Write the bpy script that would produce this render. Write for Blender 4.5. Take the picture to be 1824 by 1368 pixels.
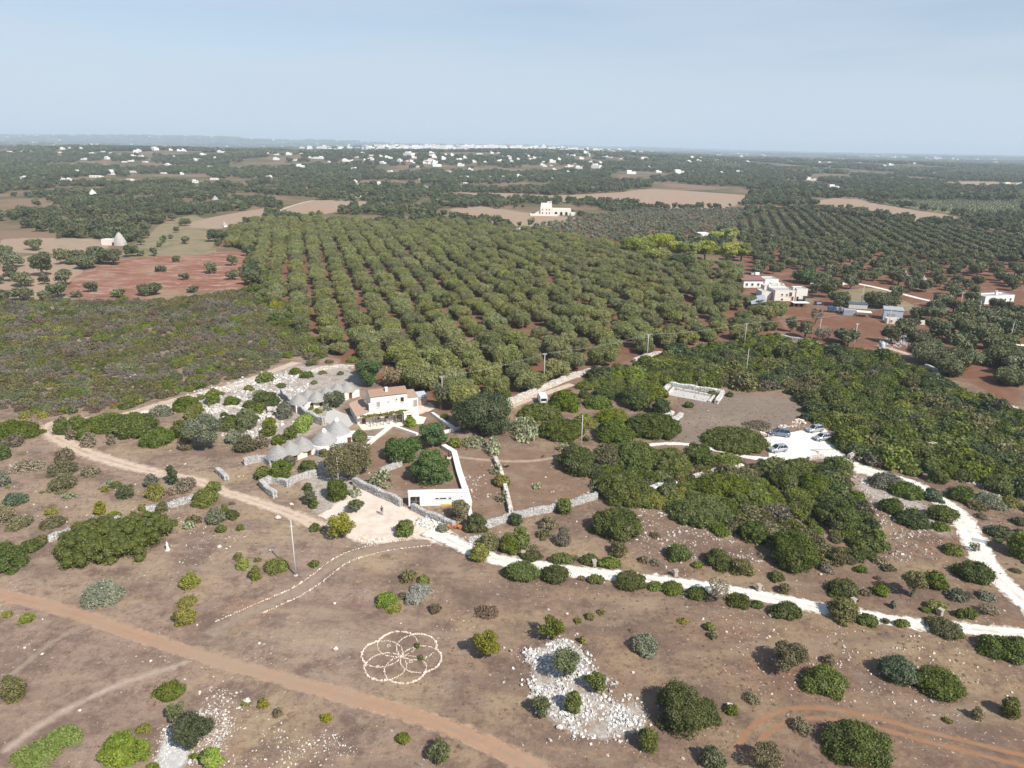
import bpy, bmesh, math, random
import numpy as np
from mathutils import Vector, Matrix, noise as mnoise

# ------------------------------------------------------------------ camera, sky, sun, exposure
SC = bpy.context.scene
for o in list(bpy.data.objects):
    bpy.data.objects.remove(o)
COL = SC.collection
PW, PH, FPX, CAMH = 1824.0, 1368.0, 1265.0, 60.0
PITCH, ROLL = math.radians(18.6), math.atan(0.0165)
cR, sR = math.cos(ROLL), math.sin(ROLL)
cP, sP = math.cos(PITCH), math.sin(PITCH)
cam_d = bpy.data.cameras.new('camera')
cam = bpy.data.objects.new('camera', cam_d)
COL.objects.link(cam)
_R, _U, _F = Vector((1, 0, 0)), Vector((0, sP, cP)), Vector((0, cP, -sP))
_r, _u = _R * cR + _U * sR, _R * -sR + _U * cR
cam.matrix_world = Matrix(((_r.x, _u.x, -_F.x, 0), (_r.y, _u.y, -_F.y, 0), (_r.z, _u.z, -_F.z, CAMH), (0, 0, 0, 1)))
cam_d.sensor_width = 36.0
cam_d.lens = FPX / PW * 36.0
cam_d.clip_start, cam_d.clip_end = 0.5, 120000.0
SC.camera = cam

SUN_EL, SUN_AZ = math.radians(43.5), math.radians(138.5)      # azimuth clockwise from +Y
SUNV = Vector((math.sin(SUN_AZ) * math.cos(SUN_EL), math.cos(SUN_AZ) * math.cos(SUN_EL), math.sin(SUN_EL)))
sun_d = bpy.data.lights.new('sun', 'SUN')
sun_d.energy, sun_d.angle, sun_d.color = 4.8, math.radians(0.53), (1.0, 0.955, 0.88)
sun = bpy.data.objects.new('sun', sun_d)
COL.objects.link(sun)
sun.rotation_euler = (-SUNV).to_track_quat('-Z', 'Y').to_euler()
sun.location = SUNV * 500

W = bpy.data.worlds.new('World')
SC.world = W
W.use_nodes = True
wn, wl = W.node_tree.nodes, W.node_tree.links
wn.clear()
w_out = wn.new('ShaderNodeOutputWorld')
w_bg = wn.new('ShaderNodeBackground')
w_bg.inputs['Strength'].default_value = 0.09
w_sky = wn.new('ShaderNodeTexSky')
w_sky.sky_type = 'NISHITA'
w_sky.sun_disc = False
w_sky.sun_elevation, w_sky.sun_rotation = SUN_EL, SUN_AZ
w_sky.altitude, w_sky.air_density, w_sky.dust_density, w_sky.ozone_density = 100, 1.0, 0.5, 3.0
# thin high veil of cirrus, streaked horizontally
w_tc = wn.new('ShaderNodeTexCoord')
w_map = wn.new('ShaderNodeMapping')
w_map.inputs['Scale'].default_value = (1.1, 1.1, 9.0)
w_no = wn.new('ShaderNodeTexNoise')
w_no.inputs['Scale'].default_value, w_no.inputs['Detail'].default_value = 1.7, 5.0
w_rmp = wn.new('ShaderNodeMapRange')
w_rmp.inputs['From Min'].default_value, w_rmp.inputs['From Max'].default_value = 0.42, 0.75
w_rmp.inputs['To Min'].default_value, w_rmp.inputs['To Max'].default_value = 0.12, 0.34        # optical depth of the veil
w_mix = wn.new('ShaderNodeMix')
w_mix.data_type = 'RGBA'
w_mix.inputs[7].default_value = (5.15, 6.0, 7.05, 1)
wl.new(w_tc.outputs['Generated'], w_map.inputs['Vector'])
wl.new(w_map.outputs[0], w_no.inputs['Vector'])
wl.new(w_no.outputs['Fac'], w_rmp.inputs['Value'])
# the veil thickens towards the horizon as the slant path through it grows: 1 - exp(-depth / sin(elevation))
w_sep = wn.new('ShaderNodeSeparateXYZ'); wl.new(w_tc.outputs['Generated'], w_sep.inputs[0])
w_abs = wn.new('ShaderNodeMath'); w_abs.operation = 'ABSOLUTE'; wl.new(w_sep.outputs['Z'], w_abs.inputs[0])
w_add = wn.new('ShaderNodeMath'); w_add.operation = 'ADD'; w_add.inputs[1].default_value = 0.02; wl.new(w_abs.outputs[0], w_add.inputs[0])
w_div = wn.new('ShaderNodeMath'); w_div.operation = 'DIVIDE'; wl.new(w_rmp.outputs[0], w_div.inputs[0]); wl.new(w_add.outputs[0], w_div.inputs[1])
w_neg = wn.new('ShaderNodeMath'); w_neg.operation = 'MULTIPLY'; w_neg.inputs[1].default_value = -1.0; wl.new(w_div.outputs[0], w_neg.inputs[0])
w_exp = wn.new('ShaderNodeMath'); w_exp.operation = 'EXPONENT'; wl.new(w_neg.outputs[0], w_exp.inputs[0])
w_one = wn.new('ShaderNodeMath'); w_one.operation = 'SUBTRACT'; w_one.inputs[0].default_value = 1.0; wl.new(w_exp.outputs[0], w_one.inputs[1])
wl.new(w_one.outputs[0], w_mix.inputs[0])
wl.new(w_sky.outputs[0], w_mix.inputs[6])
wl.new(w_mix.outputs[2], w_bg.inputs['Color'])
wl.new(w_bg.outputs[0], w_out.inputs['Surface'])

vs = SC.view_settings
vs.view_transform, vs.look, vs.gamma, vs.exposure = 'Standard', 'None', 1.0, 0.38
vs.use_curve_mapping = False
cy = SC.cycles
cy.max_bounces, cy.diffuse_bounces, cy.glossy_bounces = 4, 2, 2
cy.transmission_bounces, cy.volume_bounces, cy.transparent_max_bounces = 2, 1, 4
cy.caustics_reflective = cy.caustics_refractive = False
cy.use_denoising = True
cy.sample_clamp_indirect = 6.0

# ------------------------------------------------------------------ picking ground points, terrain
RNG = np.random.default_rng(7)
random.seed(7)


def hill(x, y):
    """gentle relief: flat round the farm, low wooded hills from 1.2 km on, a ridge far off on the left"""
    g = lambda a, cx, cy_, sx, sy: a * np.exp(-((x - cx) / sx) ** 2 - ((y - cy_) / sy) ** 2)
    return (g(36, 120, 2500, 620, 560) + g(30, -1250, 2350, 850, 520) + g(16, -300, 1950, 500, 330)
            + g(18, 1250, 2900, 800, 500) + g(46, -150, 4700, 1300, 800)
            + g(104, -5200, 11500, 4200, 1900) + g(70, 500, 15500, 3600, 1500) + g(-4, 2600, 5200, 1500, 1600))


def ray(px, py):
    u, v = (px - PW / 2) / FPX, -(py - PH / 2) / FPX
    u2, v2 = u * cR - v * sR, u * sR + v * cR
    return np.array([u2, cP + v2 * sP, -sP + v2 * cP])


def P(px, py, z=0.0):
    """the point of the place, at height z, that the photograph shows at pixel px, py"""
    d = ray(px, py)
    if d[2] > -0.0005:
        d = d.copy(); d[2] = -0.0005
    t = (z - CAMH) / d[2]
    q = np.array([d[0] * t, d[1] * t])
    if q[1] > 1000:                                  # beyond the flat land: walk along the ray to the relief
        tt = 700.0
        for _ in range(900):
            x, y, zz = d[0] * tt, d[1] * tt, CAMH + d[2] * tt
            if zz <= hill(x, y):
                break
            tt *= 1.006
        q = np.array([d[0] * tt, d[1] * tt])
    return q


def scale_at(q):
    """pixels of the photograph per metre at a ground point"""
    return FPX / max(1.0, q[1] * cP + CAMH * sP)


TILES = {'A': (0, 1026), 'B': (456, 1026), 'C': (912, 1026), 'D': (1368, 1026), 'E': (0, 684), 'F': (456, 684), 'G': (912, 684),
         'H': (1368, 684), 'I': (0, 342), 'J': (456, 342), 'K': (912, 342), 'L': (1368, 342)}


def tp(t, x, y, z=0.0):
    ox, oy = TILES[t]
    return P(ox + x / 4.0, oy + y / 4.0, z)


def inpoly(pts, poly):
    pts = np.asarray(pts); poly = np.asarray(poly)
    x, y = pts[:, 0], pts[:, 1]
    ins = np.zeros(len(pts), bool)
    j = len(poly) - 1
    for i in range(len(poly)):
        xi, yi = poly[i]; xj, yj = poly[j]
        if yi != yj:
            c = ((yi > y) != (yj > y)) & (x < (xj - xi) * (y - yi) / (yj - yi) + xi)
            ins ^= c
        j = i
    return ins


def gpoly(px):
    return np.array([P(*p) for p in px])


# ------------------------------------------------------------------ object helpers
def tag(o, label=None, cat=None, group=None, kind=None):
    if label: o['label'] = label
    if cat: o['category'] = cat
    if group: o['group'] = group
    if kind: o['kind'] = kind
    return o


def empty(name, loc=(0, 0, 0), rz=0.0, label=None, cat=None, group=None):
    o = bpy.data.objects.new(name, None)
    o.empty_display_size = 0.3
    COL.objects.link(o)
    o.location = loc
    o.rotation_euler = (0, 0, rz)
    return tag(o, label, cat, group)


def link(name, me, parent=None, loc=None):
    o = bpy.data.objects.new(name, me)
    COL.objects.link(o)
    if parent is not None: o.parent = parent
    if loc is not None: o.location = loc
    return o


def np_mesh(name, V, Q, mat, attrs=None, smooth=False):
    """mesh from arrays: V (n,3), Q (m,k) with k = 3 or 4; attrs {name: per-face float}"""
    V = np.asarray(V, np.float32); Q = np.asarray(Q, np.int32)
    me = bpy.data.meshes.new(name)
    m, k = Q.shape
    me.vertices.add(len(V)); me.vertices.foreach_set('co', V.ravel())
    me.loops.add(m * k); me.loops.foreach_set('vertex_index', Q.ravel())
    me.polygons.add(m); me.polygons.foreach_set('loop_start', np.arange(0, m * k, k, dtype=np.int32))
    me.polygons.foreach_set('use_smooth', np.full(m, smooth))
    for nm, (dom, arr) in (attrs or {}).items():
        a = me.attributes.new(nm, 'FLOAT', dom)
        a.data.foreach_set('value', np.asarray(arr, np.float32))
    me.update(calc_edges=True)
    if mat: me.materials.append(mat)
    return me


class MB:
    """collects boxes, prisms, lathes and tubes into one mesh"""
    def __init__(s): s.v, s.f = [], []

    def add(s, v, f):
        b = len(s.v); s.v += [tuple(p) for p in v]; s.f += [tuple(i + b for i in q) for q in f]
        return s

    def box(s, c, size, rz=0.0, taper=1.0):
        x, y, z = (k / 2 for k in size); vs_ = []
        ca, sa = math.cos(rz), math.sin(rz)
        for dz, k in ((-z, 1), (z, taper)):
            for dx, dy in ((-x, -y), (x, -y), (x, y), (-x, y)):
                dx, dy = dx * k, dy * k
                vs_.append((c[0] + dx * ca - dy * sa, c[1] + dx * sa + dy * ca, c[2] + dz))
        return s.add(vs_, [(0, 3, 2, 1), (4, 5, 6, 7), (0, 1, 5, 4), (1, 2, 6, 5), (2, 3, 7, 6), (3, 0, 4, 7)])

    def prism(s, poly, z0, z1):
        n = len(poly); z1l = z1 if hasattr(z1, '__len__') else [z1] * n
        v = [(p[0], p[1], z0) for p in poly] + [(p[0], p[1], z) for p, z in zip(poly, z1l)]
        f = [tuple(range(n - 1, -1, -1)), tuple(range(n, 2 * n))] + [(i, (i + 1) % n, n + (i + 1) % n, n + i) for i in range(n)]
        return s.add(v, f)

    def slab(s, poly, axis_o, ux, uz, th):
        """polygon drawn in a vertical plane (ux along, uz up) and pushed back by the vector th"""
        n = len(poly); o = np.array(axis_o, float); ux = np.array(ux, float); th = np.array(th, float); uz = np.array(uz, float)
        a = [o + ux * p[0] + uz * p[1] for p in poly]
        return s.add(a + [p + th for p in a], [tuple(range(n)), tuple(range(2 * n - 1, n - 1, -1))] + [(i, n + i, n + (i + 1) % n, (i + 1) % n) for i in range(n)])

    def lathe(s, prof, seg=20, c=(0, 0, 0), jit=0.0, sy=1.0):
        v, f = [], []
        for r, z in prof:
            for k in range(seg):
                a = 2 * math.pi * k / seg
                rr = r * (1 + random.uniform(-jit, jit))
                v.append((c[0] + rr * math.cos(a), c[1] + sy * rr * math.sin(a), c[2] + z + random.uniform(-jit, jit) * 0.3))
        for i in range(len(prof) - 1):
            for k in range(seg):
                f.append((i * seg + k, i * seg + (k + 1) % seg, (i + 1) * seg + (k + 1) % seg, (i + 1) * seg + k))
        f.append(tuple(range(seg - 1, -1, -1))); f.append(tuple((len(prof) - 1) * seg + k for k in range(seg)))
        return s.add(v, f)

    def tube(s, pts, rad, seg=6):
        pts = [Vector(p) for p in pts]; n = len(pts); v, f = [], []
        rad = rad if hasattr(rad, '__len__') else [rad] * n
        for i, p in enumerate(pts):
            t = (pts[min(i + 1, n - 1)] - pts[max(i - 1, 0)]).normalized()
            a = t.cross(Vector((0, 0, 1)) if abs(t.z) < 0.9 else Vector((1, 0, 0))).normalized(); b = t.cross(a)
            for k in range(seg):
                w = 2 * math.pi * k / seg
                v.append(p + (a * math.cos(w) + b * math.sin(w)) * rad[i])
        for i in range(n - 1):
            for k in range(seg):
                f.append((i * seg + k, i * seg + (k + 1) % seg, (i + 1) * seg + (k + 1) % seg, (i + 1) * seg + k))
        f.append(tuple(range(seg))); f.append(tuple((n - 1) * seg + k for k in range(seg - 1, -1, -1)))
        return s.add(v, f)

    def mesh(s, name, mat, smooth=False, bevel=0.0):
        me = bpy.data.meshes.new(name)
        me.from_pydata(s.v, [], s.f)
        bm = bmesh.new(); bm.from_mesh(me)
        bmesh.ops.recalc_face_normals(bm, faces=bm.faces)
        if bevel: bmesh.ops.bevel(bm, geom=list(bm.edges), offset=bevel, segments=1, affect='EDGES')
        for f in bm.faces: f.smooth = smooth
        bm.to_mesh(me); bm.free()
        if mat: me.materials.append(mat)
        return me

    def build(s, name, mat, parent=None, smooth=False, bevel=0.0, loc=None):
        return link(name, s.mesh(name, mat, smooth, bevel), parent, loc)


# ------------------------------------------------------------------ materials
class NT:
    """small shorthand for node trees"""
    def __init__(s, tree): s.t, s.n, s.l = tree, tree.nodes, tree.links

    def node(s, ty, **kw):
        n = s.n.new(ty)
        for k, v in kw.items(): setattr(n, k, v)
        return n

    def put(s, sock, v):
        if isinstance(v, bpy.types.NodeSocket): s.l.new(v, sock)
        elif v is not None:
            if sock.type == 'RGBA' and len(v) == 3: v = (*v, 1)
            sock.default_value = v

    def noise(s, vec, scale, detail=4, rough=0.6):
        n = s.node('ShaderNodeTexNoise'); s.put(n.inputs['Vector'], vec)
        n.inputs['Scale'].default_value, n.inputs['Detail'].default_value, n.inputs['Roughness'].default_value = scale, detail, rough
        return n.outputs['Fac']

    def rng(s, v, a, b, c=0.0, d=1.0):
        n = s.node('ShaderNodeMapRange'); s.put(n.inputs['Value'], v)
        for k, x in zip(('From Min', 'From Max', 'To Min', 'To Max'), (a, b, c, d)): n.inputs[k].default_value = x
        return n.outputs[0]

    def mix(s, f, a, b, mode='MIX'):
        n = s.node('ShaderNodeMix', data_type='RGBA', blend_type=mode)
        s.put(n.inputs[0], f); s.put(n.inputs[6], a); s.put(n.inputs[7], b)
        return n.outputs[2]

    def math(s, op, a, b=None):
        n = s.node('ShaderNodeMath', operation=op); s.put(n.inputs[0], a)
        if b is not None: s.put(n.inputs[1], b)
        return n.outputs[0]

    def attr(s, name):
        return s.node('ShaderNodeAttribute', attribute_name=name).outputs['Fac']

    def pos(s): return s.node('ShaderNodeNewGeometry').outputs['Position']

    def obj(s): return s.node('ShaderNodeTexCoord').outputs['Object']


def material(name, fn, rough=0.9, spec=0.2, bump=None, metal=0.0):
    m = bpy.data.materials.new(name); m.use_nodes = True
    t = NT(m.node_tree); t.n.clear()
    out = t.node('ShaderNodeOutputMaterial'); b = t.node('ShaderNodeBsdfPrincipled')
    b.inputs['Roughness'].default_value = rough; b.inputs['Specular IOR Level'].default_value = spec; b.inputs['Metallic'].default_value = metal
    t.put(b.inputs['Base Color'], fn(t))
    if bump:
        bn = t.node('ShaderNodeBump'); bn.inputs['Distance'].default_value = bump[1]; bn.inputs['Strength'].default_value = 1.0
        t.put(bn.inputs['Height'], t.noise(t.obj() if len(bump) < 3 else t.pos(), bump[0], 5, 0.7)); t.l.new(bn.outputs[0], b.inputs['Normal'])
    t.l.new(b.outputs[0], out.inputs[0])
    return m


def plain(name, c, var=0.18, scale=1.5, **kw):
    """one colour with worn, blotchy variation"""
    lo = tuple(k * (1 - var) for k in c); hi = tuple(min(0.92, k * (1 + var)) for k in c)
    return material(name, lambda t: t.mix(t.noise(t.obj(), scale, 6, 0.7), lo, hi), **kw)


def foliage(name, dark, light, trans=0.14, dull=None):
    m = bpy.data.materials.new(name); m.use_nodes = True
    t = NT(m.node_tree); t.n.clear()
    out = t.node('ShaderNodeOutputMaterial')
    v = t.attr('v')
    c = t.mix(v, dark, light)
    c = t.mix(t.attr('d'), c, dull or tuple(0.5 * a + 0.5 * b for a, b in zip(light, (0.21, 0.175, 0.11))))      # sprays gone dry or bleached
    inf = t.node('ShaderNodeObjectInfo').outputs['Random']
    hsv = t.node('ShaderNodeHueSaturation')
    t.put(hsv.inputs['Color'], c)
    t.put(hsv.inputs['Hue'], t.rng(inf, 0, 1, 0.485, 0.515)); t.put(hsv.inputs['Value'], t.rng(t.math('FRACT', t.math('MULTIPLY', inf, 7.31)), 0, 1, 0.78, 1.22))
    t.put(hsv.inputs['Saturation'], t.rng(t.math('FRACT', t.math('MULTIPLY', inf, 3.77)), 0, 1, 0.85, 1.1))
    col = hsv.outputs[0]
    d = t.node('ShaderNodeBsdfPrincipled'); t.put(d.inputs['Base Color'], col); d.inputs['Roughness'].default_value = 0.55; d.inputs['Specular IOR Level'].default_value = 0.25
    tr = t.node('ShaderNodeBsdfTranslucent'); t.put(tr.inputs['Color'], col)
    mx = t.node('ShaderNodeMixShader'); mx.inputs[0].default_value = trans
    t.l.new(d.outputs[0], mx.inputs[1]); t.l.new(tr.outputs[0], mx.inputs[2]); t.l.new(mx.outputs[0], out.inputs[0])
    return m


# ---- the ground's own colour, as a group so that tracks and fields can fray into it
def ground_group():
    g = bpy.data.node_groups.new('dry_ground', 'ShaderNodeTree')
    g.interface.new_socket('Color', in_out='OUTPUT', socket_type='NodeSocketColor')
    t = NT(g); out = t.node('NodeGroupOutput'); p = t.pos()
    big = t.noise(p, 0.021, 4, 0.55); mid = t.noise(p, 0.11, 5, 0.65); fine = t.noise(p, 1.1, 6, 0.75); grit = t.noise(p, 4.5, 3, 0.8)
    sx = t.node('ShaderNodeSeparateXYZ'); t.put(sx.inputs[0], p)
    side = t.rng(t.math('ADD', sx.outputs['X'], t.rng(big, 0.3, 0.7, -25, 25)), -30, 25)          # greyer, paler grass on the left, browner soil on the right
    c = t.mix(side, t.mix(t.rng(big, 0.35, 0.65), (0.345, 0.245, 0.195), (0.39, 0.285, 0.215)), t.mix(t.rng(big, 0.35, 0.65), (0.275, 0.185, 0.135), (0.32, 0.225, 0.16)))
    c = t.mix(t.rng(mid, 0.44, 0.60, 0, 0.85), c, (0.215, 0.148, 0.12))
    c = t.mix(t.rng(t.noise(p, 0.06, 3, 0.6), 0.50, 0.64, 0, 0.8), c, (0.42, 0.315, 0.20))
    c = t.mix(t.rng(t.noise(p, 0.045, 5, 0.7), 0.56, 0.70, 0, 0.65), c, (0.34, 0.175, 0.10))
    c = t.mix(t.rng(t.noise(p, 0.22, 6, 0.75), 0.51, 0.63, 0, 0.75), c, (0.175, 0.118, 0.10))
    c = t.mix(t.rng(t.noise(p, 0.18, 5, 0.75), 0.56, 0.70, 0, 0.6), c, (0.30, 0.255, 0.235))
    c = t.mix(t.rng(fine, 0.50, 0.72, 0, 0.8), c, (0.15, 0.105, 0.082))
    c = t.mix(t.rng(fine, 0.48, 0.25, 0, 0.6), c, (0.46, 0.36, 0.27))
    c = t.mix(t.rng(grit, 0.58, 0.72, 0, 0.75), c, (0.12, 0.085, 0.065))
    c = t.mix(t.rng(grit, 0.40, 0.28, 0, 0.5), c, (0.48, 0.38, 0.29))
    st = t.node('ShaderNodeMapping'); t.put(st.inputs['Vector'], p); st.inputs['Rotation'].default_value = (0, 0, 0.5); st.inputs['Scale'].default_value = (0.35, 1.3, 1)
    c = t.mix(t.rng(t.noise(st.outputs[0], 0.16, 6, 0.7), 0.50, 0.66, 0, 0.6), c, (0.20, 0.14, 0.115))
    c = t.mix(t.rng(t.noise(st.outputs[0], 0.10, 5, 0.7), 0.47, 0.33, 0, 0.55), c, (0.42, 0.33, 0.24))
    c = t.mix(1.0, c, t.mix(side, (0.86, 0.845, 0.80), (0.77, 0.735, 0.68)), 'MULTIPLY')
    stone = t.math('MULTIPLY', t.rng(t.noise(p, 2.3, 2, 0.5), 0.66, 0.70), t.rng(t.noise(p, 0.09, 4, 0.6), 0.48, 0.62))
    c = t.mix(stone, c, (0.58, 0.53, 0.47))
    # beyond the farm the land is woods and groves: leaf litter, red earth, scrub
    sep = t.node('ShaderNodeSeparateXYZ'); t.put(sep.inputs[0], p)
    far = t.rng(t.math('ADD', sep.outputs['Y'], t.rng(mid, 0, 1, -60, 60)), 250, 420)
    wood = t.mix(t.rng(t.noise(p, 0.012, 5, 0.6), 0.42, 0.6), (0.225, 0.15, 0.10), (0.105, 0.10, 0.046))
    c = t.mix(far, c, wood)
    vfar = t.rng(sep.outputs['Y'], 1500, 4500)
    p2 = t.node('ShaderNodeMapping'); t.put(p2.inputs['Vector'], p); p2.inputs['Scale'].default_value = (1, 0.35, 1)
    pat = t.mix(t.rng(t.noise(p2.outputs[0], 0.004, 6, 0.7), 0.45, 0.68), (0.045, 0.062, 0.03), (0.15, 0.12, 0.075))
    c = t.mix(vfar, c, pat)
    t.l.new(c, out.inputs[0])
    return g


GROUND = ground_group()


def frayed(name, fn, rough=0.95, bump=(3.0, 0.05), lo=0.35, hi=1.0, nscale=0.9):
    """surface laid on the ground whose edge (attribute e = 1) frays into the dry ground"""
    def f(t):
        gr = t.node('ShaderNodeGroup'); gr.node_tree = GROUND
        e = t.attr('e')
        k = t.math('ADD', e, t.rng(t.noise(t.pos(), nscale, 5, 0.75), 0.25, 0.75, -0.42, 0.42))
        return t.mix(t.rng(k, lo, hi), fn(t), gr.outputs[0])
    return material(name, f, rough, 0.15, (bump[0], bump[1], 1))


def twotone(a, b, scale, c=None, cscale=0.3, lo=0.35, hi=0.65):
    def f(t):
        k = t.mix(t.rng(t.noise(t.pos(), scale, 6, 0.7), lo, hi), a, b)
        if c: k = t.mix(t.rng(t.noise(t.pos(), cscale, 5, 0.65), 0.5, 0.66, 0, 0.85), k, c)
        return k
    return f


M = {}
def _gmat(t):
    gr = t.node('ShaderNodeGroup'); gr.node_tree = GROUND
    return gr.outputs[0]
M['ground'] = material('dry_ground', _gmat, 0.95, 0.1, (2.2, 0.12, 1))
M['gravel'] = frayed('white_gravel', twotone((0.82, 0.78, 0.72), (0.68, 0.63, 0.56), 0.8), lo=0.72, hi=1.05)
M['grey_gravel'] = frayed('grey_white_gravel', twotone((0.60, 0.585, 0.56), (0.40, 0.385, 0.365), 1.2, (0.34, 0.26, 0.19), 0.5), lo=0.5, hi=1.0)
def _gravel_road(t):
    u = t.attr('u')
    k = t.mix(t.rng(t.noise(t.pos(), 0.8, 5, 0.7), 0.35, 0.65), (0.80, 0.76, 0.69), (0.64, 0.585, 0.51))
    d = t.math('ABSOLUTE', t.math('SUBTRACT', t.math('ABSOLUTE', u), 0.02))
    mid = t.math('MULTIPLY', t.rng(d, 0.22, 0.05), t.rng(t.noise(t.pos(), 0.35, 4, 0.7), 0.4, 0.62, 0, 0.55))
    return t.mix(mid, k, (0.42, 0.35, 0.27))
M['gravel_road'] = frayed('white_gravel_road', _gravel_road, lo=0.66, hi=1.0)
def _beige_track(t):
    u = t.attr('u')
    k = t.mix(t.rng(t.noise(t.pos(), 0.7, 5, 0.7), 0.35, 0.65), (0.60, 0.47, 0.36), (0.49, 0.375, 0.285))
    mid = t.math('MULTIPLY', t.rng(t.math('ABSOLUTE', u), 0.25, 0.05), t.rng(t.noise(t.pos(), 0.5, 4, 0.7), 0.4, 0.6, 0, 0.8))
    return t.mix(mid, k, (0.33, 0.25, 0.18))
M['beige_track'] = frayed('beige_track', _beige_track, lo=0.45, hi=0.95)
def _orange_track(t):
    u = t.attr('u')
    k = t.mix(t.rng(t.noise(t.pos(), 0.6, 5, 0.7), 0.35, 0.65), (0.40, 0.24, 0.15), (0.345, 0.215, 0.14))
    sh = t.math('MULTIPLY', t.rng(t.math('ABSOLUTE', t.math('ADD', u, 0.05)), 0.30, 0.10), t.rng(t.noise(t.pos(), 0.4, 4, 0.7), 0.35, 0.6, 0.1, 0.75))
    k = t.mix(sh, k, (0.29, 0.215, 0.155))
    k = t.mix(t.rng(t.math('ABSOLUTE', t.math('SUBTRACT', t.math('ABSOLUTE', u), 0.78)), 0.16, 0.02, 0, 0.55), k, (0.42, 0.33, 0.25))
    return t.mix(t.rng(t.noise(t.pos(), 0.05, 3, 0.6), 0.45, 0.6, 0, 0.7), k, (0.345, 0.25, 0.175))
M['orange_track'] = frayed('orange_track', _orange_track, lo=0.6, hi=1.0)
M['rut'] = frayed('orange_rut', twotone((0.32, 0.165, 0.088), (0.265, 0.145, 0.082), 0.7, (0.28, 0.195, 0.135), 0.25), lo=0.25, hi=0.95)
M['faint_path'] = frayed('faint_path', twotone((0.31, 0.235, 0.175), (0.25, 0.19, 0.14), 0.9), lo=0.1, hi=0.9)
M['pale_path'] = frayed('pale_path', twotone((0.44, 0.34, 0.265), (0.33, 0.25, 0.19), 0.6), lo=0.05, hi=0.85)
M['stony'] = frayed('white_stony_ground', twotone((0.50, 0.455, 0.405), (0.25, 0.20, 0.165), 1.7, (0.27, 0.19, 0.135), 0.33), lo=0.4, hi=1.0)
M['court'] = frayed('pale_courtyard', twotone((0.72, 0.61, 0.51), (0.56, 0.455, 0.365), 0.45, (0.66, 0.60, 0.53), 0.12), lo=0.6, hi=1.0)
M['paving'] = plain('grey_paving', (0.50, 0.47, 0.43), 0.2, 1.2)
M['red_soil'] = frayed('red_soil', twotone((0.205, 0.098, 0.058), (0.155, 0.078, 0.048), 0.25, (0.25, 0.160, 0.110), 0.06), lo=0.5, hi=1.0, nscale=0.3)
M['garden_soil'] = frayed('garden_soil', twotone((0.235, 0.15, 0.10), (0.185, 0.118, 0.08), 0.5, (0.27, 0.20, 0.14), 0.2), lo=0.6, hi=1.0)
def _red_field(t):
    mp = t.node('ShaderNodeMapping'); t.put(mp.inputs['Vector'], t.pos()); mp.inputs['Scale'].default_value = (0.25, 1.0, 1.0)
    k = t.mix(t.rng(t.noise(t.pos(), 0.05, 5, 0.7), 0.4, 0.62), (0.225, 0.088, 0.055), (0.27, 0.130, 0.088))
    k = t.mix(t.rng(t.noise(mp.outputs[0], 0.22, 6, 0.8), 0.50, 0.66, 0, 0.8), k, (0.46, 0.35, 0.29))
    k = t.mix(t.rng(t.noise(t.pos(), 0.12, 6, 0.8), 0.54, 0.66, 0, 0.7), k, (0.44, 0.34, 0.27))
    k = t.mix(t.rng(t.noise(t.pos(), 0.03, 3, 0.6), 0.54, 0.66, 0, 0.6), k, (0.31, 0.22, 0.14))
    return t.mix(t.rng(t.noise(mp.outputs[0], 0.5, 4, 0.8), 0.6, 0.7, 0, 0.6), k, (0.40, 0.27, 0.17))
M['red_field'] = frayed('red_field', _red_field, lo=0.7, hi=1.1, nscale=0.15)
M['straw_field'] = frayed('straw_field', twotone((0.36, 0.265, 0.19), (0.30, 0.215, 0.15), 0.12, (0.37, 0.225, 0.15), 0.02), lo=0.8, hi=1.1, nscale=0.08)
M['olive_field'] = frayed('olive_green_field', twotone((0.21, 0.175, 0.10), (0.28, 0.22, 0.14), 0.12, (0.15, 0.14, 0.06), 0.05), lo=0.8, hi=1.1, nscale=0.1)
M['green_field'] = frayed('green_orchard_ground', twotone((0.19, 0.21, 0.10), (0.235, 0.235, 0.12), 0.15, (0.165, 0.185, 0.08), 0.03), lo=0.8, hi=1.1, nscale=0.1)
M['clearing'] = frayed('grey_clearing', twotone((0.235, 0.18, 0.14), (0.19, 0.145, 0.112), 0.8, (0.26, 0.205, 0.155), 0.12), lo=0.4, hi=1.0)
def stone_mat(name, a, b):
    return material(name, lambda t: t.mix(t.rng(t.math('ADD', t.attr('v'), t.rng(t.noise(t.obj(), 3.0, 4, 0.7), 0.3, 0.7, -0.3, 0.3)), 0, 1), a, b), 0.9, 0.15, (6.0, 0.02))
M['wall_stone'] = stone_mat('grey_wall_stone', (0.31, 0.30, 0.285), (0.52, 0.50, 0.475))
M['white_stone'] = stone_mat('white_rubble_stone', (0.38, 0.36, 0.33), (0.76, 0.735, 0.70))
M['pink_stone'] = stone_mat('pale_pink_stone', (0.50, 0.40, 0.32), (0.78, 0.68, 0.58))
M['field_stone'] = stone_mat('weathered_field_stone', (0.38, 0.33, 0.28), (0.70, 0.65, 0.59))
M['core'] = plain('wall_core', (0.25, 0.235, 0.22), 0.25, 2.0)
M['cone'] = material('grey_limestone_roof', lambda t: t.mix(t.noise(t.obj(), 5.0, 5, 0.8), t.mix(t.noise(t.obj(), 0.8, 4, 0.6), (0.235, 0.225, 0.21), (0.36, 0.345, 0.325)), (0.43, 0.415, 0.39)), 0.92, 0.1, (7.0, 0.06))
M['cone_white'] = material('pale_limestone_roof', lambda t: t.mix(t.noise(t.obj(), 4.5, 5, 0.8), t.mix(t.noise(t.obj(), 0.8, 4, 0.6), (0.29, 0.285, 0.275), (0.38, 0.375, 0.36)), (0.46, 0.45, 0.435)), 0.92, 0.1, (7.0, 0.05))
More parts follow.
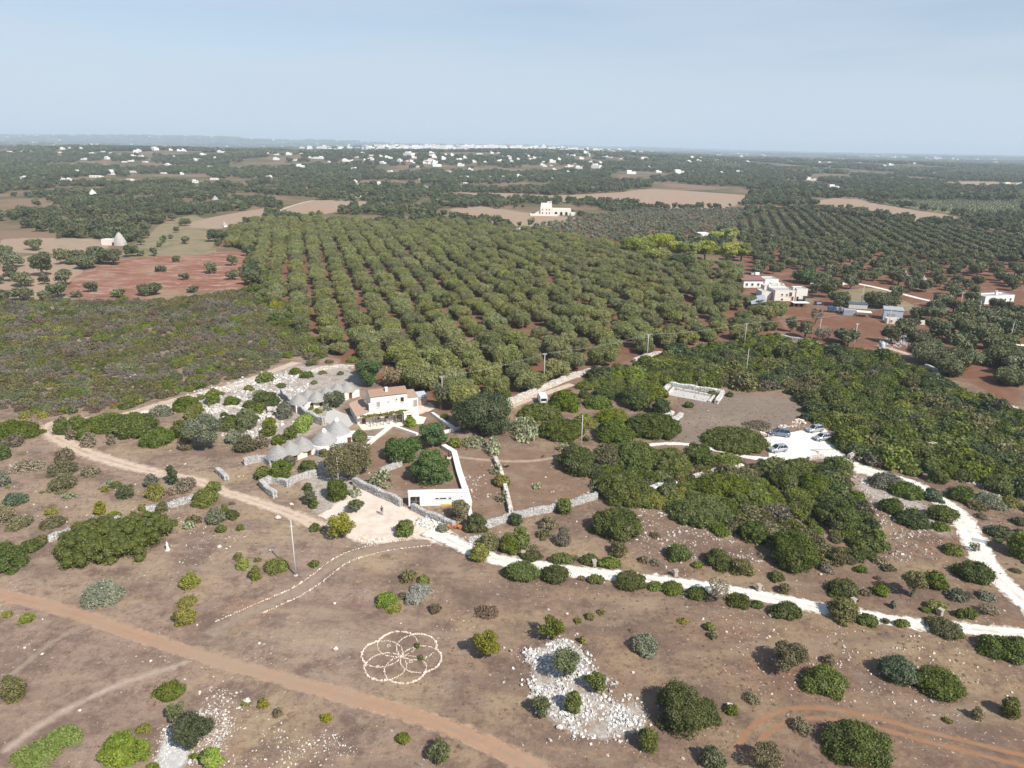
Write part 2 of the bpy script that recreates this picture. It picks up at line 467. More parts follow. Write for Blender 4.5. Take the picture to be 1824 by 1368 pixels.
M['lime'] = plain('limewash', (0.70, 0.66, 0.60), 0.12, 0.8)
M['lime_worn'] = plain('worn_limewash', (0.70, 0.645, 0.57), 0.16, 0.7)
M['white'] = plain('white_paint', (0.74, 0.73, 0.71), 0.07, 0.5)
M['plaster'] = plain('cream_plaster', (0.73, 0.67, 0.60), 0.12, 0.6)
M['terracotta'] = plain('terracotta', (0.36, 0.235, 0.17), 0.28, 2.2)
M['terra_pale'] = plain('pale_terracotta', (0.42, 0.29, 0.22), 0.25, 2.0)
M['red_sheet'] = plain('red_roof_sheet', (0.25, 0.13, 0.11), 0.2, 0.7)
M['grey_sheet'] = plain('grey_roof_sheet', (0.36, 0.38, 0.40), 0.2, 0.6, rough=0.55)
M['blue_sheet'] = plain('blue_grey_sheet', (0.46, 0.51, 0.56), 0.1, 0.5, rough=0.5)
M['roof_grey'] = plain('flat_roof_grey', (0.42, 0.40, 0.385), 0.2, 0.5)
M['dark'] = plain('dark_opening', (0.035, 0.03, 0.028), 0.3, 1.0)
M['door'] = plain('brown_door', (0.13, 0.06, 0.04), 0.3, 2.0)
M['shutter'] = plain('grey_shutter', (0.30, 0.31, 0.30), 0.15, 2.0)
M['wood'] = plain('grey_wood', (0.26, 0.21, 0.16), 0.25, 3.0)
M['concrete'] = plain('concrete', (0.52, 0.50, 0.47), 0.12, 2.0)
M['wire'] = plain('wire', (0.42, 0.42, 0.42), 0.05, 1.0, rough=0.4)
M['yellow'] = plain('ochre_paint', (0.62, 0.42, 0.10), 0.1, 1.0)
M['orange'] = plain('orange_terracotta_pots', (0.50, 0.16, 0.06), 0.2, 2.0)
M['bark'] = plain('bark', (0.15, 0.12, 0.09), 0.3, 3.0, bump=(6.0, 0.05))
M['glass'] = plain('dark_glass', (0.02, 0.025, 0.03), 0.1, 1.0, rough=0.08, spec=0.6)
M['tyre'] = plain('tyre', (0.03, 0.03, 0.03), 0.2, 1.0)
M['rim'] = plain('alloy_rim', (0.55, 0.55, 0.56), 0.1, 2.0, rough=0.3, metal=0.8)
M['lamp'] = plain('headlamp', (0.75, 0.77, 0.8), 0.05, 1.0, rough=0.1, spec=0.8)
M['tail'] = plain('tail_lamp', (0.35, 0.02, 0.02), 0.1, 1.0, rough=0.2)
M['silver'] = plain('silver_paint', (0.50, 0.51, 0.53), 0.03, 0.5, rough=0.28, spec=0.6, metal=0.55)
M['bluegrey'] = plain('blue_grey_paint', (0.20, 0.25, 0.31), 0.03, 0.5, rough=0.28, spec=0.6, metal=0.5)
M['darkblue'] = plain('dark_blue_paint', (0.05, 0.09, 0.17), 0.03, 0.5, rough=0.3, spec=0.6)
M['navy_steel'] = plain('navy_steel', (0.09, 0.11, 0.17), 0.2, 0.8, rough=0.5)

LEAF = {
    'mastic': foliage('mastic_leaves', (0.045, 0.062, 0.009), (0.142, 0.170, 0.023)),
    'green': foliage('green_leaves', (0.064, 0.084, 0.011), (0.185, 0.216, 0.030)),
    'bright': foliage('bright_green_leaves', (0.120, 0.165, 0.022), (0.290, 0.340, 0.050)),
    'ygreen': foliage('yellow_green_leaves', (0.115, 0.115, 0.016), (0.265, 0.250, 0.038)),
    'olive': foliage('olive_leaves', (0.072, 0.084, 0.034), (0.190, 0.202, 0.092)),
    'grove': foliage('grove_olive_leaves', (0.098, 0.106, 0.030), (0.285, 0.290, 0.100)),
    'grey': foliage('grey_green_leaves', (0.115, 0.125, 0.075), (0.270, 0.275, 0.180)),
    'dark': foliage('dark_tree_leaves', (0.036, 0.054, 0.018), (0.110, 0.138, 0.048)),
    'carob': foliage('carob_leaves', (0.036, 0.074, 0.016), (0.110, 0.185, 0.044)),
    'brown': foliage('brown_green_leaves', (0.090, 0.085, 0.032), (0.215, 0.192, 0.080)),
    'dry': foliage('dry_twiggy_leaves', (0.150, 0.122, 0.072), (0.320, 0.265, 0.160), 0.15),
    'mauve': foliage('mauve_grey_twigs', (0.116, 0.100, 0.072), (0.225, 0.194, 0.140), 0.1),
    'rust': foliage('rusty_brown_scrub', (0.115, 0.080, 0.056), (0.215, 0.150, 0.100), 0.1),
    'silver': foliage('silver_leaves', (0.235, 0.225, 0.180), (0.450, 0.435, 0.360), 0.15),
    'cactus': foliage('prickly_pear_pads', (0.120, 0.150, 0.060), (0.330, 0.360, 0.190), 0.05),
    'pine': foliage('pine_needles', (0.160, 0.185, 0.022), (0.400, 0.420, 0.070)),
    'wood': foliage('far_wood_leaves', (0.046, 0.060, 0.024), (0.125, 0.145, 0.062)),
    'blue': foliage('blue_green_leaves', (0.055, 0.078, 0.042), (0.150, 0.190, 0.110)),
    'straw': foliage('straw', (0.270, 0.195, 0.130), (0.430, 0.325, 0.215), 0.2),
}

# ------------------------------------------------------------------ ground, tracks, fields
def build_ground():
    rad = [0.0] + list(np.geomspace(12, 42000, 230)); na = 220
    V, Q = [(0, 0, 0)], []
    for r in rad[1:]:
        for k in range(na):
            a = 2 * math.pi * k / na
            x, y = r * math.cos(a), r * math.sin(a)
            V.append((x, y, float(hill(x, y)) if y > 700 else 0.0))
    tri = []
    for k in range(na):
        tri.append((0, 1 + k, 1 + (k + 1) % na))
    for i in range(len(rad) - 2):
        a0, b0 = 1 + i * na, 1 + (i + 1) * na
        for k in range(na):
            k2 = (k + 1) % na
            Q.append((a0 + k, b0 + k, b0 + k2, a0 + k2))
    me = bpy.data.meshes.new('ground'); me.from_pydata(V, [], tri + Q)
    for p in me.polygons: p.use_smooth = True
    me.materials.append(M['ground'])
    tag(link('ground', me), 'dry stony grassland running out to wooded country and the horizon', 'ground', kind='structure')
build_ground()


def smooth_line(pts, step, closed=False):
    pts = [np.asarray(p, float) for p in pts]; n = len(pts); out = []
    rngi = range(n if closed else n - 1)
    for i in rngi:
        if closed: p0, p1, p2, p3 = pts[i - 1], pts[i], pts[(i + 1) % n], pts[(i + 2) % n]
        else: p0, p1, p2, p3 = pts[max(i - 1, 0)], pts[i], pts[i + 1], pts[min(i + 2, n - 1)]
        m = max(2, int(np.linalg.norm(p2 - p1) / step))
        for k in range(m):
            t = k / m
            out.append(0.5 * ((2 * p1) + (-p0 + p2) * t + (2 * p0 - 5 * p1 + 4 * p2 - p3) * t * t + (-p0 + 3 * p1 - 3 * p2 + p3) * t ** 3))
    if not closed: out.append(pts[-1])
    return np.array(out)


def normals2(L, closed=False):
    if closed: d = np.roll(L, -1, 0) - np.roll(L, 1, 0)
    else: d = np.gradient(L, axis=0)
    d /= np.maximum(1e-6, np.linalg.norm(d, axis=1))[:, None]
    return np.stack([-d[:, 1], d[:, 0]], 1)


LINES = {}
def strip(name, pts, width, mat, z, label, cat='track', step=0.8, ragged=0.12, off=0.0, ground=False):
    L = smooth_line([p if ground else P(*p) for p in pts], step)
    n = len(L); N = normals2(L)
    w = np.interp(np.linspace(0, 1, n), np.linspace(0, 1, len(width)), width) if hasattr(width, '__len__') else np.full(n, width)
    L = L + N * off
    LINES.setdefault(name, []).append((L, w))
    us = np.array([-1, -0.72, -0.4, 0, 0.4, 0.72, 1.0]); k = len(us)
    V = np.zeros((n, k, 3)); e = np.zeros((n, k)); U = np.zeros((n, k))
    for j, u in enumerate(us):
        jit = 1 + (RNG.normal(0, ragged, n) if abs(u) == 1 else 0)
        V[:, j, :2] = L + N * (w / 2 * u * jit)[:, None]; V[:, j, 2] = z + .003 * (1 - abs(u)); e[:, j] = abs(u); U[:, j] = u
    e[0] = e[-1] = 1.0
    idx = np.arange(n * k).reshape(n, k)
    Q = np.stack([idx[:-1, :-1], idx[:-1, 1:], idx[1:, 1:], idx[1:, :-1]], -1).reshape(-1, 4)[:, ::-1]
    me = np_mesh(name, V.reshape(-1, 3), Q, mat, {'e': ('POINT', e.ravel()), 'u': ('POINT', U.ravel())})
    return tag(link(name, me), label, cat, kind='structure')


PATCH = {}
def patch(name, px, mat, z, feather, label, cat='field', step=None, jit=0.25, key=None, ground=False, zf=False):
    g = np.asarray(px, float) if ground else gpoly(px)
    if np.sum(g[:, 0] * np.roll(g[:, 1], -1) - np.roll(g[:, 0], -1) * g[:, 1]) < 0: g = g[::-1]
    if key: PATCH[key] = g
    step = step or max(0.7, feather * 0.5)
    L = smooth_line(list(g), step, True); n = len(L); N = normals2(L, True)
    O = L + N * RNG.normal(0, jit * feather * 0.3, n)[:, None]
    I = L + N * feather
    hz = (lambda q: float(hill(q[0], q[1])) if zf else 0.0)
    me = bpy.data.meshes.new(name)
    V = [(p[0], p[1], z + hz(p)) for p in O] + [(p[0], p[1], z + .003 + hz(p)) for p in I]
    F = [(i, (i + 1) % n, n + (i + 1) % n, n + i) for i in range(n)]
    from mathutils.geometry import tessellate_polygon
    tris = tessellate_polygon([[Vector((p[0], p[1], 0)) for p in I]])
    F += [(n + a, n + b, n + c) for a, b, c in tris]
    me.from_pydata(V, [], F)
    bm = bmesh.new(); bm.from_mesh(me)
    for f in bm.faces:
        if f.normal.z < 0: f.normal_flip()
    bm.to_mesh(me); bm.free()
    a = me.attributes.new('e', 'FLOAT', 'POINT'); a.data.foreach_set('value', np.array([1.0] * n + [0.0] * n, np.float32))
    me.materials.append(mat)
    return tag(link(name, me), label, cat, kind='structure')


# far fields first, then the red earth of the groves, then the plots round the farm
patch('field', [(478, 383), (520, 366), (560, 357), (655, 359), (705, 365), (640, 371), (600, 378), (545, 386)], M['straw_field'], 0.10, 6, 'pale straw field with a stone-edged lane left of the wood', key='f1')
patch('field', [(795, 343), (900, 344), (985, 348), (1100, 343), (1150, 337), (1200, 339), (1345, 350), (1325, 362), (1280, 372), (1200, 373), (1150, 366), (1050, 361), (880, 356), (800, 352)], M['straw_field'], 0.12, 8, 'long pinkish straw field behind the white stone manor', key='f2')
patch('field', [(1440, 362), (1515, 350), (1560, 362), (1640, 376), (1722, 388), (1700, 399), (1640, 395), (1560, 385), (1480, 372)], M['straw_field'], 0.10, 6, 'brown field below the flat green orchard at upper right', key='f3')
patch('field', [(212, 456), (262, 422), (285, 400), (318, 388), (348, 384), (372, 398), (382, 436), (378, 451), (300, 456)], M['olive_field'], 0.05, 4, 'grey straw field sloping behind the red field', key='f4')
patch('field', [(118, 527), (138, 490), (215, 462), (300, 455), (380, 449), (440, 452), (452, 480), (440, 513), (350, 520), (290, 533), (200, 531)], M['red_field'], 0.03, 3, 'red earth field flecked with white stones on the left', key='f5')
patch('field', [(0, 428), (60, 424), (180, 427), (186, 446), (100, 452), (0, 446)], M['straw_field'], 0.03, 4, 'pink earth field left of the ruined stone hut', key='f6')
patch('field', [(800, 374), (860, 368), (930, 378), (1022, 388), (1018, 402), (930, 404), (850, 396)], M['straw_field'], 0.08, 6, 'pale yard ground round the white stone manor', key='f7')
patch('field', [(1655, 331), (1720, 323), (1824, 326), (1824, 336), (1720, 336)], M['straw_field'], 0.15, 10, 'thin pale field near the far right edge', key='f8', zf=True)
patch('field', [(0, 475), (60, 455), (130, 470), (150, 500), (115, 535), (0, 545)], M['straw_field'], 0.02, 4, 'pinkish earth under the olive trees at the left edge', key='f9')
patch('field', [(330, 398), (470, 372), (480, 392), (420, 402), (380, 408)], M['straw_field'], 0.09, 4, 'bare pale earth between trees above the grey straw field', key='f10')
GROVE_PX = [(600, 643), (520, 578), (468, 522), (452, 455), (392, 432), (440, 400), (560, 395), (870, 405), (1090, 440), (1310, 485), (1385, 560), (1385, 602), (1190, 628), (1020, 672), (905, 708), (830, 735), (745, 725), (690, 690), (640, 668)]
patch('red_earth', GROVE_PX, M['red_soil'], 0.012, 3, 'red earth under the big olive grove', 'soil', key='grove')
patch('red_earth', [(1335, 418), (1600, 440), (1824, 466), (1824, 718), (1740, 690), (1660, 650), (1590, 622), (1500, 622), (1400, 604), (1390, 560), (1330, 500)], M['red_soil'], 0.010, 4, 'red earth under the scattered olives on the right', 'soil', key='rgrove')
patch('red_earth', [(878, 432), (960, 402), (1060, 385), (1150, 374), (1335, 374), (1310, 410), (1105, 432), (1000, 445)], M['red_soil'], 0.06, 6, 'red earth under young grey olives before the manor', 'soil', key='young')
patch('field', [(1490, 520), (1560, 514), (1600, 532), (1640, 552), (1560, 552), (1500, 545)], M['olive_field'], 0.022, 3, 'ochre grass plot behind the farmyard', key='ochre')
patch('clearing', [(1215, 715), (1300, 700), (1390, 702), (1430, 718), (1436, 745), (1370, 772), (1250, 800), (1190, 790), (1160, 770), (1200, 745)], M['clearing'], 0.006, 4, 'bare grey-brown clearing beside the car park', 'ground', key='clear')
patch('stony_ground', [(330, 712), (420, 682), (520, 650), (600, 652), (660, 650), (650, 690), (600, 735), (560, 775), (480, 800), (420, 800), (380, 770), (350, 745)], M['stony'], 0.008, 4, 'white stony ground round the stone huts', 'ground', key='stony')
patch('stony_ground', [(540, 830), (600, 800), (640, 840), (640, 900), (600, 930), (560, 925), (540, 890)], M['stony'], 0.009, 3, 'pale stony yard below the front row of huts', 'ground')
patch('stony_ground', [(1510, 855), (1560, 850), (1660, 900), (1700, 960), (1640, 940), (1560, 900)], M['stony'], 0.006, 4, 'stony scrub ground left of the white road', 'ground')
patch('garden_soil', [(690, 770), (712, 745), (760, 735), (812, 765), (800, 790), (835, 900), (730, 878), (660, 845), (640, 800)], M['garden_soil'], 0.010, 2, 'reddish soil of the walled farmhouse garden', 'soil', key='garden')
patch('garden_soil', [(806, 800), (880, 795), (995, 805), (985, 830), (1060, 885), (960, 925), (845, 940)], M['garden_soil'], 0.008, 3, 'brown earth plot right of the white garden wall', 'soil')
patch('courtyard', [(560, 925), (585, 905), (610, 885), (640, 868), (690, 885), (730, 905), (790, 935), (830, 965), (800, 975), (735, 960), (690, 968), (640, 968), (600, 950)], M['court'], 0.014, 1.6, 'pale dusty courtyard before the white building', 'courtyard', key='court')
patch('courtyard', [(625, 745), (690, 740), (756, 715), (775, 728), (700, 752), (655, 765)], M['court'], 0.013, 1.0, 'pale terrace before the farmhouse', 'courtyard')
patch('car_park', [(1362, 782), (1385, 772), (1420, 768), (1455, 758), (1474, 768), (1490, 795), (1512, 818), (1480, 812), (1440, 818), (1380, 822), (1368, 806)], M['gravel'], 0.016, 1.0, 'blinding white gravel car park', 'car park', key='park')

strip('gravel_road', [(1470, 800), (1505, 825), (1560, 843), (1620, 860), (1665, 885), (1705, 915), (1725, 945), (1738, 970), (1770, 1020), (1830, 1078), (1900, 1150)], [6, 5.2, 4.5, 4.5, 4.5, 4.6, 4.6, 4.2, 3.6, 3.6], M['gravel_road'], 0.022, 'white gravel road curving from the car park to the right edge', 'road')
patch('lay_by', [(1703, 945), (1722, 915), (1745, 940), (1752, 962), (1735, 980), (1710, 965)], M['gravel'], 0.019, 0.8, 'white widening of the gravel road beside a sapling', 'road')
strip('gravel_road', [(760, 945), (800, 962), (850, 985), (900, 1000), (1000, 1015), (1100, 1026), (1200, 1038), (1300, 1052), (1400, 1071), (1500, 1090), (1620, 1110), (1740, 1122), (1900, 1138)], [3.4, 3.2, 3.4, 3.4, 3.2, 3.2, 3.2, 3.0, 3.0, 3.2], M['gravel_road'], 0.024, 'white gravel lane running right below the walled plots', 'road')
strip('beige_track', [(575, 940), (520, 916), (460, 895), (400, 876), (350, 856), (300, 846), (230, 830), (170, 812), (125, 793), (95, 775), (88, 760), (105, 751), (150, 748), (215, 740), (290, 718), (350, 702), (420, 684), (475, 665), (530, 645)], [4.5, 3.4, 3.2, 3.2, 3.2, 3.8, 4.2, 4.6, 4.6, 4.4, 4.2, 3.4, 3.0, 3.2, 3.4, 3.4, 4.5], M['beige_track'], 0.020, 'pale dirt track looping round the huts on the left')
strip('dirt_road', [(-120, 1032), (0, 1059), (100, 1083), (200, 1116), (300, 1150), (400, 1181), (500, 1208), (600, 1236), (700, 1264), (800, 1296), (900, 1340), (1000, 1395)], [2.6, 2.6, 2.5, 2.4, 2.4, 2.6, 2.8, 3.0], M['orange_track'], 0.018, 'straight orange dirt road crossing the lower left', 'road')
RUT = [(1318, 1352), (1335, 1322), (1357, 1297), (1395, 1277), (1440, 1270), (1500, 1275), (1560, 1287), (1650, 1312), (1740, 1334), (1850, 1362), (1950, 1388)]
strip('orange_rut', RUT, 1.0, M['rut'], 0.018, 'upper wheel rut of the orange track at lower right', 'track', off=0.78, ragged=0.25)
strip('orange_rut', RUT, 1.0, M['rut'], 0.018, 'lower wheel rut of the orange track at lower right', 'track', off=-0.78, ragged=0.25)
strip('faint_path', [(765, 965), (700, 972), (640, 985), (600, 1003), (565, 1030), (525, 1056), (470, 1080), (410, 1110), (370, 1135)], [2.0, 2.2, 2.4, 2.2, 2.2, 2.4, 4.0], M['faint_path'], 0.012, 'stone-lined footpath bending down from the courtyard')
strip('faint_path', [(0, 1345), (60, 1300), (130, 1258), (200, 1225), (260, 1203), (310, 1188), (345, 1172)], [2.2, 2.0, 1.6, 1.6, 1.8, 1.2], M['pale_path'], 0.012, 'worn pale footpath climbing to the orange road from lower left')
strip('faint_path', [(0, 1215), (45, 1183), (85, 1150), (120, 1128), (150, 1115)], [1.2, 1.4, 1.2], M['faint_path'], 0.012, 'short worn path below the orange road near the left edge')
strip('faint_path', [(800, 812), (850, 818), (912, 822), (960, 820), (1000, 812), (1040, 800)], [1.6, 1.5, 1.5, 1.3], M['pale_path'], 0.016, 'pale footpath crossing the brown plot')
strip('faint_path', [(1150, 793), (1200, 790), (1245, 795), (1290, 805), (1340, 815), (1372, 818)], [1.4, 1.6, 1.6, 1.6, 2.4], M['gravel'], 0.017, 'white footpath joining the car park from the left')
strip('lane', [(905, 725), (940, 712), (980, 698), (1020, 684)], [3.4, 3.2, 3.0], M['beige_track'], 0.018, 'beige lane behind the small white van')
strip('lane', [(474, 383), (500, 374), (530, 364), (560, 357)], 5.0, M['beige_track'], 0.16, 'curving pale lane at the edge of the straw field', step=3)
strip('lane', [(1500, 500), (1560, 512), (1640, 532), (1720, 550)], 3.0, M['gravel'], 0.03, 'white lane behind the farmyard', step=2)
strip('lane', [(1640, 640), (1600, 625), (1560, 615)], 3.0, M['beige_track'], 0.02, 'pale lane at the corner of the right olive trees', step=2)
strip('lane', [(1760, 605), (1824, 615), (1900, 625)], 3.4, M['gravel'], 0.02, 'white lane at the right edge among olive trees', step=2)

# ------------------------------------------------------------------ foliage
def sphere_pts(n, rng):
    z = rng.uniform(-1, 1, n); a = rng.uniform(0, 2 * math.pi, n); r = np.sqrt(1 - z * z)
    return np.stack([r * np.cos(a), r * np.sin(a), z], 1)


def _core(seg=8, rings=5):
    V = [(0, 0, -1)]
    for i in range(1, rings):
        p = math.pi * i / rings
        for k in range(seg):
            a = 2 * math.pi * (k + 0.5 * (i % 2)) / seg
            V.append((math.sin(p) * math.cos(a), math.sin(p) * math.sin(a), -math.cos(p)))
    V.append((0, 0, 1)); F = []
    for k in range(seg): F.append((0, 1 + (k + 1) % seg, 1 + k, 1 + k))
    for i in range(rings - 2):
        for k in range(seg):
            F.append((1 + i * seg + k, 1 + i * seg + (k + 1) % seg, 1 + (i + 1) * seg + (k + 1) % seg, 1 + (i + 1) * seg + k))
    b = 1 + (rings - 2) * seg; t = len(V) - 1
    for k in range(seg): F.append((b + k, b + (k + 1) % seg, t, t))
    return np.array(V), np.array(F)
CV, CF = _core()


def crown(name, lobes, leaf, cover, mat, rng, core=0.8, jitter=0.75, zmin=0.03, aspect=0.55, depth=0.32, maxn=26000, dry=.10):
    """leafy mass: leaves spread through the outer shell of many lobes, over a dense inner mass"""
    lobes = np.asarray(lobes, float); Vs, Qs, vals, drys = [], [], [], []; base = 0
    la = leaf * leaf * aspect * 2
    cnt = []
    for c in lobes:
        a, b, d = c[3:6]
        area = 4 * math.pi * (((a * b) ** 1.6 + (a * d) ** 1.6 + (b * d) ** 1.6) / 3) ** (1 / 1.6)
        cnt.append(area * cover / la)
    k = min(1.0, maxn / max(1, sum(cnt)))
    for i, c in enumerate(lobes):
        n = max(6, int(cnt[i] * k)); d = sphere_pts(n, rng)
        rad = 1 + rng.uniform(-depth, 0.08, n) + (rng.uniform(0, 1, n) < .07) * rng.uniform(.08, .38, n)
        p = c[:3] + d * c[3:6] * rad[:, None]
        keep = p[:, 2] > zmin
        for j, o in enumerate(lobes):
            if j != i and abs(o[0] - c[0]) < o[3] + c[3] and abs(o[1] - c[1]) < o[4] + c[4]:
                q = (p - o[:3]) / o[3:6]
                keep &= (q * q).sum(1) > 0.72
        p, d = p[keep], d[keep]; n = len(p)
        if n == 0: continue
        nm = d / c[3:6]; nm /= np.linalg.norm(nm, axis=1)[:, None]
        nm = nm + rng.normal(0, jitter, (n, 3)); nm[:, 2] += 0.25; nm /= np.linalg.norm(nm, axis=1)[:, None]
        t = np.cross(nm, rng.normal(0, 1, (n, 3))); t /= np.linalg.norm(t, axis=1)[:, None]; b = np.cross(nm, t)
        s = leaf * rng.uniform(0.55, 1.45, n)[:, None]
        q = np.stack([p - t * s, p - b * s * aspect, p + t * s, p + b * s * aspect], 1).reshape(-1, 3)
        Vs.append(q); Qs.append(base + np.arange(n * 4).reshape(n, 4)); base += n * 4
        dl = rng.uniform(.4, 1) if rng.uniform() < dry else 0.0; drys.append(np.clip(dl * rng.uniform(.3, 1.3, n) + (rng.uniform(0, 1, n) < .03), 0, 1))
        vals.append(np.clip(0.45 * rng.uniform(0, 1) + 0.75 * rng.uniform(0, 1, n) ** 1.3, 0, 1))
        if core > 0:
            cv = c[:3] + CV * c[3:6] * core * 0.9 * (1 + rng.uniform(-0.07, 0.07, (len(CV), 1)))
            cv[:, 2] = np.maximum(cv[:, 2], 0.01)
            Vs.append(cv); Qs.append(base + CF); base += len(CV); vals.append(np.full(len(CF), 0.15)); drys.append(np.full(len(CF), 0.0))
    V = np.concatenate(Vs); Q = np.concatenate(Qs); v = np.concatenate(vals)
    # triangles at the poles are written as quads with a doubled corner; split them off
    me = bpy.data.meshes.new(name)
    dg = Q[:, 2] == Q[:, 3]; Q4, Q3 = Q[~dg], Q[dg][:, :3]
    loops = np.concatenate([Q4.ravel(), Q3.ravel()]).astype(np.int32)
    starts = np.concatenate([np.arange(len(Q4)) * 4, len(Q4) * 4 + np.arange(len(Q3)) * 3]).astype(np.int32)
    me.vertices.add(len(V)); me.vertices.foreach_set('co', V.astype(np.float32).ravel())
    me.loops.add(len(loops)); me.loops.foreach_set('vertex_index', loops)
    me.polygons.add(len(starts)); me.polygons.foreach_set('loop_start', starts)
    a = me.attributes.new('v', 'FLOAT', 'FACE'); a.data.foreach_set('value', np.concatenate([v[~dg], v[dg]]).astype(np.float32))
    dd = np.concatenate(drys); a = me.attributes.new('d', 'FLOAT', 'FACE'); a.data.foreach_set('value', np.concatenate([dd[~dg], dd[dg]]).astype(np.float32))
    me.update(calc_edges=True)
    me.materials.append(mat)
    return me


def mound_lobes(rx, ry, h, rng, rl=None, var=.2):
    """lobes filling a low dome of half-widths rx, ry and height h"""
    r = min(rx, ry); rl = rl or float(np.clip(0.38 * r, 0.22, 1.0))
    L = [(0, 0, h * 0.30, rx * 0.80, ry * 0.80, h * 0.60)]
    n = int(np.clip(1.7 * rx * ry / (rl * rl), 7, 120)); tries = 0; pts = []
    while len(pts) < n and tries < n * 25:
        tries += 1
        a, q = rng.uniform(0, 2 * math.pi), math.sqrt(rng.uniform(0, 1)) * (max(.35, 1.0 - .78 * rl / r) + (0.0 if rng.uniform() < .85 else .12))
        p = np.array([math.cos(a) * q * rx, math.sin(a) * q * ry])
        if all(np.hypot(*(p - o[:2])) > rl * 0.72 for o in pts):
            pts.append(np.array([*p, q]))
    for x, y, q in pts:
        s = rl * rng.uniform(0.75, 1.25)
        edge = min(1.0, q / max(.35, 1.0 - .78 * rl / r) * .92); top = h * max(0.03, 1 - (edge / 1.02) ** 2.4) ** 0.5 * rng.uniform(1 - var, 1 + var) + 0.08
        sz = min(s * rng.uniform(0.7, 0.95), max(0.18, top * 0.8))
        L.append((x, y, max(top - sz, sz * 0.25), s, s, sz))
    return L


def tree_lobes(r, h, rng, base=0.25, n=9, squash=0.8):
    """separate leafy masses of an open tree crown"""
    L = [(0, 0, h * 0.60, r * 0.60, r * 0.60, h * 0.30)]
    for i in range(n):
        a = 2 * math.pi * (i + rng.uniform(-0.3, 0.3)) / n * (1 if i % 2 else 1.618)
        q = rng.uniform(0.35, 0.72) * r; s = r * rng.uniform(0.28, 0.42)
        z = h * (base + (0.93 - base) * rng.uniform(0.15, 1.0) ** 0.8)
        q *= math.sqrt(max(0.15, 1 - ((z / h - 0.5) / 0.62) ** 2)) * 1.05
        sz = s * squash
        L.append((math.cos(a) * q, math.sin(a) * q, min(max(z, sz * 0.8), h - sz), s, s, sz))
    return L


def trunk_mb(r, h, rng, thick=None, forks=3, lean=0.12):
    mb = MB(); th = thick or 0.045 * h + 0.05
    x0, y0 = rng.uniform(-lean, lean, 2) * h
    fork = (x0 * 0.5, y0 * 0.5, h * 0.28)
    mb.tube([(0, 0, -0.1), (x0 * 0.15, y0 * 0.15, h * 0.12), fork], [th * 1.35, th * 1.05, th * 0.85], 6)
    for k in range(forks):
        a = 2 * math.pi * (k + rng.uniform(-0.2, 0.2)) / forks
        mb.tube([fork, (fork[0] + math.cos(a) * r * 0.25, fork[1] + math.sin(a) * r * 0.25, h * 0.46),
                 (fork[0] + math.cos(a) * r * 0.48, fork[1] + math.sin(a) * r * 0.48, h * 0.68)], [th * 0.7, th * 0.5, th * 0.22], 5)
    return mb


# pads of prickly pear
def cactus_mesh(name, rx, ry, h, rng, pad=0.34):
    n = int(np.clip(rx * ry * 30 + 14, 20, 420)); Vs, Qs, vals = [], [], []; b = 0
    ang = np.linspace(0, 2 * math.pi, 9)[:-1]
    for i in range(n):
        a, q = rng.uniform(0, 2 * math.pi), math.sqrt(rng.uniform(0, 1))
        z = h * math.sqrt(max(0.05, 1 - q * q)) * rng.uniform(0.25, 1.0)
        c = np.array([math.cos(a) * q * rx, math.sin(a) * q * ry, max(z, pad * 0.6)])
        f = np.array([math.cos(a), math.sin(a), rng.uniform(-0.2, 0.9)]) + rng.normal(0, 0.5, 3); f /= np.linalg.norm(f)
        t = np.cross(f, (0, 0, 1)); t /= np.linalg.norm(t); u = np.cross(t, f)
        s = pad * rng.uniform(0.7, 1.2)
        ring = np.array([t * math.cos(w) * s * 0.72 + u * math.sin(w) * s for w in ang])
        Vs += [c + ring + f * 0.03, c + ring * 0.98 - f * 0.03]
        Qs += [[b, b + 1, b + 2, b + 3], [b, b + 3, b + 4, b + 5], [b, b + 5, b + 6, b + 7], [b + 11, b + 10, b + 9, b + 8], [b + 13, b + 12, b + 11, b + 8], [b + 15, b + 14, b + 13, b + 8]]
        Qs += [[b + k, b + (k + 1) % 8, b + 8 + (k + 1) % 8, b + 8 + k] for k in range(8)]
        vals += [rng.uniform(0, 1)] * 14; b += 16
    return np_mesh(name, np.concatenate(Vs), np.array(Qs), LEAF['cactus'], {'v': ('FACE', vals)})


def dims(x0, y0, x1, y1, hmax):
    """footprint and height of a dome standing on the ground that fills a box of the photograph"""
    near = P((x0 + x1) / 2, y1); s = scale_at(near)
    rx = (x1 - x0) / 2 / s; Vv = (y1 - y0) / s
    th = math.atan2(CAMH, near[1]); sn, cs = math.sin(th), math.cos(th)
    ry = rx
    h2 = Vv * (Vv - 2 * ry * sn)
    if h2 > 0 and math.sqrt(h2) / cs >= 0.5 * min(rx, hmax):
        h = math.sqrt(h2) / cs
        if h > hmax: h = hmax; ry = (Vv * Vv - (h * cs) ** 2) / (2 * Vv * sn)
    else:
        h = 0.62 * min(rx, hmax, Vv / cs); ry = max(0.35 * rx, (Vv * Vv - (h * cs) ** 2) / (2 * Vv * sn))
    k = (near[1] + ry * 0.98) / near[1]
    return near[0] * k, near[1] + ry * 0.98, rx, ry * 1.02, h * 1.08


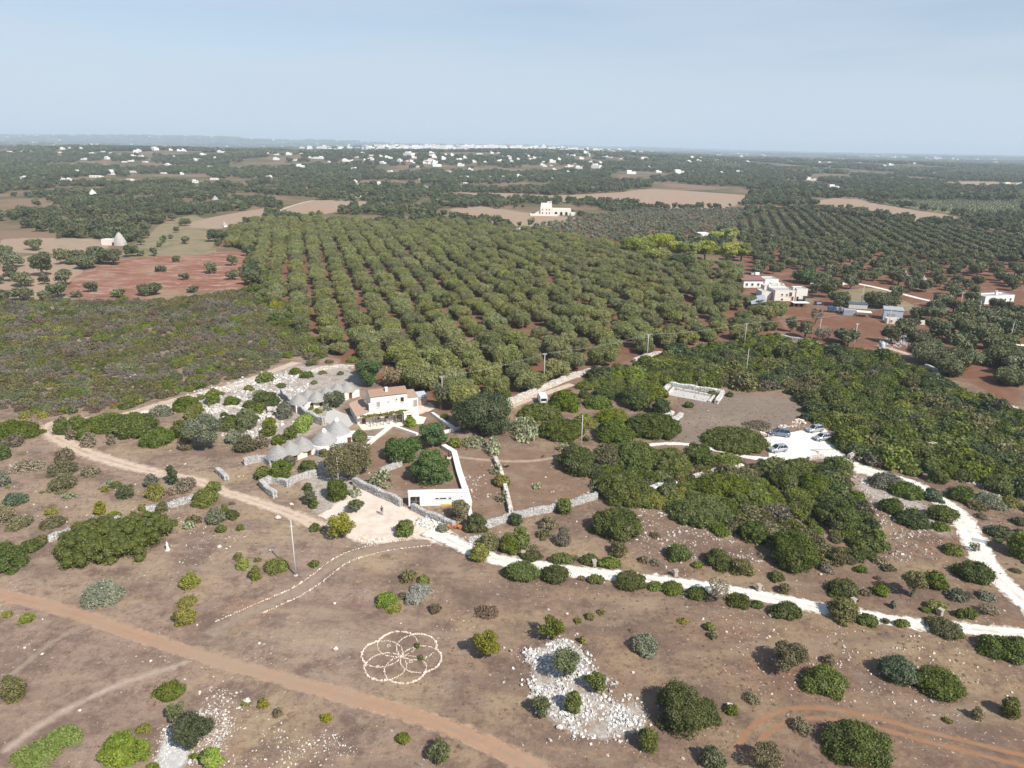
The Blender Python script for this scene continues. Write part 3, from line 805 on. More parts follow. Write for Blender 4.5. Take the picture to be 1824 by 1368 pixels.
KIND = {  # leaf material, object name, category, cover, core, jitter, hmax, leaf scale
    'mastic': ('mastic_shrub', 'shrub', 1.5, .84, .7, 3.6), 'green': ('green_shrub', 'shrub', 1.5, .82, .75, 3.2),
    'bright': ('bright_green_shrub', 'shrub', 1.6, .86, .8, 2.4), 'ygreen': ('yellow_green_shrub', 'shrub', 1.4, .78, .8, 2.4),
    'grey': ('grey_green_shrub', 'shrub', 1.1, .68, .9, 3.0), 'dry': ('dry_shrub', 'shrub', .8, .5, 1.1, 2.4),
    'mauve': ('mauve_scrub', 'shrub', .8, .55, 1.1, 1.6), 'rust': ('rusty_scrub', 'shrub', .9, .6, 1.0, 1.0),
    'silver': ('silver_shrub', 'shrub', 1.4, .8, .8, 1.4), 'brown': ('brown_green_shrub', 'shrub', 1.0, .62, .95, 3.2),
    'blue': ('blue_green_shrub', 'shrub', 1.4, .8, .8, 3.2), 'dark': ('dark_shrub', 'shrub', 1.4, .82, .8, 4.0), 'carob': ('carob_tree', 'tree', 1.5, .84, .75, 7.5),
    'olive': ('olive_shrub', 'shrub', 1.2, .72, .9, 3.5),
}
PLANTS = []
def shrub(t, kind, label, x0, y0, x1, y1, more=(), hmax=None):
    ox, oy = TILES[t]; px = [ox + x0 / 4, oy + y0 / 4, ox + x1 / 4, oy + y1 / 4]
    nm, cat, cover, core, jit, hm = KIND[kind]
    x, y, rx, ry, h = dims(*px, hmax or hm)
    rng = np.random.default_rng(int(x0 * 7 + y0 * 13 + x1) % 99991)
    vr = .06 if kind == 'carob' else (.12 if kind in ('mastic', 'green', 'bright') else .2)
    L = mound_lobes(rx, ry, h, rng, None, vr)
    for m in more:                                          # a second mass grown into the same bush
        mx = [ox + m[0] / 4, oy + m[1] / 4, ox + m[2] / 4, oy + m[3] / 4]
        x2, y2, rx2, ry2, h2 = dims(*mx, hmax or hm)
        L += [(c[0] + x2 - x, c[1] + y2 - y, *c[2:]) for c in mound_lobes(rx2, ry2, h2, rng, None, vr)]
    d = math.hypot(y, CAMH)
    me = crown(nm, L, float(np.clip(d * 0.00125, 0.10, 0.4)), cover, LEAF[kind], rng, core, jit)
    o = link(nm, me, None, (x, y, 0)); tag(o, label, cat, 'shrubs and trees round the farm')
    PLANTS.append((x, y, max(rx, ry)))
    return o


def tree(t, kind, label, x0, y0, x1, y1, name='tree', cat='tree', sq=0.8, n=9, base=0.25, cover=1.0, core=.6, jit=0.9, hfix=None):
    ox, oy = TILES[t]; px = [ox + x0 / 4, oy + y0 / 4, ox + x1 / 4, oy + y1 / 4]
    cx = (px[0] + px[2]) / 2; nr = P(cx, px[3]); s = scale_at(nr)
    r = (px[2] - px[0]) / 2 / s * 1.13; Vv = (px[3] - px[1]) / s; th = math.atan2(CAMH, nr[1])
    # the box runs from the near underside of the crown to its far top edge
    lowf = 1.35 if base < .13 else .85
    h = hfix or float(np.clip((Vv - lowf * r * math.sin(th)) / math.cos(th), 0.8 * r, 3.2 * r))
    k = 1 + (0.8 if base < .13 else .45) * r / nr[1]; x, y = nr[0] * k, nr[1] * k
    rng = np.random.default_rng(int(x0 * 5 + y0 * 11 + y1) % 99991)
    e = empty(name, (x, y, 0), rng.uniform(0, 6), label, cat, 'shrubs and trees round the farm')
    trunk_mb(r, h, rng).build('trunk', M['bark'], e)
    d = math.hypot(y, CAMH)
    link('crown', crown('crown', tree_lobes(r, h, rng, base, n, sq), float(np.clip(d * 0.0013, 0.11, 0.42)), cover, LEAF[kind], rng, core, jit, 0.15), e)
    PLANTS.append((x, y, r))
    return e


def cactus(t, label, x0, y0, x1, y1):
    ox, oy = TILES[t]; px = [ox + x0 / 4, oy + y0 / 4, ox + x1 / 4, oy + y1 / 4]
    x, y, rx, ry, h = dims(*px, 3.0); rng = np.random.default_rng(int(x0 + y0 * 3) % 9999)
    o = link('prickly_pear', cactus_mesh('prickly_pear', rx, ry, h, rng, 0.20 + 0.03 * min(4, rx)), None, (x, y, 0)); tag(o, label, 'cactus', 'prickly pears round the farm')
    PLANTS.append((x, y, max(rx, ry)))

# ------------------------------------------------------------------ single shrubs and trees, nearest first
# lower left
shrub('A', 'grey', 'large grey-green bush just above the orange dirt road near the left', 610, 45, 875, 245)
shrub('A', 'ygreen', 'top bush in the column of three yellow-green bushes', 1290, -5, 1432, 112)
shrub('A', 'ygreen', 'middle bush in the column of three yellow-green bushes', 1275, 145, 1412, 232)
shrub('A', 'ygreen', 'lowest bush in the column of three yellow-green bushes', 1250, 228, 1402, 372)
shrub('A', 'ygreen', 'tiny yellow bush below the orange road at the left edge', 15, 256, 102, 302)
shrub('A', 'bright', 'small bright green cushion below the orange road near the left edge', 148, 270, 258, 350)
shrub('A', 'brown', 'loose yellowish bush beside the worn path at the left edge', 40, 740, 212, 935)
shrub('A', 'green', 'round green bush just above the small tree by the white gravel', 1115, 756, 1342, 912)
tree('A', 'olive', 'small leaning olive tree between round bush and white gravel', 1205, 915, 1332, 1065, 'olive_tree', 'olive tree')
tree('A', 'dark', 'dark oak tree standing on the white gravel at lower left', 1268, 1000, 1530, 1255, 'oak_tree', 'tree', n=11, core=.7, cover=1.2)
shrub('A', 'ygreen', 'small olive-yellow bush above the bright bush at the bottom edge', 975, 1058, 1095, 1136)
shrub('A', 'bright', 'long light green mound leaning up right in the bottom left corner', 130, 1180, 470, 1400, [(330, 1080, 608, 1260)], hmax=1.5)
shrub('A', 'bright', 'bright green double bush left of the white gravel at bottom', 742, 1140, 1030, 1400, [(980, 1190, 1090, 1340)])
shrub('A', 'bright', 'bright green bush cut by the bottom edge below the oak', 1450, 1248, 1592, 1405)
shrub('A', 'green', 'low green sprig between the oak and the bottom edge', 1340, 1272, 1442, 1314)
shrub('A', 'green', 'small green bush at the bottom edge beside white gravel', 1040, 1345, 1150, 1410)
shrub('A', 'ygreen', 'tiny yellow bush tucked under the white boulder', 1720, 885, 1788, 932)
shrub('B', 'green', 'small green bush above the head of the stone-lined path', -35, -60, 40, 46)
# round the stone flower
shrub('B', 'brown', 'dark brownish bush above the silver bush', 1028, -42, 1148, 58)
shrub('B', 'green', 'small green bush touching the dark brownish bush', 1148, -4, 1242, 62)
shrub('B', 'silver', 'silver-grey bush above the stone flower', 1090, 56, 1252, 160, [(1058, 110, 1210, 222)])
shrub('B', 'mauve', 'low brown tuft at the left foot of the silver bush', 1012, 122, 1082, 172)
shrub('B', 'bright', 'bright green bush left of the silver bush', 846, 122, 1016, 242)
shrub('B', 'ygreen', 'pale yellow cushion at the foot of the bright green bush', 932, 200, 1042, 274)
tree('B', 'ygreen', 'yellow-green fig tree alone in the dry grass right of the stone flower', 1545, 395, 1732, 605, 'fig_tree', 'tree', cover=1.3, core=.55)
shrub('B', 'green', 'small leafy plant growing inside the stone flower, upper of two', 1126, 482, 1168, 518, hmax=0.7)
shrub('B', 'green', 'small leafy plant growing inside the stone flower, lower of two', 1158, 570, 1194, 606, hmax=0.7)
shrub('B', 'ygreen', 'small olive tuft below the road left of the thin footpath', 18, 882, 92, 952)
shrub('B', 'dry', 'grey dead tuft below the orange road', 128, 948, 204, 1018)
shrub('B', 'ygreen', 'small olive bush beside the thin footpath below the orange road', 456, 988, 548, 1048)
shrub('B', 'green', 'round green bush near the bottom edge centre', 1000, 1128, 1100, 1212)
tree('B', 'olive', 'small olive tree near the bottom edge below the orange road', 1228, 1200, 1402, 1345, 'olive_tree', 'olive tree')
shrub('B', 'rust', 'dark rusty tuft right of the silver bush', 1228, 205, 1322, 276)
shrub('B', 'rust', 'wide dark rusty tuft above the lone fig tree', 1556, 212, 1744, 312)
# road edge
shrub('G', 'mastic', 'dark mound at the left end of the row below the white lane', -88, 1274, 216, 1424)
shrub('G', 'mastic', 'second dark mound of the row below the white lane', 196, 1294, 412, 1442)
shrub('C', 'green', 'small bush between dark mounds below the white lane', 528, -4, 668, 64)
shrub('C', 'brown', 'tiny tuft left of a small bush below the white lane', 462, 2, 524, 38)
shrub('C', 'mastic', 'largest dark round bush below the white lane', 712, -30, 962, 118)
shrub('C', 'green', 'bush joining the largest round bush on its right', 955, 40, 1070, 118)
shrub('C', 'mastic', 'dark bush right of the largest round bush', 1058, 40, 1218, 152)
shrub('C', 'mastic', 'low dark bush beside the yellowish roadside tree', 1226, 80, 1402, 180)
tree('C', 'dry', 'sparse yellowish tree leaning over the white lane', 1372, 15, 1545, 192, 'roadside_tree', 'tree', cover=.6, core=0)
shrub('C', 'mastic', 'round dark bush right of the sparse yellowish tree', 1512, 122, 1698, 246)
shrub('C', 'mastic', 'small dark bush trailing the round dark bush', 1692, 176, 1784, 240)
shrub('D', 'mastic', 'broad low bush below the lane with a white stone at its foot', -18, 198, 248, 320)
shrub('D', 'brown', 'dark bush with twiggy top overhanging the white lane', 405, 170, 628, 358)
shrub('D', 'mastic', 'low round bush below the white lane', 618, 274, 778, 370)
shrub('D', 'green', 'flat green bush below the white lane', 882, 316, 1012, 374)
shrub('D', 'brown', 'tiny bush between two bushes below the white lane', 800, 308, 872, 348)
shrub('D', 'brown', 'brownish dark bush at the lane edge beside a stone pillar', 1098, 288, 1348, 458)
shrub('D', 'green', 'small bush at the right foot of the brownish dark bush', 1322, 398, 1388, 452)
shrub('D', 'mastic', 'wide dark thicket below the white lane at the right edge', 1448, 424, 1720, 600, [(1600, 440, 1840, 640)])
# stones heap
tree('C', 'green', 'twisted small tree at the top of the white rubble', 200, 296, 384, 490, 'wild_pear_tree', 'tree', n=8, core=.5)
tree('C', 'olive', 'olive tree growing out of the white rubble', 272, 545, 484, 760, 'olive_tree', 'olive tree', n=11)
tree('C', 'green', 'small green tree on the right slope of the rubble', 516, 695, 664, 845, 'wild_pear_tree', 'tree')
shrub('C', 'green', 'leaning leafy bush in the middle of the rubble', 365, 838, 494, 1002)
tree('C', 'olive', 'small olive tree at the lower left foot of the rubble', 130, 868, 284, 1015, 'olive_tree', 'olive tree')
shrub('C', 'grey', 'grey-green bush in open grass right of the rubble', 840, 425, 1050, 590)
shrub('C', 'mastic', 'huge dark green thicket right of the rubble', 1005, 765, 1350, 1222, [(1180, 880, 1474, 1110)])
shrub('C', 'mastic', 'dark round bush below the huge thicket at the bottom', 880, 1106, 1042, 1284)
shrub('C', 'mastic', 'small round bush with white rocks behind it', 1508, 922, 1608, 1002)
shrub('C', 'olive', 'olive-green bush cut by the bottom edge right of centre', 1318, 1236, 1502, 1405)
tree('C', 'brown', 'yellowish sparse bush at the lower end of the orange ruts', 1690, 1205, 1900, 1405, 'wild_pear_tree', 'tree', core=.3)
for k, (b, lab) in enumerate([((518, 268, 588, 320), 'small olive tuft above the rubble, largest of three'), ((604, 240, 664, 282), 'small olive tuft above the rubble, rightmost of three'),
        ((438, 303, 494, 342), 'small olive tuft above the rubble, leftmost of three'), ((478, 438, 522, 492), 'yellow tuft at the upper right rim of the rubble'),
        ((828, 378, 868, 404), 'tiny dark tuft in the grass right of the rubble'), ((1178, 300, 1258, 352), 'yellow-green tuft in the field left of a pair of tufts'),
        ((1362, 338, 1442, 402), 'green tuft in the field below the white lane, upper of a pair'), ((1392, 402, 1458, 458), 'brownish tuft in the field below the white lane, lower of a pair')]):
    shrub('C', ['ygreen', 'ygreen', 'ygreen', 'ygreen', 'rust', 'ygreen', 'green', 'brown'][k], lab, *b)
shrub('C', 'dry', 'leafless twiggy bush casting a long shadow above the orange ruts', 1640, 838, 1762, 928)
# lower right
tree('D', 'brown', 'olive-brown open tree with a long shadow left of the round mound', 20, 475, 264, 710, 'wild_pear_tree', 'tree', n=10)
shrub('D', 'green', 'perfectly round green mound above the orange ruts', 203, 652, 548, 878)
shrub('D', 'blue', 'blue-green bush leaning on the largest round mound', 768, 588, 1040, 812)
shrub('D', 'mastic', 'largest round dark green mound in the lower right field', 984, 658, 1368, 920)
shrub('D', 'mastic', 'small pointed bush near the right edge above the orange ruts', 1630, 888, 1768, 1042)
shrub('D', 'dry', 'sparse pale sapling with a thin shadow above the orange ruts', 1438, 948, 1524, 1048)
shrub('D', 'ygreen', 'tiny yellow-green cushion above the orange ruts', 1238, 1012, 1304, 1060)
shrub('D', 'dry', 'grey twiggy bush above the perfectly round mound', 388, 568, 474, 652)
shrub('D', 'mastic', 'big mound inside the bend of the orange ruts at the bottom', 340, 1060, 872, 1420)
shrub('D', 'dry', 'pale sparse bush beside the inner orange rut', 150, 1020, 294, 1145)
# above the lane, right
shrub('D', 'mastic', 'dark bush above the lane beside a stone pillar', 398, 22, 632, 182)
shrub('D', 'green', 'green bush above the lane right of the dark bush', 738, 68, 854, 158)
shrub('D', 'grey', 'small pale bush at the upper verge of the lane', 858, 188, 912, 240)
tree('D', 'brown', 'tall brownish tree above the lane', 930, -60, 1100, 172, 'wild_pear_tree', 'tree', core=.3)
shrub('D', 'green', 'green bush behind the tall brownish tree', 1078, -30, 1252, 112)
shrub('D', 'grey', 'grey bush right of the tall brownish tree', 1268, 98, 1404, 198)
shrub('D', 'ygreen', 'olive bush at the upper verge of the lane near a pillar', 1108, 178, 1264, 264)
shrub('D', 'green', 'long low green bush at the upper verge of the lane', 1298, 238, 1504, 312)
shrub('D', 'grey', 'grey-olive bush near the right end of the lane', 1478, 108, 1604, 188)
tree('D', 'dry', 'small orange-leaved tree near the right end of the lane', 1508, 200, 1622, 286, 'wild_pear_tree', 'tree', core=0, cover=.6)
shrub('D', 'dry', 'dry tuft above the lane beside the green bush', 640, 100, 740, 150)
shrub('D', 'mastic', 'big round olive-green bush between lane and white road', 1300, -100, 1604, 74)
shrub('D', 'brown', 'brown bush at the upper verge near the leftmost lane pillar', 60, 60, 150, 140)
# left middle
shrub('E', 'mastic', 'dark mound at the left edge beside the track bend', -120, 258, 302, 432)
shrub('E', 'dry', 'brown bush at the foot of the mound by the track bend', 28, 366, 184, 464)
shrub('E', 'dark', 'small dark bush at the left edge below the mound', -10, 438, 92, 548)
for b, lab, kd in [((398, 458, 532, 574), 'dry bush against the lower edge of the track bend', 'dry'), ((98, 532, 324, 648), 'dry bush left of two others below the track bend', 'dry'),
        ((348, 548, 584, 664), 'wide olive-brown bush below the track bend', 'brown'), ((368, 638, 554, 784), 'tall olive-brown bush below the wide one', 'brown'),
        ((588, 588, 714, 672), 'dry grey bush beside the track', 'dry'), ((-10, 638, 78, 742), 'pale green bush at the left edge', 'grey'), ((52, 776, 198, 884), 'dark blue-green bush near the left edge', 'blue'),
        ((788, 698, 868, 750), 'low green cushion in dry grass', 'green'), ((762, 683, 808, 720), 'tiny grey-green cushion in dry grass', 'grey'), ((728, 728, 778, 777), 'tiny yellow cushion left of the dark conical bush', 'ygreen'),
        ((838, 722, 968, 834), 'dark conical bush in dry grass below the track', 'dark'), ((678, 852, 762, 945), 'round yellow-green bush in dry grass', 'ygreen'), ((328, 882, 414, 944), 'yellow tuft behind a dry bush', 'ygreen'),
        ((308, 938, 484, 1044), 'dry bush with a yellow tuft behind it', 'brown'), ((-10, 878, 114, 1014), 'dry bush at the left edge among others', 'dry'), ((68, 938, 244, 1054), 'dry greenish bush near the left edge', 'brown'),
        ((1038, 648, 1134, 750), 'grey-green pointed bush at the track edge', 'grey'), ((1048, 715, 1188, 842), 'two-toned green and yellow bush below the pointed bush', 'ygreen'), ((1194, 606, 1278, 728), 'dark upright bush at the track edge', 'dark'),
        ((1252, 668, 1394, 794), 'grey leafless bush right of the dark upright bush', 'mauve'), ((1198, 738, 1264, 802), 'small dry bush below the dark upright bush', 'dry'),
        ((478, 328, 554, 408), 'dry bush inside the track bend', 'dry'), ((588, 358, 694, 464), 'brown bush inside the track bend', 'dry'), ((553, 326, 624, 414), 'green bush inside the track bend', 'green'), ((768, 368, 824, 444), 'small dry bush inside the track bend', 'dry'),
        ((388, 250, 524, 374), 'leftmost mound of the thicket inside the track loop', 'green'), ((500, 228, 624, 344), 'dark second mound of the thicket inside the track loop', 'mastic'), ((588, 208, 950, 364), 'yellowish broad mound of the thicket inside the track loop', 'green'),
        ((808, 212, 1134, 404), 'big dark mound of the thicket inside the track loop', 'mastic'), ((1018, 318, 1264, 464), 'lower right mound of the thicket inside the track loop', 'mastic'), ((1228, 270, 1384, 404), 'dark mound beside the pale grey tree', 'mastic'),
        ((1278, 388, 1384, 484), 'dry bush left of the pale grey tree', 'dry'), ((1072, 152, 1234, 244), 'grey-green bush below the upper track', 'grey'), ((1238, 92, 1434, 204), 'dark bush below the upper track', 'mastic'),
        ((1338, 140, 1444, 274), 'yellow-green bush above the pale grey tree', 'ygreen'), ((1476, 46, 1578, 164), 'green bush on white stones beside the upper track', 'green'), ((1602, 90, 1708, 174), 'flat green bush on white stones', 'green'),
        ((1538, 228, 1722, 354), 'dark bush right of the pale grey tree', 'mastic'), ((1698, 188, 1840, 364), 'olive bush on stones above the front huts', 'olive'), ((1608, 334, 1724, 440), 'pale leafy bush right of the pale grey tree', 'grey'),
        ((1668, 378, 1840, 506), 'yellow dry bush left of the front huts', 'brown'), ((1468, 698, 1588, 788), 'green bush at the lower edge of the track', 'green'), ((1380, 750, 1564, 894), 'green bush on white stones below the track', 'green'),
        ((1476, 890, 1614, 1018), 'grey olive bush below the track', 'grey'), ((1558, 868, 1638, 928), 'small dark bush above a round one below the track', 'mastic'), ((1606, 902, 1704, 976), 'round dark bush below the track', 'mastic'),
        ((1326, 938, 1454, 1002), 'low olive bush above the small cactus', 'brown'), ((1538, 1008, 1624, 1072), 'small green bush below the grey olive bush', 'green'), ((1688, 1008, 1744, 1054), 'tiny green bush in stony grass', 'green'),
        ((1692, 1252, 1788, 1334), 'round green bush left of the tall concrete pole', 'bright'), ((1668, 1212, 1738, 1268), 'small olive bush above the round green bush', 'brown'),
        ((262, 1078, 348, 1164), 'yellow-green bush on the wall end at left', 'ygreen'), ((428, 1062, 504, 1148), 'olive bush at the left foot of the giant mound', 'brown'), ((518, 983, 614, 1044), 'yellow bush at the upper left of the giant mound', 'ygreen'),
        ((988, 862, 1054, 914), 'yellow tuft on the upper edge of the giant mound', 'ygreen'), ((1118, 848, 1208, 924), 'yellow-brown bush at the stone wall above the giant mound', 'brown'), ((798, 918, 868, 962), 'tiny yellow tuft at the upper edge of the giant mound', 'ygreen'),
        ((138, 198, 234, 254), 'yellowish bush beyond the track bend at left', 'ygreen'), ((273, 203, 348, 248), 'small yellow bush beyond the track bend', 'ygreen'), ((430, 156, 494, 218), 'small green bush beyond the track', 'green'), ((494, 152, 562, 218), 'olive bush beyond the track', 'olive')]:
    shrub('E', kd, lab, *b)
shrub('E', 'mastic', 'giant dark green mound left of the tall concrete pole', 458, 930, 1000, 1348, [(760, 895, 1268, 1290)])
shrub('E', 'mastic', 'dark green mound cut by the left edge', -380, 1120, 250, 1405, [(140, 1110, 320, 1220)])
tree('E', 'grey', 'big pale grey-green tree inside the track loop', 1360, 222, 1584, 495, 'pale_tree', 'tree', cover=1.4, core=.75)
cactus('E', 'pale green prickly pear in dry grass at left', 448, 768, 548, 834)
cactus('E', 'small pale prickly pear below the track', 1308, 972, 1398, 1044)
# round the huts and farmhouse
for b, lab, kd in [((-20, 58, 178, 184), 'dark olive bush left of the long grey wall', 'mastic'), ((148, 143, 274, 264), 'grey-olive bush at the foot of the long grey wall', 'grey'), ((-20, 148, 58, 234), 'green bush on white stones left of the grey wall', 'green'),
        ((43, 278, 154, 384), 'green bush on stones behind the front huts', 'green'), ((283, 213, 408, 364), 'tall bright green bush behind the front huts', 'bright'), ((203, 308, 304, 404), 'dark green bush behind the front huts', 'mastic'),
        ((108, 368, 214, 444), 'low dark bush at the back of the first hut cone', 'mastic'), ((-20, 370, 104, 474), 'brown bush left of the first hut cone', 'dry'), ((192, 522, 294, 604), 'olive bush before the arched hut door', 'olive'),
        ((108, 556, 264, 718), 'round green bush before the front huts', 'green'), ((-10, 596, 124, 704), 'green bush left of the round one before the front huts', 'green'), ((313, 543, 438, 644), 'round dark green tree before the hut doors', 'mastic'),
        ((338, 708, 404, 772), 'small dark bush in the hut yard', 'mastic'), ((343, 762, 438, 874), 'olive bush in the hut yard', 'olive'), ((383, 832, 442, 898), 'dark green bush at the courtyard edge', 'mastic'),
        ((498, 686, 664, 854), 'round dark green tree at the courtyard corner', 'mastic'), ((998, 972, 1138, 1104), 'round clipped green bush in the courtyard', 'green'), ((388, 998, 464, 1062), 'small green bush above the concrete pole', 'green'),
        ((53, 1246, 234, 1362), 'round green mound left of the concrete pole foot', 'green'), ((-12, 1238, 44, 1274), 'small olive cushion left of the round mound', 'ygreen'), ((378, 1258, 452, 1312), 'small olive bush by the stone-lined path', 'green'),
        ((673, 338, 798, 434), 'dark citrus tree beside the white garden wall', 'mastic'), ((348, 153, 414, 188), 'low bush at the back hut doors', 'green'), ((408, 178, 468, 216), 'small green bush in the back hut court', 'green'),
        ((1363, 383, 1468, 464), 'round green bush left of the garden cactus row', 'green'), ((1688, 648, 1814, 744), 'yellow-green bush on the low plot wall', 'ygreen'), ((1390, 826, 1524, 990), 'brown bush before the white building', 'brown'),
        ((1493, 930, 1644, 1078), 'dark bush at the corner below the white building', 'mastic'), ((1288, 1002, 1368, 1064), 'small grey-green bush beside the orange pots', 'grey'), ((1552, 1078, 1774, 1194), 'yellowish bush above the white lane', 'brown'),
        ((1518, 1158, 1664, 1284), 'yellow flowering bush overhanging the white lane', 'ygreen'), ((1740, 1083, 1900, 1224), 'green bush at the start of the lane verge', 'green'), ((1058, 242, 1144, 314), 'bright leafy banana plant in the garden', 'bright'),
        ((988, 216, 1064, 280), 'grey-green bush under the pergola', 'grey'), ((1308, 212, 1374, 264), 'yellow bush outside the garden wall', 'ygreen'), ((453, 462, 524, 524), 'yellow-green bush at the white hut foot', 'ygreen'),
        ((1740, 60, 1824, 112), 'small green bush at the foot of the stone lane wall', 'green')]:
    shrub('F', kd, lab, *b)
tree('F', 'brown', 'tall brownish tree behind the short concrete pole', 496, 400, 834, 722, 'almond_tree', 'tree', n=18, core=.5, base=.1)
tree('F', 'olive', 'small tree in the middle of the courtyard', 652, 812, 778, 930, 'almond_tree', 'tree')
tree('F', 'ygreen', 'pale yellow-green tree at the lower edge of the courtyard', 524, 926, 714, 1116, 'fig_tree', 'tree', cover=.9, core=.4)
tree('F', 'carob', 'tall dark cypress-like tree in the garden', 1162, 262, 1354, 485, 'evergreen_tree', 'tree', n=14, core=.8, cover=1.4, base=.0)
tree('F', 'carob', 'dark spreading tree left of the tall one in the garden', 918, 366, 1170, 580, 'evergreen_tree', 'tree', n=12, core=.75, cover=1.3, base=.0)
shrub('F', 'carob', 'big domed carob tree behind the white building', 1102, 482, 1394, 750)
tree('F', 'dark', 'huge dark oak right of the farmhouse garden', 1428, 45, 1830, 388, 'oak_tree', 'tree', n=26, core=.75, cover=1.2, base=.0)
tree('F', 'olive', 'olive tree right of the farmhouse shed', 1238, -10, 1404, 194, 'olive_tree', 'olive tree')
tree('F', 'olive', 'round olive tree in the court of the back huts', 476, 56, 634, 164, 'olive_tree', 'olive tree', n=12)
for b, lab in [((658, 732, 754, 814), 'prickly pear at the courtyard corner'), ((798, 602, 980, 764), 'big prickly pear clump behind the courtyard wall'), ((478, 143, 544, 198), 'prickly pear in the back hut court'),
        ((1458, 368, 1644, 464), 'long prickly pear row in the garden'), ((1638, 368, 1748, 524), 'grey prickly pear at the upper end of the low plot wall'), ((1668, 556, 1748, 652), 'prickly pear halfway down the low plot wall'),
        ((1718, 748, 1804, 864), 'prickly pear at the lower end of the low plot wall')]:
    cactus('F', lab, *b)
cactus('G', 'large prickly pear thicket right of the huge oak', -20, 216, 196, 424)
cactus('G', 'agave-like prickly pear alone in the brown plot', 148, 698, 214, 758)
cactus('G', 'prickly pear at the edge of the dark thicket', 548, 688, 644, 764)
cactus('G', 'prickly pear at the stone gatepost', 328, 398, 404, 492)
tree('J', 'carob', 'dark green tree behind the farmhouse', 715, 1180, 905, 1400, 'evergreen_tree', 'tree', n=12, core=.75, cover=1.3, base=.1)
tree('J', 'dry', 'pale brownish bush tree behind the farmhouse', 895, 1245, 1095, 1400, 'almond_tree', 'tree', cover=.8, core=.3)
# middle: thicket right of the farmhouse
for b, lab, kd in [((258, 52, 490, 210), 'dark round bush right of the small white van', 'mastic'), ((28, 138, 364, 276), 'broad green bush below the small white van', 'mastic'), ((178, 248, 514, 420), 'large green bush left of the middle concrete pole', 'mastic'),
        ((428, 218, 600, 326), 'yellowish bush right of the middle concrete pole', 'ygreen'), ((450, -15, 584, 48), 'bush at the end of the stone lane wall', 'green'), ((468, 48, 564, 110), 'small bush at the edge of the lane', 'mastic'),
        ((578, 12, 774, 114), 'dark bush in the row below the lane', 'mastic'), ((508, 82, 708, 184), 'round bush alone on bare ground below the lane', 'mastic'), ((758, 18, 1004, 204), 'tall dark bush left of the ruined enclosure', 'mastic'),
        ((878, -6, 1104, 124), 'green bush behind the tall dark bush by the enclosure', 'green'), ((978, 118, 1128, 240), 'dark bush at the left corner of the enclosure', 'dark'), ((588, 178, 834, 304), 'olive bush between bare patches', 'green'),
        ((568, 268, 874, 446), 'large bush with a yellow right side', 'green'), ((798, 206, 1218, 408), 'wide dark mound at the edge of the clearing', 'mastic'), ((1222, 128, 1294, 176), 'small bush alone inside the clearing', 'green'),
        ((1392, 48, 1468, 94), 'small bush growing on the enclosure wall', 'green'), ((1523, 58, 1580, 97), 'small bush right of the enclosure', 'olive'), ((1338, 298, 1818, 506), 'big dark mound left of the car park', 'mastic'),
        ((312, 438, 604, 680), 'dark mound at the left end of the central thicket', 'mastic'), ((556, 438, 774, 624), 'brownish mound in the central thicket', 'brown'), ((698, 398, 1054, 656), 'big mound in the middle of the central thicket', 'green'),
        ((956, 448, 1274, 706), 'olive mound in the central thicket', 'green'), ((1198, 428, 1434, 606), 'dark mound below the white footpath', 'mastic'), ((1398, 488, 1644, 626), 'mound behind the half-hidden wall', 'green'),
        ((588, 640, 994, 886), 'large mound above the grey stone wall end', 'mastic'), ((1268, 640, 1704, 824), 'low dark mound below the half-hidden wall', 'mastic'), ((1088, 798, 1584, 1046), 'largest dark mound of the lower thicket', 'mastic'),
        ((958, 788, 1114, 894), 'small olive bush at the lower thicket edge', 'ygreen'), ((1038, 718, 1194, 844), 'olive bush before pale rocks', 'olive'), ((1158, 738, 1244, 804), 'small bush right of pale rocks', 'ygreen'),
        ((553, 886, 924, 1144), 'isolated dark mound below the grey stone wall', 'mastic'), ((308, 822, 434, 944), 'green bush growing on the grey stone wall', 'green'), ((-18, 928, 74, 1024), 'dark bush at the left end of the grey stone wall', 'dark'),
        ((-10, 1040, 134, 1204), 'leafy bush above the white lane', 'green'), ((53, 1183, 214, 1274), 'green bush at the left of the upper lane verge', 'mastic'), ((243, 1213, 468, 1294), 'flat green bush on the upper lane verge', 'mastic'),
        ((473, 1218, 624, 1304), 'dark green bush on the upper lane verge beside a pillar', 'mastic'), ((598, 1238, 794, 1324), 'long green bush on the upper lane verge', 'green'), ((188, 948, 324, 1054), 'twiggy dry bush below the stone wall', 'dry'),
        ((298, 1058, 424, 1174), 'leafless grey bush above the lane', 'mauve'), ((173, 1038, 278, 1114), 'olive tuft above the lane', 'brown'), ((688, 1132, 824, 1244), 'brownish bush below the isolated dark mound', 'brown'),
        ((898, 1228, 974, 1284), 'small dry tuft above the lane', 'dry'), ((1088, 1142, 1268, 1284), 'round dark bush in stony ground above the lane', 'mastic'), ((1362, 1188, 1554, 1334), 'dark bush in stony ground left of a brown one', 'mastic'),
        ((1538, 1248, 1718, 1380), 'brownish bush beside the dark bush in stony ground', 'brown'), ((1288, 1268, 1354, 1324), 'small olive tuft in stony ground', 'ygreen'), ((503, 368, 554, 414), 'small tuft at the foot of the middle concrete pole', 'brown')]:
    shrub('G', kd, lab, *b)
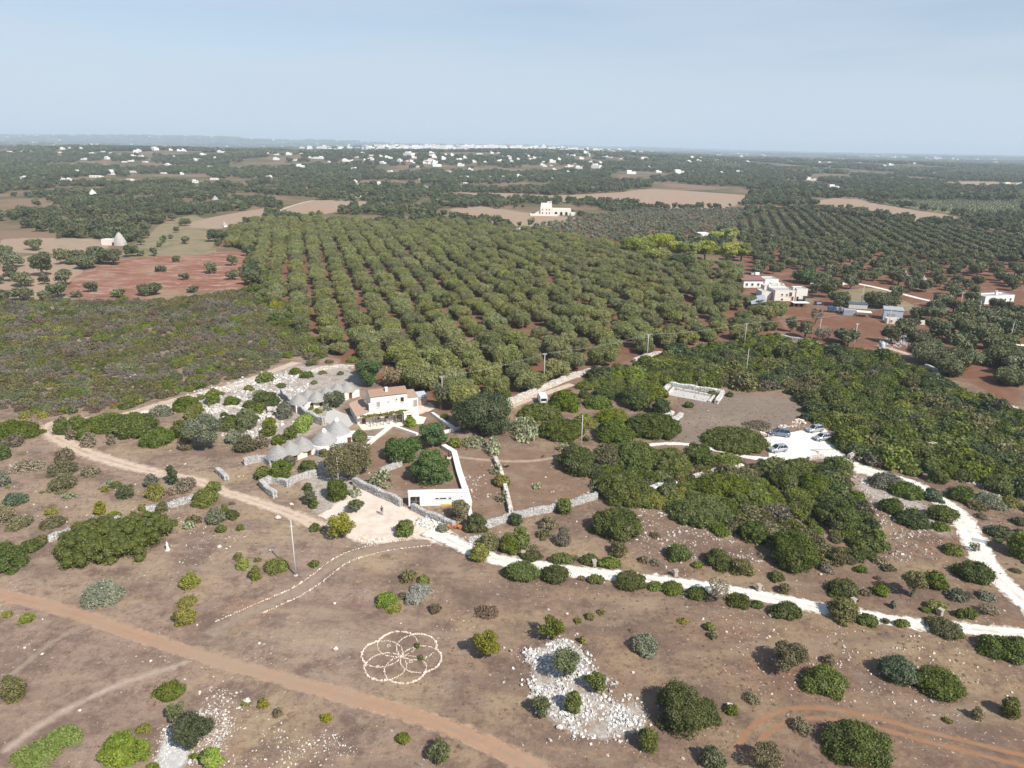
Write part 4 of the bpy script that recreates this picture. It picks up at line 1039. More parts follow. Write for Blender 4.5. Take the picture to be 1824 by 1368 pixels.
# right: lower thicket and white road
for b, lab, kd in [((378, 518, 594, 660), 'bush in the corner of car park and white road', 'green'), ((-20, 518, 124, 604), 'bush at the lower left corner of the car park', 'brown'), ((58, 533, 374, 644), 'long green bush below the car park', 'green'),
        ((188, 638, 434, 806), 'dark mound in the upper part of the lower thicket', 'mastic'), ((-20, 598, 204, 766), 'green mound at the left of the lower thicket', 'green'), ((98, 798, 364, 964), 'dark mound in the middle of the lower thicket', 'mastic'),
        ((328, 828, 634, 1084), 'large green mound at the right of the lower thicket', 'mastic'), ((-30, 1038, 334, 1376), 'big dark mound at the bottom of the lower thicket', 'mastic'), ((408, 1178, 548, 1314), 'brown-green bush right of the big bottom mound', 'brown'),
        ((708, 1042, 818, 1154), 'green bush alone in scrub left of the white road', 'green'), ((548, 828, 634, 904), 'small green bush at the thicket edge', 'green'), ((708, 638, 964, 766), 'pale topped bush against the white road', 'grey'),
        ((858, 698, 1094, 836), 'dark bush against the white road', 'mastic'), ((1093, 753, 1234, 854), 'grey-green bush at the inner edge of the white road', 'blue'), ((778, 818, 954, 936), 'dark round bush left of two others by the white road', 'mastic'),
        ((888, 893, 1134, 1046), 'dark pointed bush in the row by the white road', 'dark'), ((1093, 868, 1354, 990), 'dark bush beside the lay-by', 'mastic'), ((1158, 983, 1284, 1060), 'small green bush beside the lay-by', 'green'),
        ((1223, 1138, 1380, 1230), 'round dark bush below the lay-by', 'mastic'), ((603, 1298, 710, 1354), 'small dark cushion above the lane', 'mastic'), ((728, 1228, 834, 1296), 'dry bush above the lane right of the big mound', 'dry'),
        ((798, 1288, 904, 1346), 'dry greenish bush above the lane', 'brown'), ((943, 588, 1090, 664), 'low bush at the upper edge of the white road', 'green'), ((1123, 608, 1270, 724), 'green bush above the white road', 'green'),
        ((1288, 608, 1484, 706), 'dark low bush above the white road', 'mastic'), ((1278, 728, 1454, 856), 'dark bush hugging the outer bend of the white road', 'mastic'), ((1438, 778, 1664, 906), 'grey-green bush at the outer bend', 'grey'),
        ((1648, 803, 1804, 890), 'yellow-green bush near the right edge', 'ygreen'), ((1508, 558, 1624, 644), 'green bush in scrub at the right', 'green'), ((1518, 648, 1754, 806), 'dark bush in scrub at the right', 'mastic'),
        ((1738, 543, 1806, 594), 'small olive bush at the right edge', 'ygreen'), ((1558, 1013, 1734, 1126), 'olive bush right of the lay-by', 'olive'), ((1688, 1083, 1860, 1276), 'green bush at the right edge below the lay-by', 'green'),
        ((1198, 518, 1304, 594), 'green bush among dry scrub above the road', 'green')]:
    shrub('H', kd, lab, *b)
tree('H', 'grey', 'thin sapling at the lay-by', 1430, 1130, 1502, 1198, 'sapling', 'tree', cover=.7, core=0)
# left and right olive trees beyond
for i, (b, lab) in enumerate([((198, 333, 314, 418), 'olive tree left of the ruined hut, alone on pink earth'), ((-10, 380, 114, 505), 'olive tree at the left edge, upper'), ((38, 430, 164, 545), 'olive tree behind the left edge tree'), ((380, 403, 464, 474), 'small olive tree left of the dense olive pair'),
        ((428, 408, 594, 518), 'wide olive tree left of the red field'), ((538, 448, 694, 554), 'dark olive tree at the corner of the red field'), ((632, 385, 755, 484), 'olive tree below the ruined hut'), ((752, 408, 868, 524), 'olive tree at the upper left corner of the red field'),
        ((228, 420, 386, 610), 'large olive tree in the left clump'), ((38, 528, 134, 644), 'olive tree in the left clump, lower left'), ((88, 568, 234, 684), 'olive tree in the left clump, lower middle'), ((408, 548, 528, 670), 'olive tree left of the red field, middle'),
        ((353, 638, 492, 760), 'round olive tree left of the red field, lower'), ((288, 583, 358, 664), 'small green olive tree between clumps'), ((98, 673, 244, 780), 'olive tree above the heath near the left edge'), ((-10, 688, 88, 780), 'olive tree above the heath at the left edge'),
        ((278, 700, 374, 776), 'grey olive tree above the heath'), ((608, 633, 704, 718), 'olive tree alone in the lower left of the red field'), ((808, 688, 898, 754), 'grey olive tree at the lower edge of the red field'), ((998, 643, 1164, 744), 'wide olive tree at the lower edge of the red field'),
        ((1468, 496, 1554, 584), 'olive tree alone in the right of the red field'), ((1618, 550, 1704, 628), 'olive tree near the right corner of the red field'), ((1698, 528, 1758, 586), 'small olive tree at the right corner of the red field'), ((1618, 448, 1698, 530), 'olive tree at the upper right of the red field'),
        ((1283, 578, 1352, 630), 'small sparse olive tree in the red field centre'), ((1108, 523, 1184, 570), 'small pale olive tree in the red field'), ((1228, 453, 1288, 500), 'small olive tree at the upper edge of the red field'), ((983, 418, 1034, 460), 'small dark olive tree on the grey straw field'),
        ((1338, 666, 1414, 718), 'olive tree at the lower right edge of the red field'), ((513, 703, 588, 754), 'small olive tree at the lower left of the red field'), ((1298, 316, 1350, 372), 'small olive tree high on the grey straw field'), ((1238, 248, 1278, 292), 'tiny olive tree high on the grey straw field'),
        ((1118, 348, 1162, 394), 'lowest of three small olives on the grey straw field'), ((1143, 310, 1192, 362), 'middle of three small olives on the grey straw field'), ((1198, 300, 1238, 335), 'highest of three small olives on the grey straw field'), ((978, 328, 1028, 380), 'small bright olive right of the ruined hut'),
        ((1283, 183, 1358, 244), 'olive tree at the top of the grey straw field'), ((1138, 163, 1192, 218), 'olive tree at the upper edge of the straw field, left'), ((1193, 148, 1262, 208), 'olive tree at the upper edge of the straw field, middle')]):
    tree('I', 'olive', lab, *b, 'olive_tree', 'olive tree', n=10, base=.18, core=.7)
for i, (b, lab) in enumerate([((1003, 1065, 1264, 1236), 'broad olive tree above the right thicket, left of three'), ((1248, 1108, 1484, 1285), 'broad olive tree above the right thicket, middle of three'), ((1203, 1188, 1384, 1326), 'round green olive tree at the thicket edge'),
        ((1528, 1088, 1840, 1266), 'broad olive tree at the right edge, upper'), ((1598, 1263, 1840, 1385), 'olive tree at the right edge, lower'), ((456, 972, 604, 1084), 'olive tree in the red farmyard'), ((208, 922, 314, 1044), 'olive tree at the left of the red farmyard'),
        ((118, 888, 204, 1004), 'thin olive tree beside the farmyard wall'), ((424, 706, 588, 820), 'large olive tree behind the navy truck'), ((688, 713, 914, 834), 'large olive tree left of the blue-grey shed'), ((1018, 818, 1154, 910), 'olive tree right of the blue-grey shed'),
        ((1283, 853, 1404, 970), 'olive tree beside the white lane on the right'), ((1333, 918, 1594, 1115), 'broad dark olive tree right of the farmyard'), ((930, 890, 1060, 990), 'dark olive tree below the blue-grey shed'), ((1000, 980, 1160, 1080), 'olive tree beside the grey rubble yard')]):
    tree('L', 'olive', lab, *b, 'olive_tree', 'olive tree', n=11, base=.15, core=.75, cover=1.1)
tree('L', 'dry', 'bare almond tree in the red farmyard, left', 286, 828, 384, 944, 'almond_tree', 'tree', cover=.5, core=0)
tree('L', 'mauve', 'leafless grey tree at the farmyard edge', 330, 960, 440, 1065, 'almond_tree', 'tree', cover=.6, core=0)
tree('L', 'carob', 'round bright green tree behind the white farm buildings', 178, 548, 360, 660, 'evergreen_tree', 'tree', n=12, core=.8)
for i, (b, lab) in enumerate([((778, 318, 1000, 470), 'leftmost umbrella pine of the yellow-green row'), ((930, 292, 1150, 440), 'second umbrella pine of the yellow-green row'), ((1090, 350, 1240, 480), 'third umbrella pine of the yellow-green row'),
        ((1180, 355, 1330, 500), 'fourth umbrella pine of the yellow-green row'), ((1300, 345, 1450, 490), 'fifth umbrella pine of the yellow-green row'), ((1440, 350, 1600, 520), 'sixth umbrella pine of the yellow-green row'), ((1560, 355, 1705, 500), 'rightmost umbrella pine of the yellow-green row'),
        ((1480, 250, 1600, 380), 'tall umbrella pine standing behind the row'), ((1390, 280, 1510, 380), 'umbrella pine behind the row beside the white cottage'), ((950, 400, 1120, 520), 'lower umbrella pine before the row'), ((1120, 440, 1290, 550), 'dark lower tree before the pine row')]):
    tree('K', 'pine' if i != 10 else 'dark', lab, *b, 'pine_tree', 'tree', n=12, base=.4, core=.75, cover=1.2, sq=.6)

# ------------------------------------------------------------------ stones, walls
CUBE = np.array([(-1, -1, -1), (1, -1, -1), (1, 1, -1), (-1, 1, -1), (-1, -1, 1), (1, -1, 1), (1, 1, 1), (-1, 1, 1)], float) * 0.5
CUBEF = np.array([(0, 3, 2, 1), (4, 5, 6, 7), (0, 1, 5, 4), (1, 2, 6, 5), (2, 3, 7, 6), (3, 0, 4, 7)])


def stones_mesh(name, C, S, A, mat, rng, rough=0.28, tilt=0.25):
    """many small irregular stones: centres C (n,3), sizes S (n,3), turns A (n)"""
    n = len(C); C, S, A = np.asarray(C, float), np.asarray(S, float), np.asarray(A, float)
    V = np.repeat(CUBE[None], n, 0) * (1 + rng.uniform(-rough, rough, (n, 8, 3)))
    V[:, 4:, :2] *= rng.uniform(0.6, 0.95, (n, 1, 1))
    V *= S[:, None, :]
    tx = rng.normal(0, tilt, n)
    c, s = np.cos(tx)[:, None], np.sin(tx)[:, None]
    y, z = V[..., 1] * c - V[..., 2] * s, V[..., 1] * s + V[..., 2] * c
    c, s = np.cos(A)[:, None], np.sin(A)[:, None]
    X, Y = V[..., 0] * c - y * s, V[..., 0] * s + y * c
    V = np.stack([X, Y, z], -1) + C[:, None, :]
    Q = (CUBEF[None] + np.arange(n)[:, None, None] * 8).reshape(-1, 4)
    return np_mesh(name, V.reshape(-1, 3), Q, mat, {'v': ('FACE', np.repeat(rng.uniform(0, 1, n), 6))})


def stone_wall(pts, h, th, label, mat='wall_stone', size=0.25, ground=False, name='dry_stone_wall', cat='stone wall', parent=None, ends=(1, 1)):
    """dry-stone wall: a rubble core faced and capped with single stones laid in courses"""
    G_ = [np.asarray(p if ground else P(*p), float) for p in pts]
    L = smooth_line(G_, size, False) if len(G_) > 2 else smooth_line(G_, size)
    N = normals2(L); rng = np.random.default_rng(int(abs(L[0, 0] * 31 + L[0, 1] * 17)) % 9999)
    o0 = L[0].copy()
    root = parent or empty(name, (o0[0], o0[1], 0), 0, label, cat, 'dry-stone walls of the farm')
    base = np.zeros(2) if parent else o0
    n = len(L); hh = h * np.interp(np.arange(n), [0, n * .15, n * .85, n], [ends[0], 1, 1, ends[1]]) * (1 + 0.08 * np.sin(np.arange(n) * 0.35))
    core = MB(); a = [(p - base) for p in L]
    v = []; f = []
    for i in range(n):
        for s in (-1, 1):
            q = a[i] + N[i] * s * th * 0.36; v += [(q[0], q[1], -0.05), (q[0], q[1], hh[i] * 0.86)]
    for i in range(n - 1):
        b = i * 4
        f += [(b, b + 4, b + 5, b + 1), (b + 2, b + 3, b + 7, b + 6), (b + 1, b + 5, b + 7, b + 3)]
    f += [(0, 1, 3, 2), ((n - 1) * 4, (n - 1) * 4 + 2, (n - 1) * 4 + 3, (n - 1) * 4 + 1)]
    core.add(v, f); core.build('wall_core', M['core'], root)
    C, S, A = [], [], []
    ch = size * 0.72; ang = np.arctan2(-N[:, 0], N[:, 1])
    for i in range(n):
        k, z = 0, 0.0
        while z < hh[i] - ch * 0.3:
            s = rng.uniform(0.8, 1.25)
            for sd in (-1, 1):
                off = a[i] + N[i] * sd * th * 0.33 + rng.normal(0, 0.03, 2)
                C.append((off[0], off[1], z + ch / 2)); S.append((size * s * 1.02, th * 0.42, ch * rng.uniform(0.9, 1.15))); A.append(ang[i] + rng.normal(0, 0.10))
            z += ch * rng.uniform(0.9, 1.05); k += 1
        C.append((a[i][0], a[i][1], hh[i] + ch * 0.1)); S.append((size * 1.05, th * rng.uniform(0.85, 1.1), ch * 0.7)); A.append(ang[i] + rng.normal(0, 0.12))
    o = link('facing_stones', stones_mesh('facing_stones', C, S, A, M[mat], rng, 0.2, 0.08), root); o['kind'] = 'stuff'
    return root


stone_wall([(503, 706), (516, 720), (535, 736), (555, 749), (577, 758)], 1.9, 0.8, 'long grey dry-stone wall sloping beside the back row of huts')
stone_wall([(860, 943), (885, 934), (925, 922), (965, 914), (1005, 905), (1062, 888)], 1.15, 0.7, 'grey dry-stone wall below the brown plot, ending at the dark thicket')
stone_wall([(631, 864), (655, 874), (675, 884), (695, 892), (714, 902)], 1.4, 0.65, 'grey stone wall between courtyard and garden')
stone_wall([(735, 908), (760, 920), (785, 930), (808, 940)], 1.1, 0.65, 'grey stone wall below the white building')
stone_wall([(882, 820), (893, 846), (903, 884), (910, 914)], 0.8, 0.7, 'low stone wall with cactus dividing the brown plots', 'field_stone')
stone_wall([(903, 722), (930, 711), (955, 700), (985, 688), (1020, 674), (1070, 661)], 1.4, 0.9, 'pale stone wall along the beige lane below the grove', 'field_stone')
stone_wall([(1130, 646), (1150, 638), (1175, 633), (1198, 631)], 1.2, 0.8, 'short pale wall between grove and thicket', 'field_stone')
stone_wall([(86, 964), (105, 957), (126, 949)], 0.7, 1.1, 'low grey wall stub left of the giant mound')
stone_wall([(172, 936), (190, 931), (212, 925)], 0.6, 0.9, 'low wall fragment above the giant mound', 'field_stone')
stone_wall([(262, 912), (300, 904), (325, 897), (348, 890)], 0.8, 1.1, 'low grey wall below the track left of a green bush')
stone_wall([(466, 866), (478, 878), (490, 887)], 1.3, 0.8, 'short grey wall of the pen below the front huts')
stone_wall([(466, 866), (482, 860), (500, 862), (514, 868)], 1.2, 0.7, 'back wall of the pen below the front huts')
stone_wall([(512, 866), (530, 856), (548, 850), (563, 848)], 1.1, 0.7, 'grey wall in the yard of the front huts')
stone_wall([(436, 828), (452, 824), (470, 822), (484, 830)], 1.3, 0.8, 'grey wall running left from the first front hut')
stone_wall([(388, 842), (398, 850), (404, 856)], 1.0, 0.8, 'grey wall corner at the track left of the green bush')
stone_wall([(1236, 856), (1258, 850), (1275, 844), (1300, 839), (1322, 836)], 1.1, 0.8, 'long half-hidden wall running through the central thicket', 'field_stone')
stone_wall([(1158, 878), (1172, 872), (1186, 868), (1202, 866)], 1.0, 1.2, 'pale broken wall at the edge of the lower thicket', 'white_stone')
stone_wall([(1625, 800), (1645, 797), (1665, 795), (1682, 790)], 0.9, 1.0, 'broken pale wall in the thicket right of the white road', 'field_stone')
stone_wall([(1512, 818), (1525, 813), (1542, 808)], 1.0, 0.8, 'short wall at the mouth of the car park', 'field_stone')
stone_wall([(1740, 785), (1757, 780), (1772, 778)], 0.7, 0.7, 'small wall fragment in scrub near the right edge', 'field_stone')
stone_wall([(1391, 602), (1412, 606), (1432, 609), (1455, 616), (1470, 621)], 1.0, 0.8, 'stone wall between red farmyard and thicket')
stone_wall([(1648, 655), (1662, 660), (1676, 666)], 1.0, 0.8, 'short stone wall at the corner of the right olive trees')
stone_wall([(1775, 718), (1790, 724), (1806, 731)], 0.5, 2.2, 'pale stone bank near the right edge in the thicket', 'field_stone')
stone_wall([(679, 843), (697, 836), (714, 830)], 1.0, 0.7, 'short stone wall in the garden before the carob tree')
stone_wall([(1178, 746), (1187, 741), (1197, 737)], 0.7, 1.0, 'first of two parallel white walls at the clearing edge', 'white_stone')
stone_wall([(1194, 754), (1203, 748), (1213, 741)], 0.7, 1.0, 'second of two parallel white walls at the clearing edge', 'white_stone')
stone_wall([(1440, 819), (1455, 817), (1470, 815)], 0.6, 0.6, 'low wall holding the lower edge of the car park', 'field_stone')

stone_wall([(250, 741), (300, 726), (350, 711), (400, 697), (450, 682)], .7, 1.0, 'grey wall along the lower side of the upper track', 'field_stone')
stone_wall([(545, 668), (570, 660), (600, 655), (630, 656)], .8, .9, 'pale terrace wall behind the back huts', 'field_stone')
stone_wall([(380, 735), (410, 728), (440, 735), (468, 748)], .7, .9, 'curved terrace wall among bushes left of the long wall', 'field_stone')
stone_wall([(470, 708), (480, 730), (478, 755)], .6, .9, 'broken terrace wall running down to the front huts', 'field_stone')
# ruined enclosure beside the clearing
q0 = tp('G', 1090, 95); enc = empty('ruined_enclosure', (q0[0], q0[1], 0), 0, 'roofless white stone enclosure with low double walls beside the clearing', 'ruin')
cr = [tp('G', *c) - q0 for c in ((1075, 62), (1122, 14), (1500, 74), (1455, 140))]
for a_, b_, hh_ in ((0, 1, .9), (1, 2, 1.1), (2, 3, .9)):
    stone_wall([cr[a_], (cr[a_] + cr[b_]) / 2, cr[b_]], hh_, 0.9, None, 'white_stone', ground=True, parent=enc)
inn = [tp('G', *c) - q0 for c in ((1110, 78), (1150, 36), (1440, 92), (1405, 132))]
for a_, b_ in ((0, 1), (1, 2), (2, 3)):
    stone_wall([inn[a_], (inn[a_] + inn[b_]) / 2, inn[b_]], 0.5, 0.5, None, 'white_stone', ground=True, parent=enc)
MB().prism([tuple(p) for p in (inn[0] * .98, inn[1], inn[2], inn[3])], -0.02, 0.05).build('floor', M['paving'], enc)
gp = tp('G', 425, 490); g = empty('gatepost', (gp[0], gp[1], 0), 0.3, 'pale square gatepost with wire fence at the footpath gap', 'gatepost')
MB().box((0, 0, .75), (.75, .6, 1.5)).build('post', M['concrete'], g, bevel=.04)
MB().box((0, 0, 1.54), (.85, .7, .12)).build('cap', M['concrete'], g)
gp2 = tp('G', 350, 400) - gp
MB().tube([(0, .2, .9), (gp2[0], gp2[1], .9)], .03).tube([(0, .2, .5), (gp2[0], gp2[1], .5)], .03).build('rail', M['wood'], g)
MB().box((gp2[0], gp2[1], .55), (.15, .15, 1.1)).build('end_post', M['wood'], g)

# white painted garden walls
def white_wall(pts, h, th, label, t='F'):
    L = np.array([tp(t, *p) for p in pts]); o0 = L[0]
    mb = MB(); a = L - o0; N = normals2(a)
    o = empty('white_garden_wall', (o0[0], o0[1], 0), 0, label, 'garden wall', 'white garden walls')
    cap = MB()
    for i in range(len(a) - 1):
        n1, n2 = N[i] * th / 2, N[i + 1] * th / 2
        mb.prism([a[i] - n1, a[i + 1] - n2, a[i + 1] + n2, a[i] + n1], -0.05, h)
        cap.prism([a[i] - n1 * 1.12, a[i + 1] - n2 * 1.12, a[i + 1] + n2 * 1.12, a[i] + n1 * 1.12], h + 0.003, h + 0.08)
    mb.build('wall', M['lime'], o); cap.build('coping', M['white'], o)
white_wall([(765, 465), (970, 300)], .45, .7, 'white garden wall running down from the farmhouse terrace to the brownish tree')
white_wall([(992, 312), (1150, 366)], .4, .6, 'white garden wall from the terrace towards the tall dark tree')
white_wall([(790, 388), (856, 392)], .4, .5, 'short white garden wall beside the citrus tree')
white_wall([(1256, 217), (1330, 270), (1416, 328)], .5, .6, 'white garden wall running right from the farmhouse')
white_wall([(1338, 352), (1452, 322)], .45, .6, 'short white wall at the foot of the huge oak')
white_wall([(1335, 455), (1412, 502), (1450, 650), (1500, 800), (1518, 872)], .7, 1.0, 'long broad white wall from the garden to the white building')
white_wall([(1518, 885), (1530, 965)], .5, .6, 'white wall stub below the white building')

# ------------------------------------------------------------------ buildings
def window(root, o, ux, nrm, x, z0, w, h, pane='glass', name='window', frame='lime_worn', sill=True):
    """frame, pane and sill set on a facade: o facade origin, ux along it, nrm outwards"""
    o, ux, nr = (np.array(k, float) for k in (o, ux, nrm))
    c = o + ux * x + np.array([0, 0, z0 + h / 2]); rz = math.atan2(ux[1], ux[0])
    f = MB()
    for dx, dz, sx, sz in ((0, h / 2, w + .16, .09), (0, -h / 2, w + .16, .09), (-w / 2 - .04, 0, .09, h), (w / 2 + .04, 0, .09, h)):
        p = c + ux * dx + nr * .03; f.box((p[0], p[1], p[2] + dz), (sx, .12, sz), rz)
    fo = f.build(name, M[frame], root)
    p = c + nr * .012; MB().box(p, (w, .03, h), rz).build('pane', M[pane], fo)
    if sill:
        p = c + nr * .08; MB().box((p[0], p[1], z0 - .1), (w + .3, .22, .07), rz).build('sill', M['lime_worn'], fo)
    return fo


def tiled_roof(a, b, c, d, mat, name, parent, pitch=.30):
    """pantile plane a-b (lower edge) to d-c (upper edge): rows of half-round tiles"""
    a, b, c, d = (np.array(k, float) for k in (a, b, c, d)); n = max(3, int(np.linalg.norm(b - a) / pitch)); up = np.cross(b - a, d - a); up /= np.linalg.norm(up)
    if up[2] < 0: up = -up
    rows = max(2, int(np.linalg.norm(d - a) / 0.5)); V, F = [], []
    for j in range(rows * 2 + 2):
        t = (j // 2 + (j % 2)) / (rows + .0) if j < rows * 2 + 1 else 1.0
        t = min(1.0, (j // 2 + j % 2) / rows); lift = .035 if j % 2 == 0 else 0.0
        for i in range(n * 4 + 1):
            s = i / (n * 4); p = (a + (b - a) * s) * (1 - t) + (d + (c - d) * s) * t
            V.append(p + up * (.06 * abs(math.sin(math.pi * i / 4)) + lift + .03))
    w = n * 4 + 1
    for j in range(rows * 2 + 1):
        for i in range(w - 1): F.append((j * w + i, j * w + i + 1, (j + 1) * w + i + 1, (j + 1) * w + i))
    return MB().add(V, F).build(name, M[mat], parent)


HO = np.array([-34.4, 147.6]); HA = math.atan2(0.39, 0.92)
house = empty('farmhouse', (HO[0], HO[1], 0), HA, 'two-storey cream farmhouse with terracotta roof, low tiled wing and vine pergola', 'house')
MB().box((7.4, 2.65, 3.08), (8.4, 4.7, 6.2)).build('wall', M['plaster'], house)
MB().box((7.4, 2.65, .3), (8.46, 4.76, .62)).build('plinth', M['lime_worn'], house)
MB().prism([(3.2, .3), (3.2, 5.0), (3.21, 5.0), (3.21, .3)], 6.18, [6.2, 6.2, 6.2, 6.2]).build('gable', M['plaster'], house)
for xg in (3.2, 11.45):
    MB().add([(xg, .3, 6.18), (xg, 5.0, 6.18), (xg, 2.65, 7.02), (xg + .15, .3, 6.18), (xg + .15, 5.0, 6.18), (xg + .15, 2.65, 7.02)], [(0, 2, 1), (3, 4, 5), (0, 3, 5, 2), (2, 5, 4, 1), (0, 1, 4, 3)]).build('gable', M['plaster'], house)
rf = tiled_roof((3.05, .0, 6.16), (11.75, .0, 6.16), (11.75, 2.66, 7.08), (3.05, 2.66, 7.08), 'terracotta', 'roof', house)
tiled_roof((11.75, 5.3, 6.16), (3.05, 5.3, 6.16), (3.05, 2.66, 7.08), (11.75, 2.66, 7.08), 'terracotta', 'roof', house)
MB().box((7.1, 1.5, 7.0), (.55, .55, 1.1)).box((7.1, 1.5, 7.6), (.7, .7, .12)).build('chimney', M['plaster'], rf)
MB().box((3.0, .15, 2.3), (.6, .5, 4.6)).box((3.0, .15, 4.65), (.72, .62, .12)).build('chimney', M['lime'], house)
MB().box((12.9, 2.8, 2.35), (2.56, 4.4, 4.7)).build('extension', M['plaster'], house)
tiled_roof((11.62, .5, 4.72), (14.3, .5, 4.72), (14.3, 5.1, 5.2), (11.62, 5.1, 5.2), 'terra_pale', 'roof', house)
FX, FN = (1, 0, 0), (0, -1, 0)
window(house, (0, .3, 0), FX, FN, 4.9, 3.6, .75, 1.3, 'shutter')
window(house, (0, .3, 0), FX, FN, 10.4, 4.2, .75, 1.15, 'dark')
window(house, (0, .3, 0), FX, FN, 9.1, 4.75, .35, .4, 'dark')
window(house, (0, .3, 0), FX, FN, 7.2, 4.4, .3, .3, 'dark', sill=False)
window(house, (0, .6, 0), FX, FN, 13.5, 2.5, .9, 1.7, 'shutter', sill=False)
for x_ in (4.6, 6.6, 9.4): window(house, (0, .3, 0), FX, FN, x_, 0.05, .95, 2.0, 'door', 'door', sill=False)
# low wing
wg = MB().prism([(0, 0), (2.9, 0), (2.9, 9.0), (0, 9.0)], -.05, [2.0, 2.95, 2.95, 2.0]).build('wing', M['lime_worn'], house)
tiled_roof((-.2, -.15, 2.0), (-.2, 9.15, 2.0), (2.98, 9.15, 3.04), (2.98, -.15, 3.04), 'terra_pale', 'wing_roof', house)
window(wg, (0, 0, 0), FX, FN, 1.4, .05, .8, 1.7, 'door', 'door', sill=False)
for y_ in (2.0, 4.2, 6.4): window(wg, (0, y_, 0), (0, -1, 0), (-1, 0, 0), 0, .8, .6, .7, 'dark')
# pergola, porch and terrace
per = MB()
for i in range(7):
    x_ = 2.4 + i * 1.45; per.box((x_, -2.3, 1.15), (.14, .14, 2.3)); per.box((x_, -1.0, 2.34), (.1, 2.7, .1))
per.box((6.7, -2.3, 2.28), (9.0, .12, .1)); per.build('pergola', M['wood'], house)
rng = np.random.default_rng(5)
vl = [(x_, rng.uniform(-2.3, -1.2), 2.45 + rng.uniform(-.1, .15), rng.uniform(.5, .8), rng.uniform(.35, .6), rng.uniform(.18, .3)) for x_ in np.linspace(1.0, 10.6, 17)]
link('vine', crown('vine', vl, .16, 1.2, LEAF['ygreen'], rng, .6, .9, .3), house)
for k in range(5): MB().tube([(3 + k * 1.7, -2.25, 0), (3.05 + k * 1.7, -2.2, 1.2), (3 + k * 1.7, -2.2, 2.3)], .05).build('vine_stem', M['bark'], house)
MB().box((11.2, -1.3, 1.25), (2.4, 2.4, 2.5)).build('porch', M['plaster'], house)
MB().box((11.2, -1.3, 2.56), (2.6, 2.6, .12)).build('porch_roof', M['lime_worn'], house)
window(house, (0, -2.5, 0), FX, FN, 11.2, .05, 1.1, 1.9, 'dark', 'door', sill=False)
MB().prism([(.2, -3.4), (14.0, -4.2), (15.6, -1.0), (14.4, .4), (.2, -.05)], -.05, .14).build('terrace', M['lime_worn'], house)
for k in range(7): MB().box((13.2 + k * .0, -1.9 + k * .32, .14 + .33 * k / 2 + .16), (1.1, .32, .33 * (k + 1))).build('step', M['lime'], house)
sh = empty('shed', (*P(752, 722), 0), HA, 'small cream shed with blue-grey roof right of the farmhouse', 'shed')
MB().box((0, 1.4, 1.1), (2.4, 2.8, 2.2)).build('wall', M['terra_pale'], sh)
MB().prism([(-1.4, -.15), (1.4, -.15), (1.4, 3.0), (-1.4, 3.0)], 2.21, [2.3, 2.3, 2.6, 2.6]).build('roof', M['blue_sheet'], sh)
window(sh, (0, 0, 0), FX, FN, 0, .05, .8, 1.8, 'wood', 'door', sill=False)

# cone-roofed huts
def cone_roof(c, r, z0, z1, mat, parent, name='cone_roof', courses=11, seg=22, bulge=.08):
    prof = []
    for i in range(courses):
        t0, t1 = i / courses, (i + 1) / courses
        rr = lambda t: r * (1 - t) * (1 + bulge * math.sin(math.pi * t)) + .09
        zz = lambda t: z0 + (z1 - z0) * t
        prof += [(rr(t0) + .04, zz(t0)), (rr(t0) + .02, zz(t1) - .03), (rr(t1) - .02, zz(t1))]
    return MB().lathe(prof, seg, (c[0], c[1], 0), .022).build(name, M[mat], parent)


def pinnacle(c, z, parent, mat='lime', s=1.0):
    MB().lathe([(.2 * s, z - .1), (.2 * s, z + .1 * s), (.1 * s, z + .14 * s), (.07 * s, z + .32 * s), (.15 * s, z + .40 * s), (.02, z + .55 * s)], 10, (c[0], c[1], 0)).build('pinnacle', M[mat], parent)


def arch_wall(parent, a, b, h, doors, th, mat, dw=1.0, dh=1.7, name='front_wall'):
    """wall from a to b with round-arched doorways cut through it"""
    a, b = np.array(a, float), np.array(b, float); L = np.linalg.norm(b - a); ux = (b - a) / L; nb = np.array([-ux[1], ux[0]])
    poly = [(0, 0)]
    for d in sorted(doors):
        r = dw / 2
        poly += [(d - r, 0), (d - r, dh - r)] + [(d - r * math.cos(w), dh - r + r * math.sin(w)) for w in np.linspace(0, math.pi, 9)[1:-1]] + [(d + r, dh - r), (d + r, 0)]
    poly += [(L, 0), (L, h), (0, h)]
    w = MB().slab(poly, (a[0], a[1], 0), (ux[0], ux[1], 0), (0, 0, 1), (nb[0] * th, nb[1] * th, 0)).build(name, M[mat], parent)
    for d in doors:
        p = a + ux * d + nb * (th - .12)
        dr = MB().box((p[0], p[1], dh / 2), (dw + .1, .06, dh), math.atan2(ux[1], ux[0])).build('door', M['door'], parent)
        ring = MB()
        for wa, wb in zip(np.linspace(0, math.pi, 8)[:-1], np.linspace(0, math.pi, 8)[1:]):
            p0 = a + ux * (d - (dw / 2 + .07) * math.cos(wa)) - nb * .03; p1 = a + ux * (d - (dw / 2 + .07) * math.cos(wb)) - nb * .03
            ring.tube([(p0[0], p0[1], dh - dw / 2 + (dw / 2 + .07) * math.sin(wa)), (p1[0], p1[1], dh - dw / 2 + (dw / 2 + .07) * math.sin(wb))], .06, 5)
        ring.build('arch_trim', M['lime'], dr)
    return w


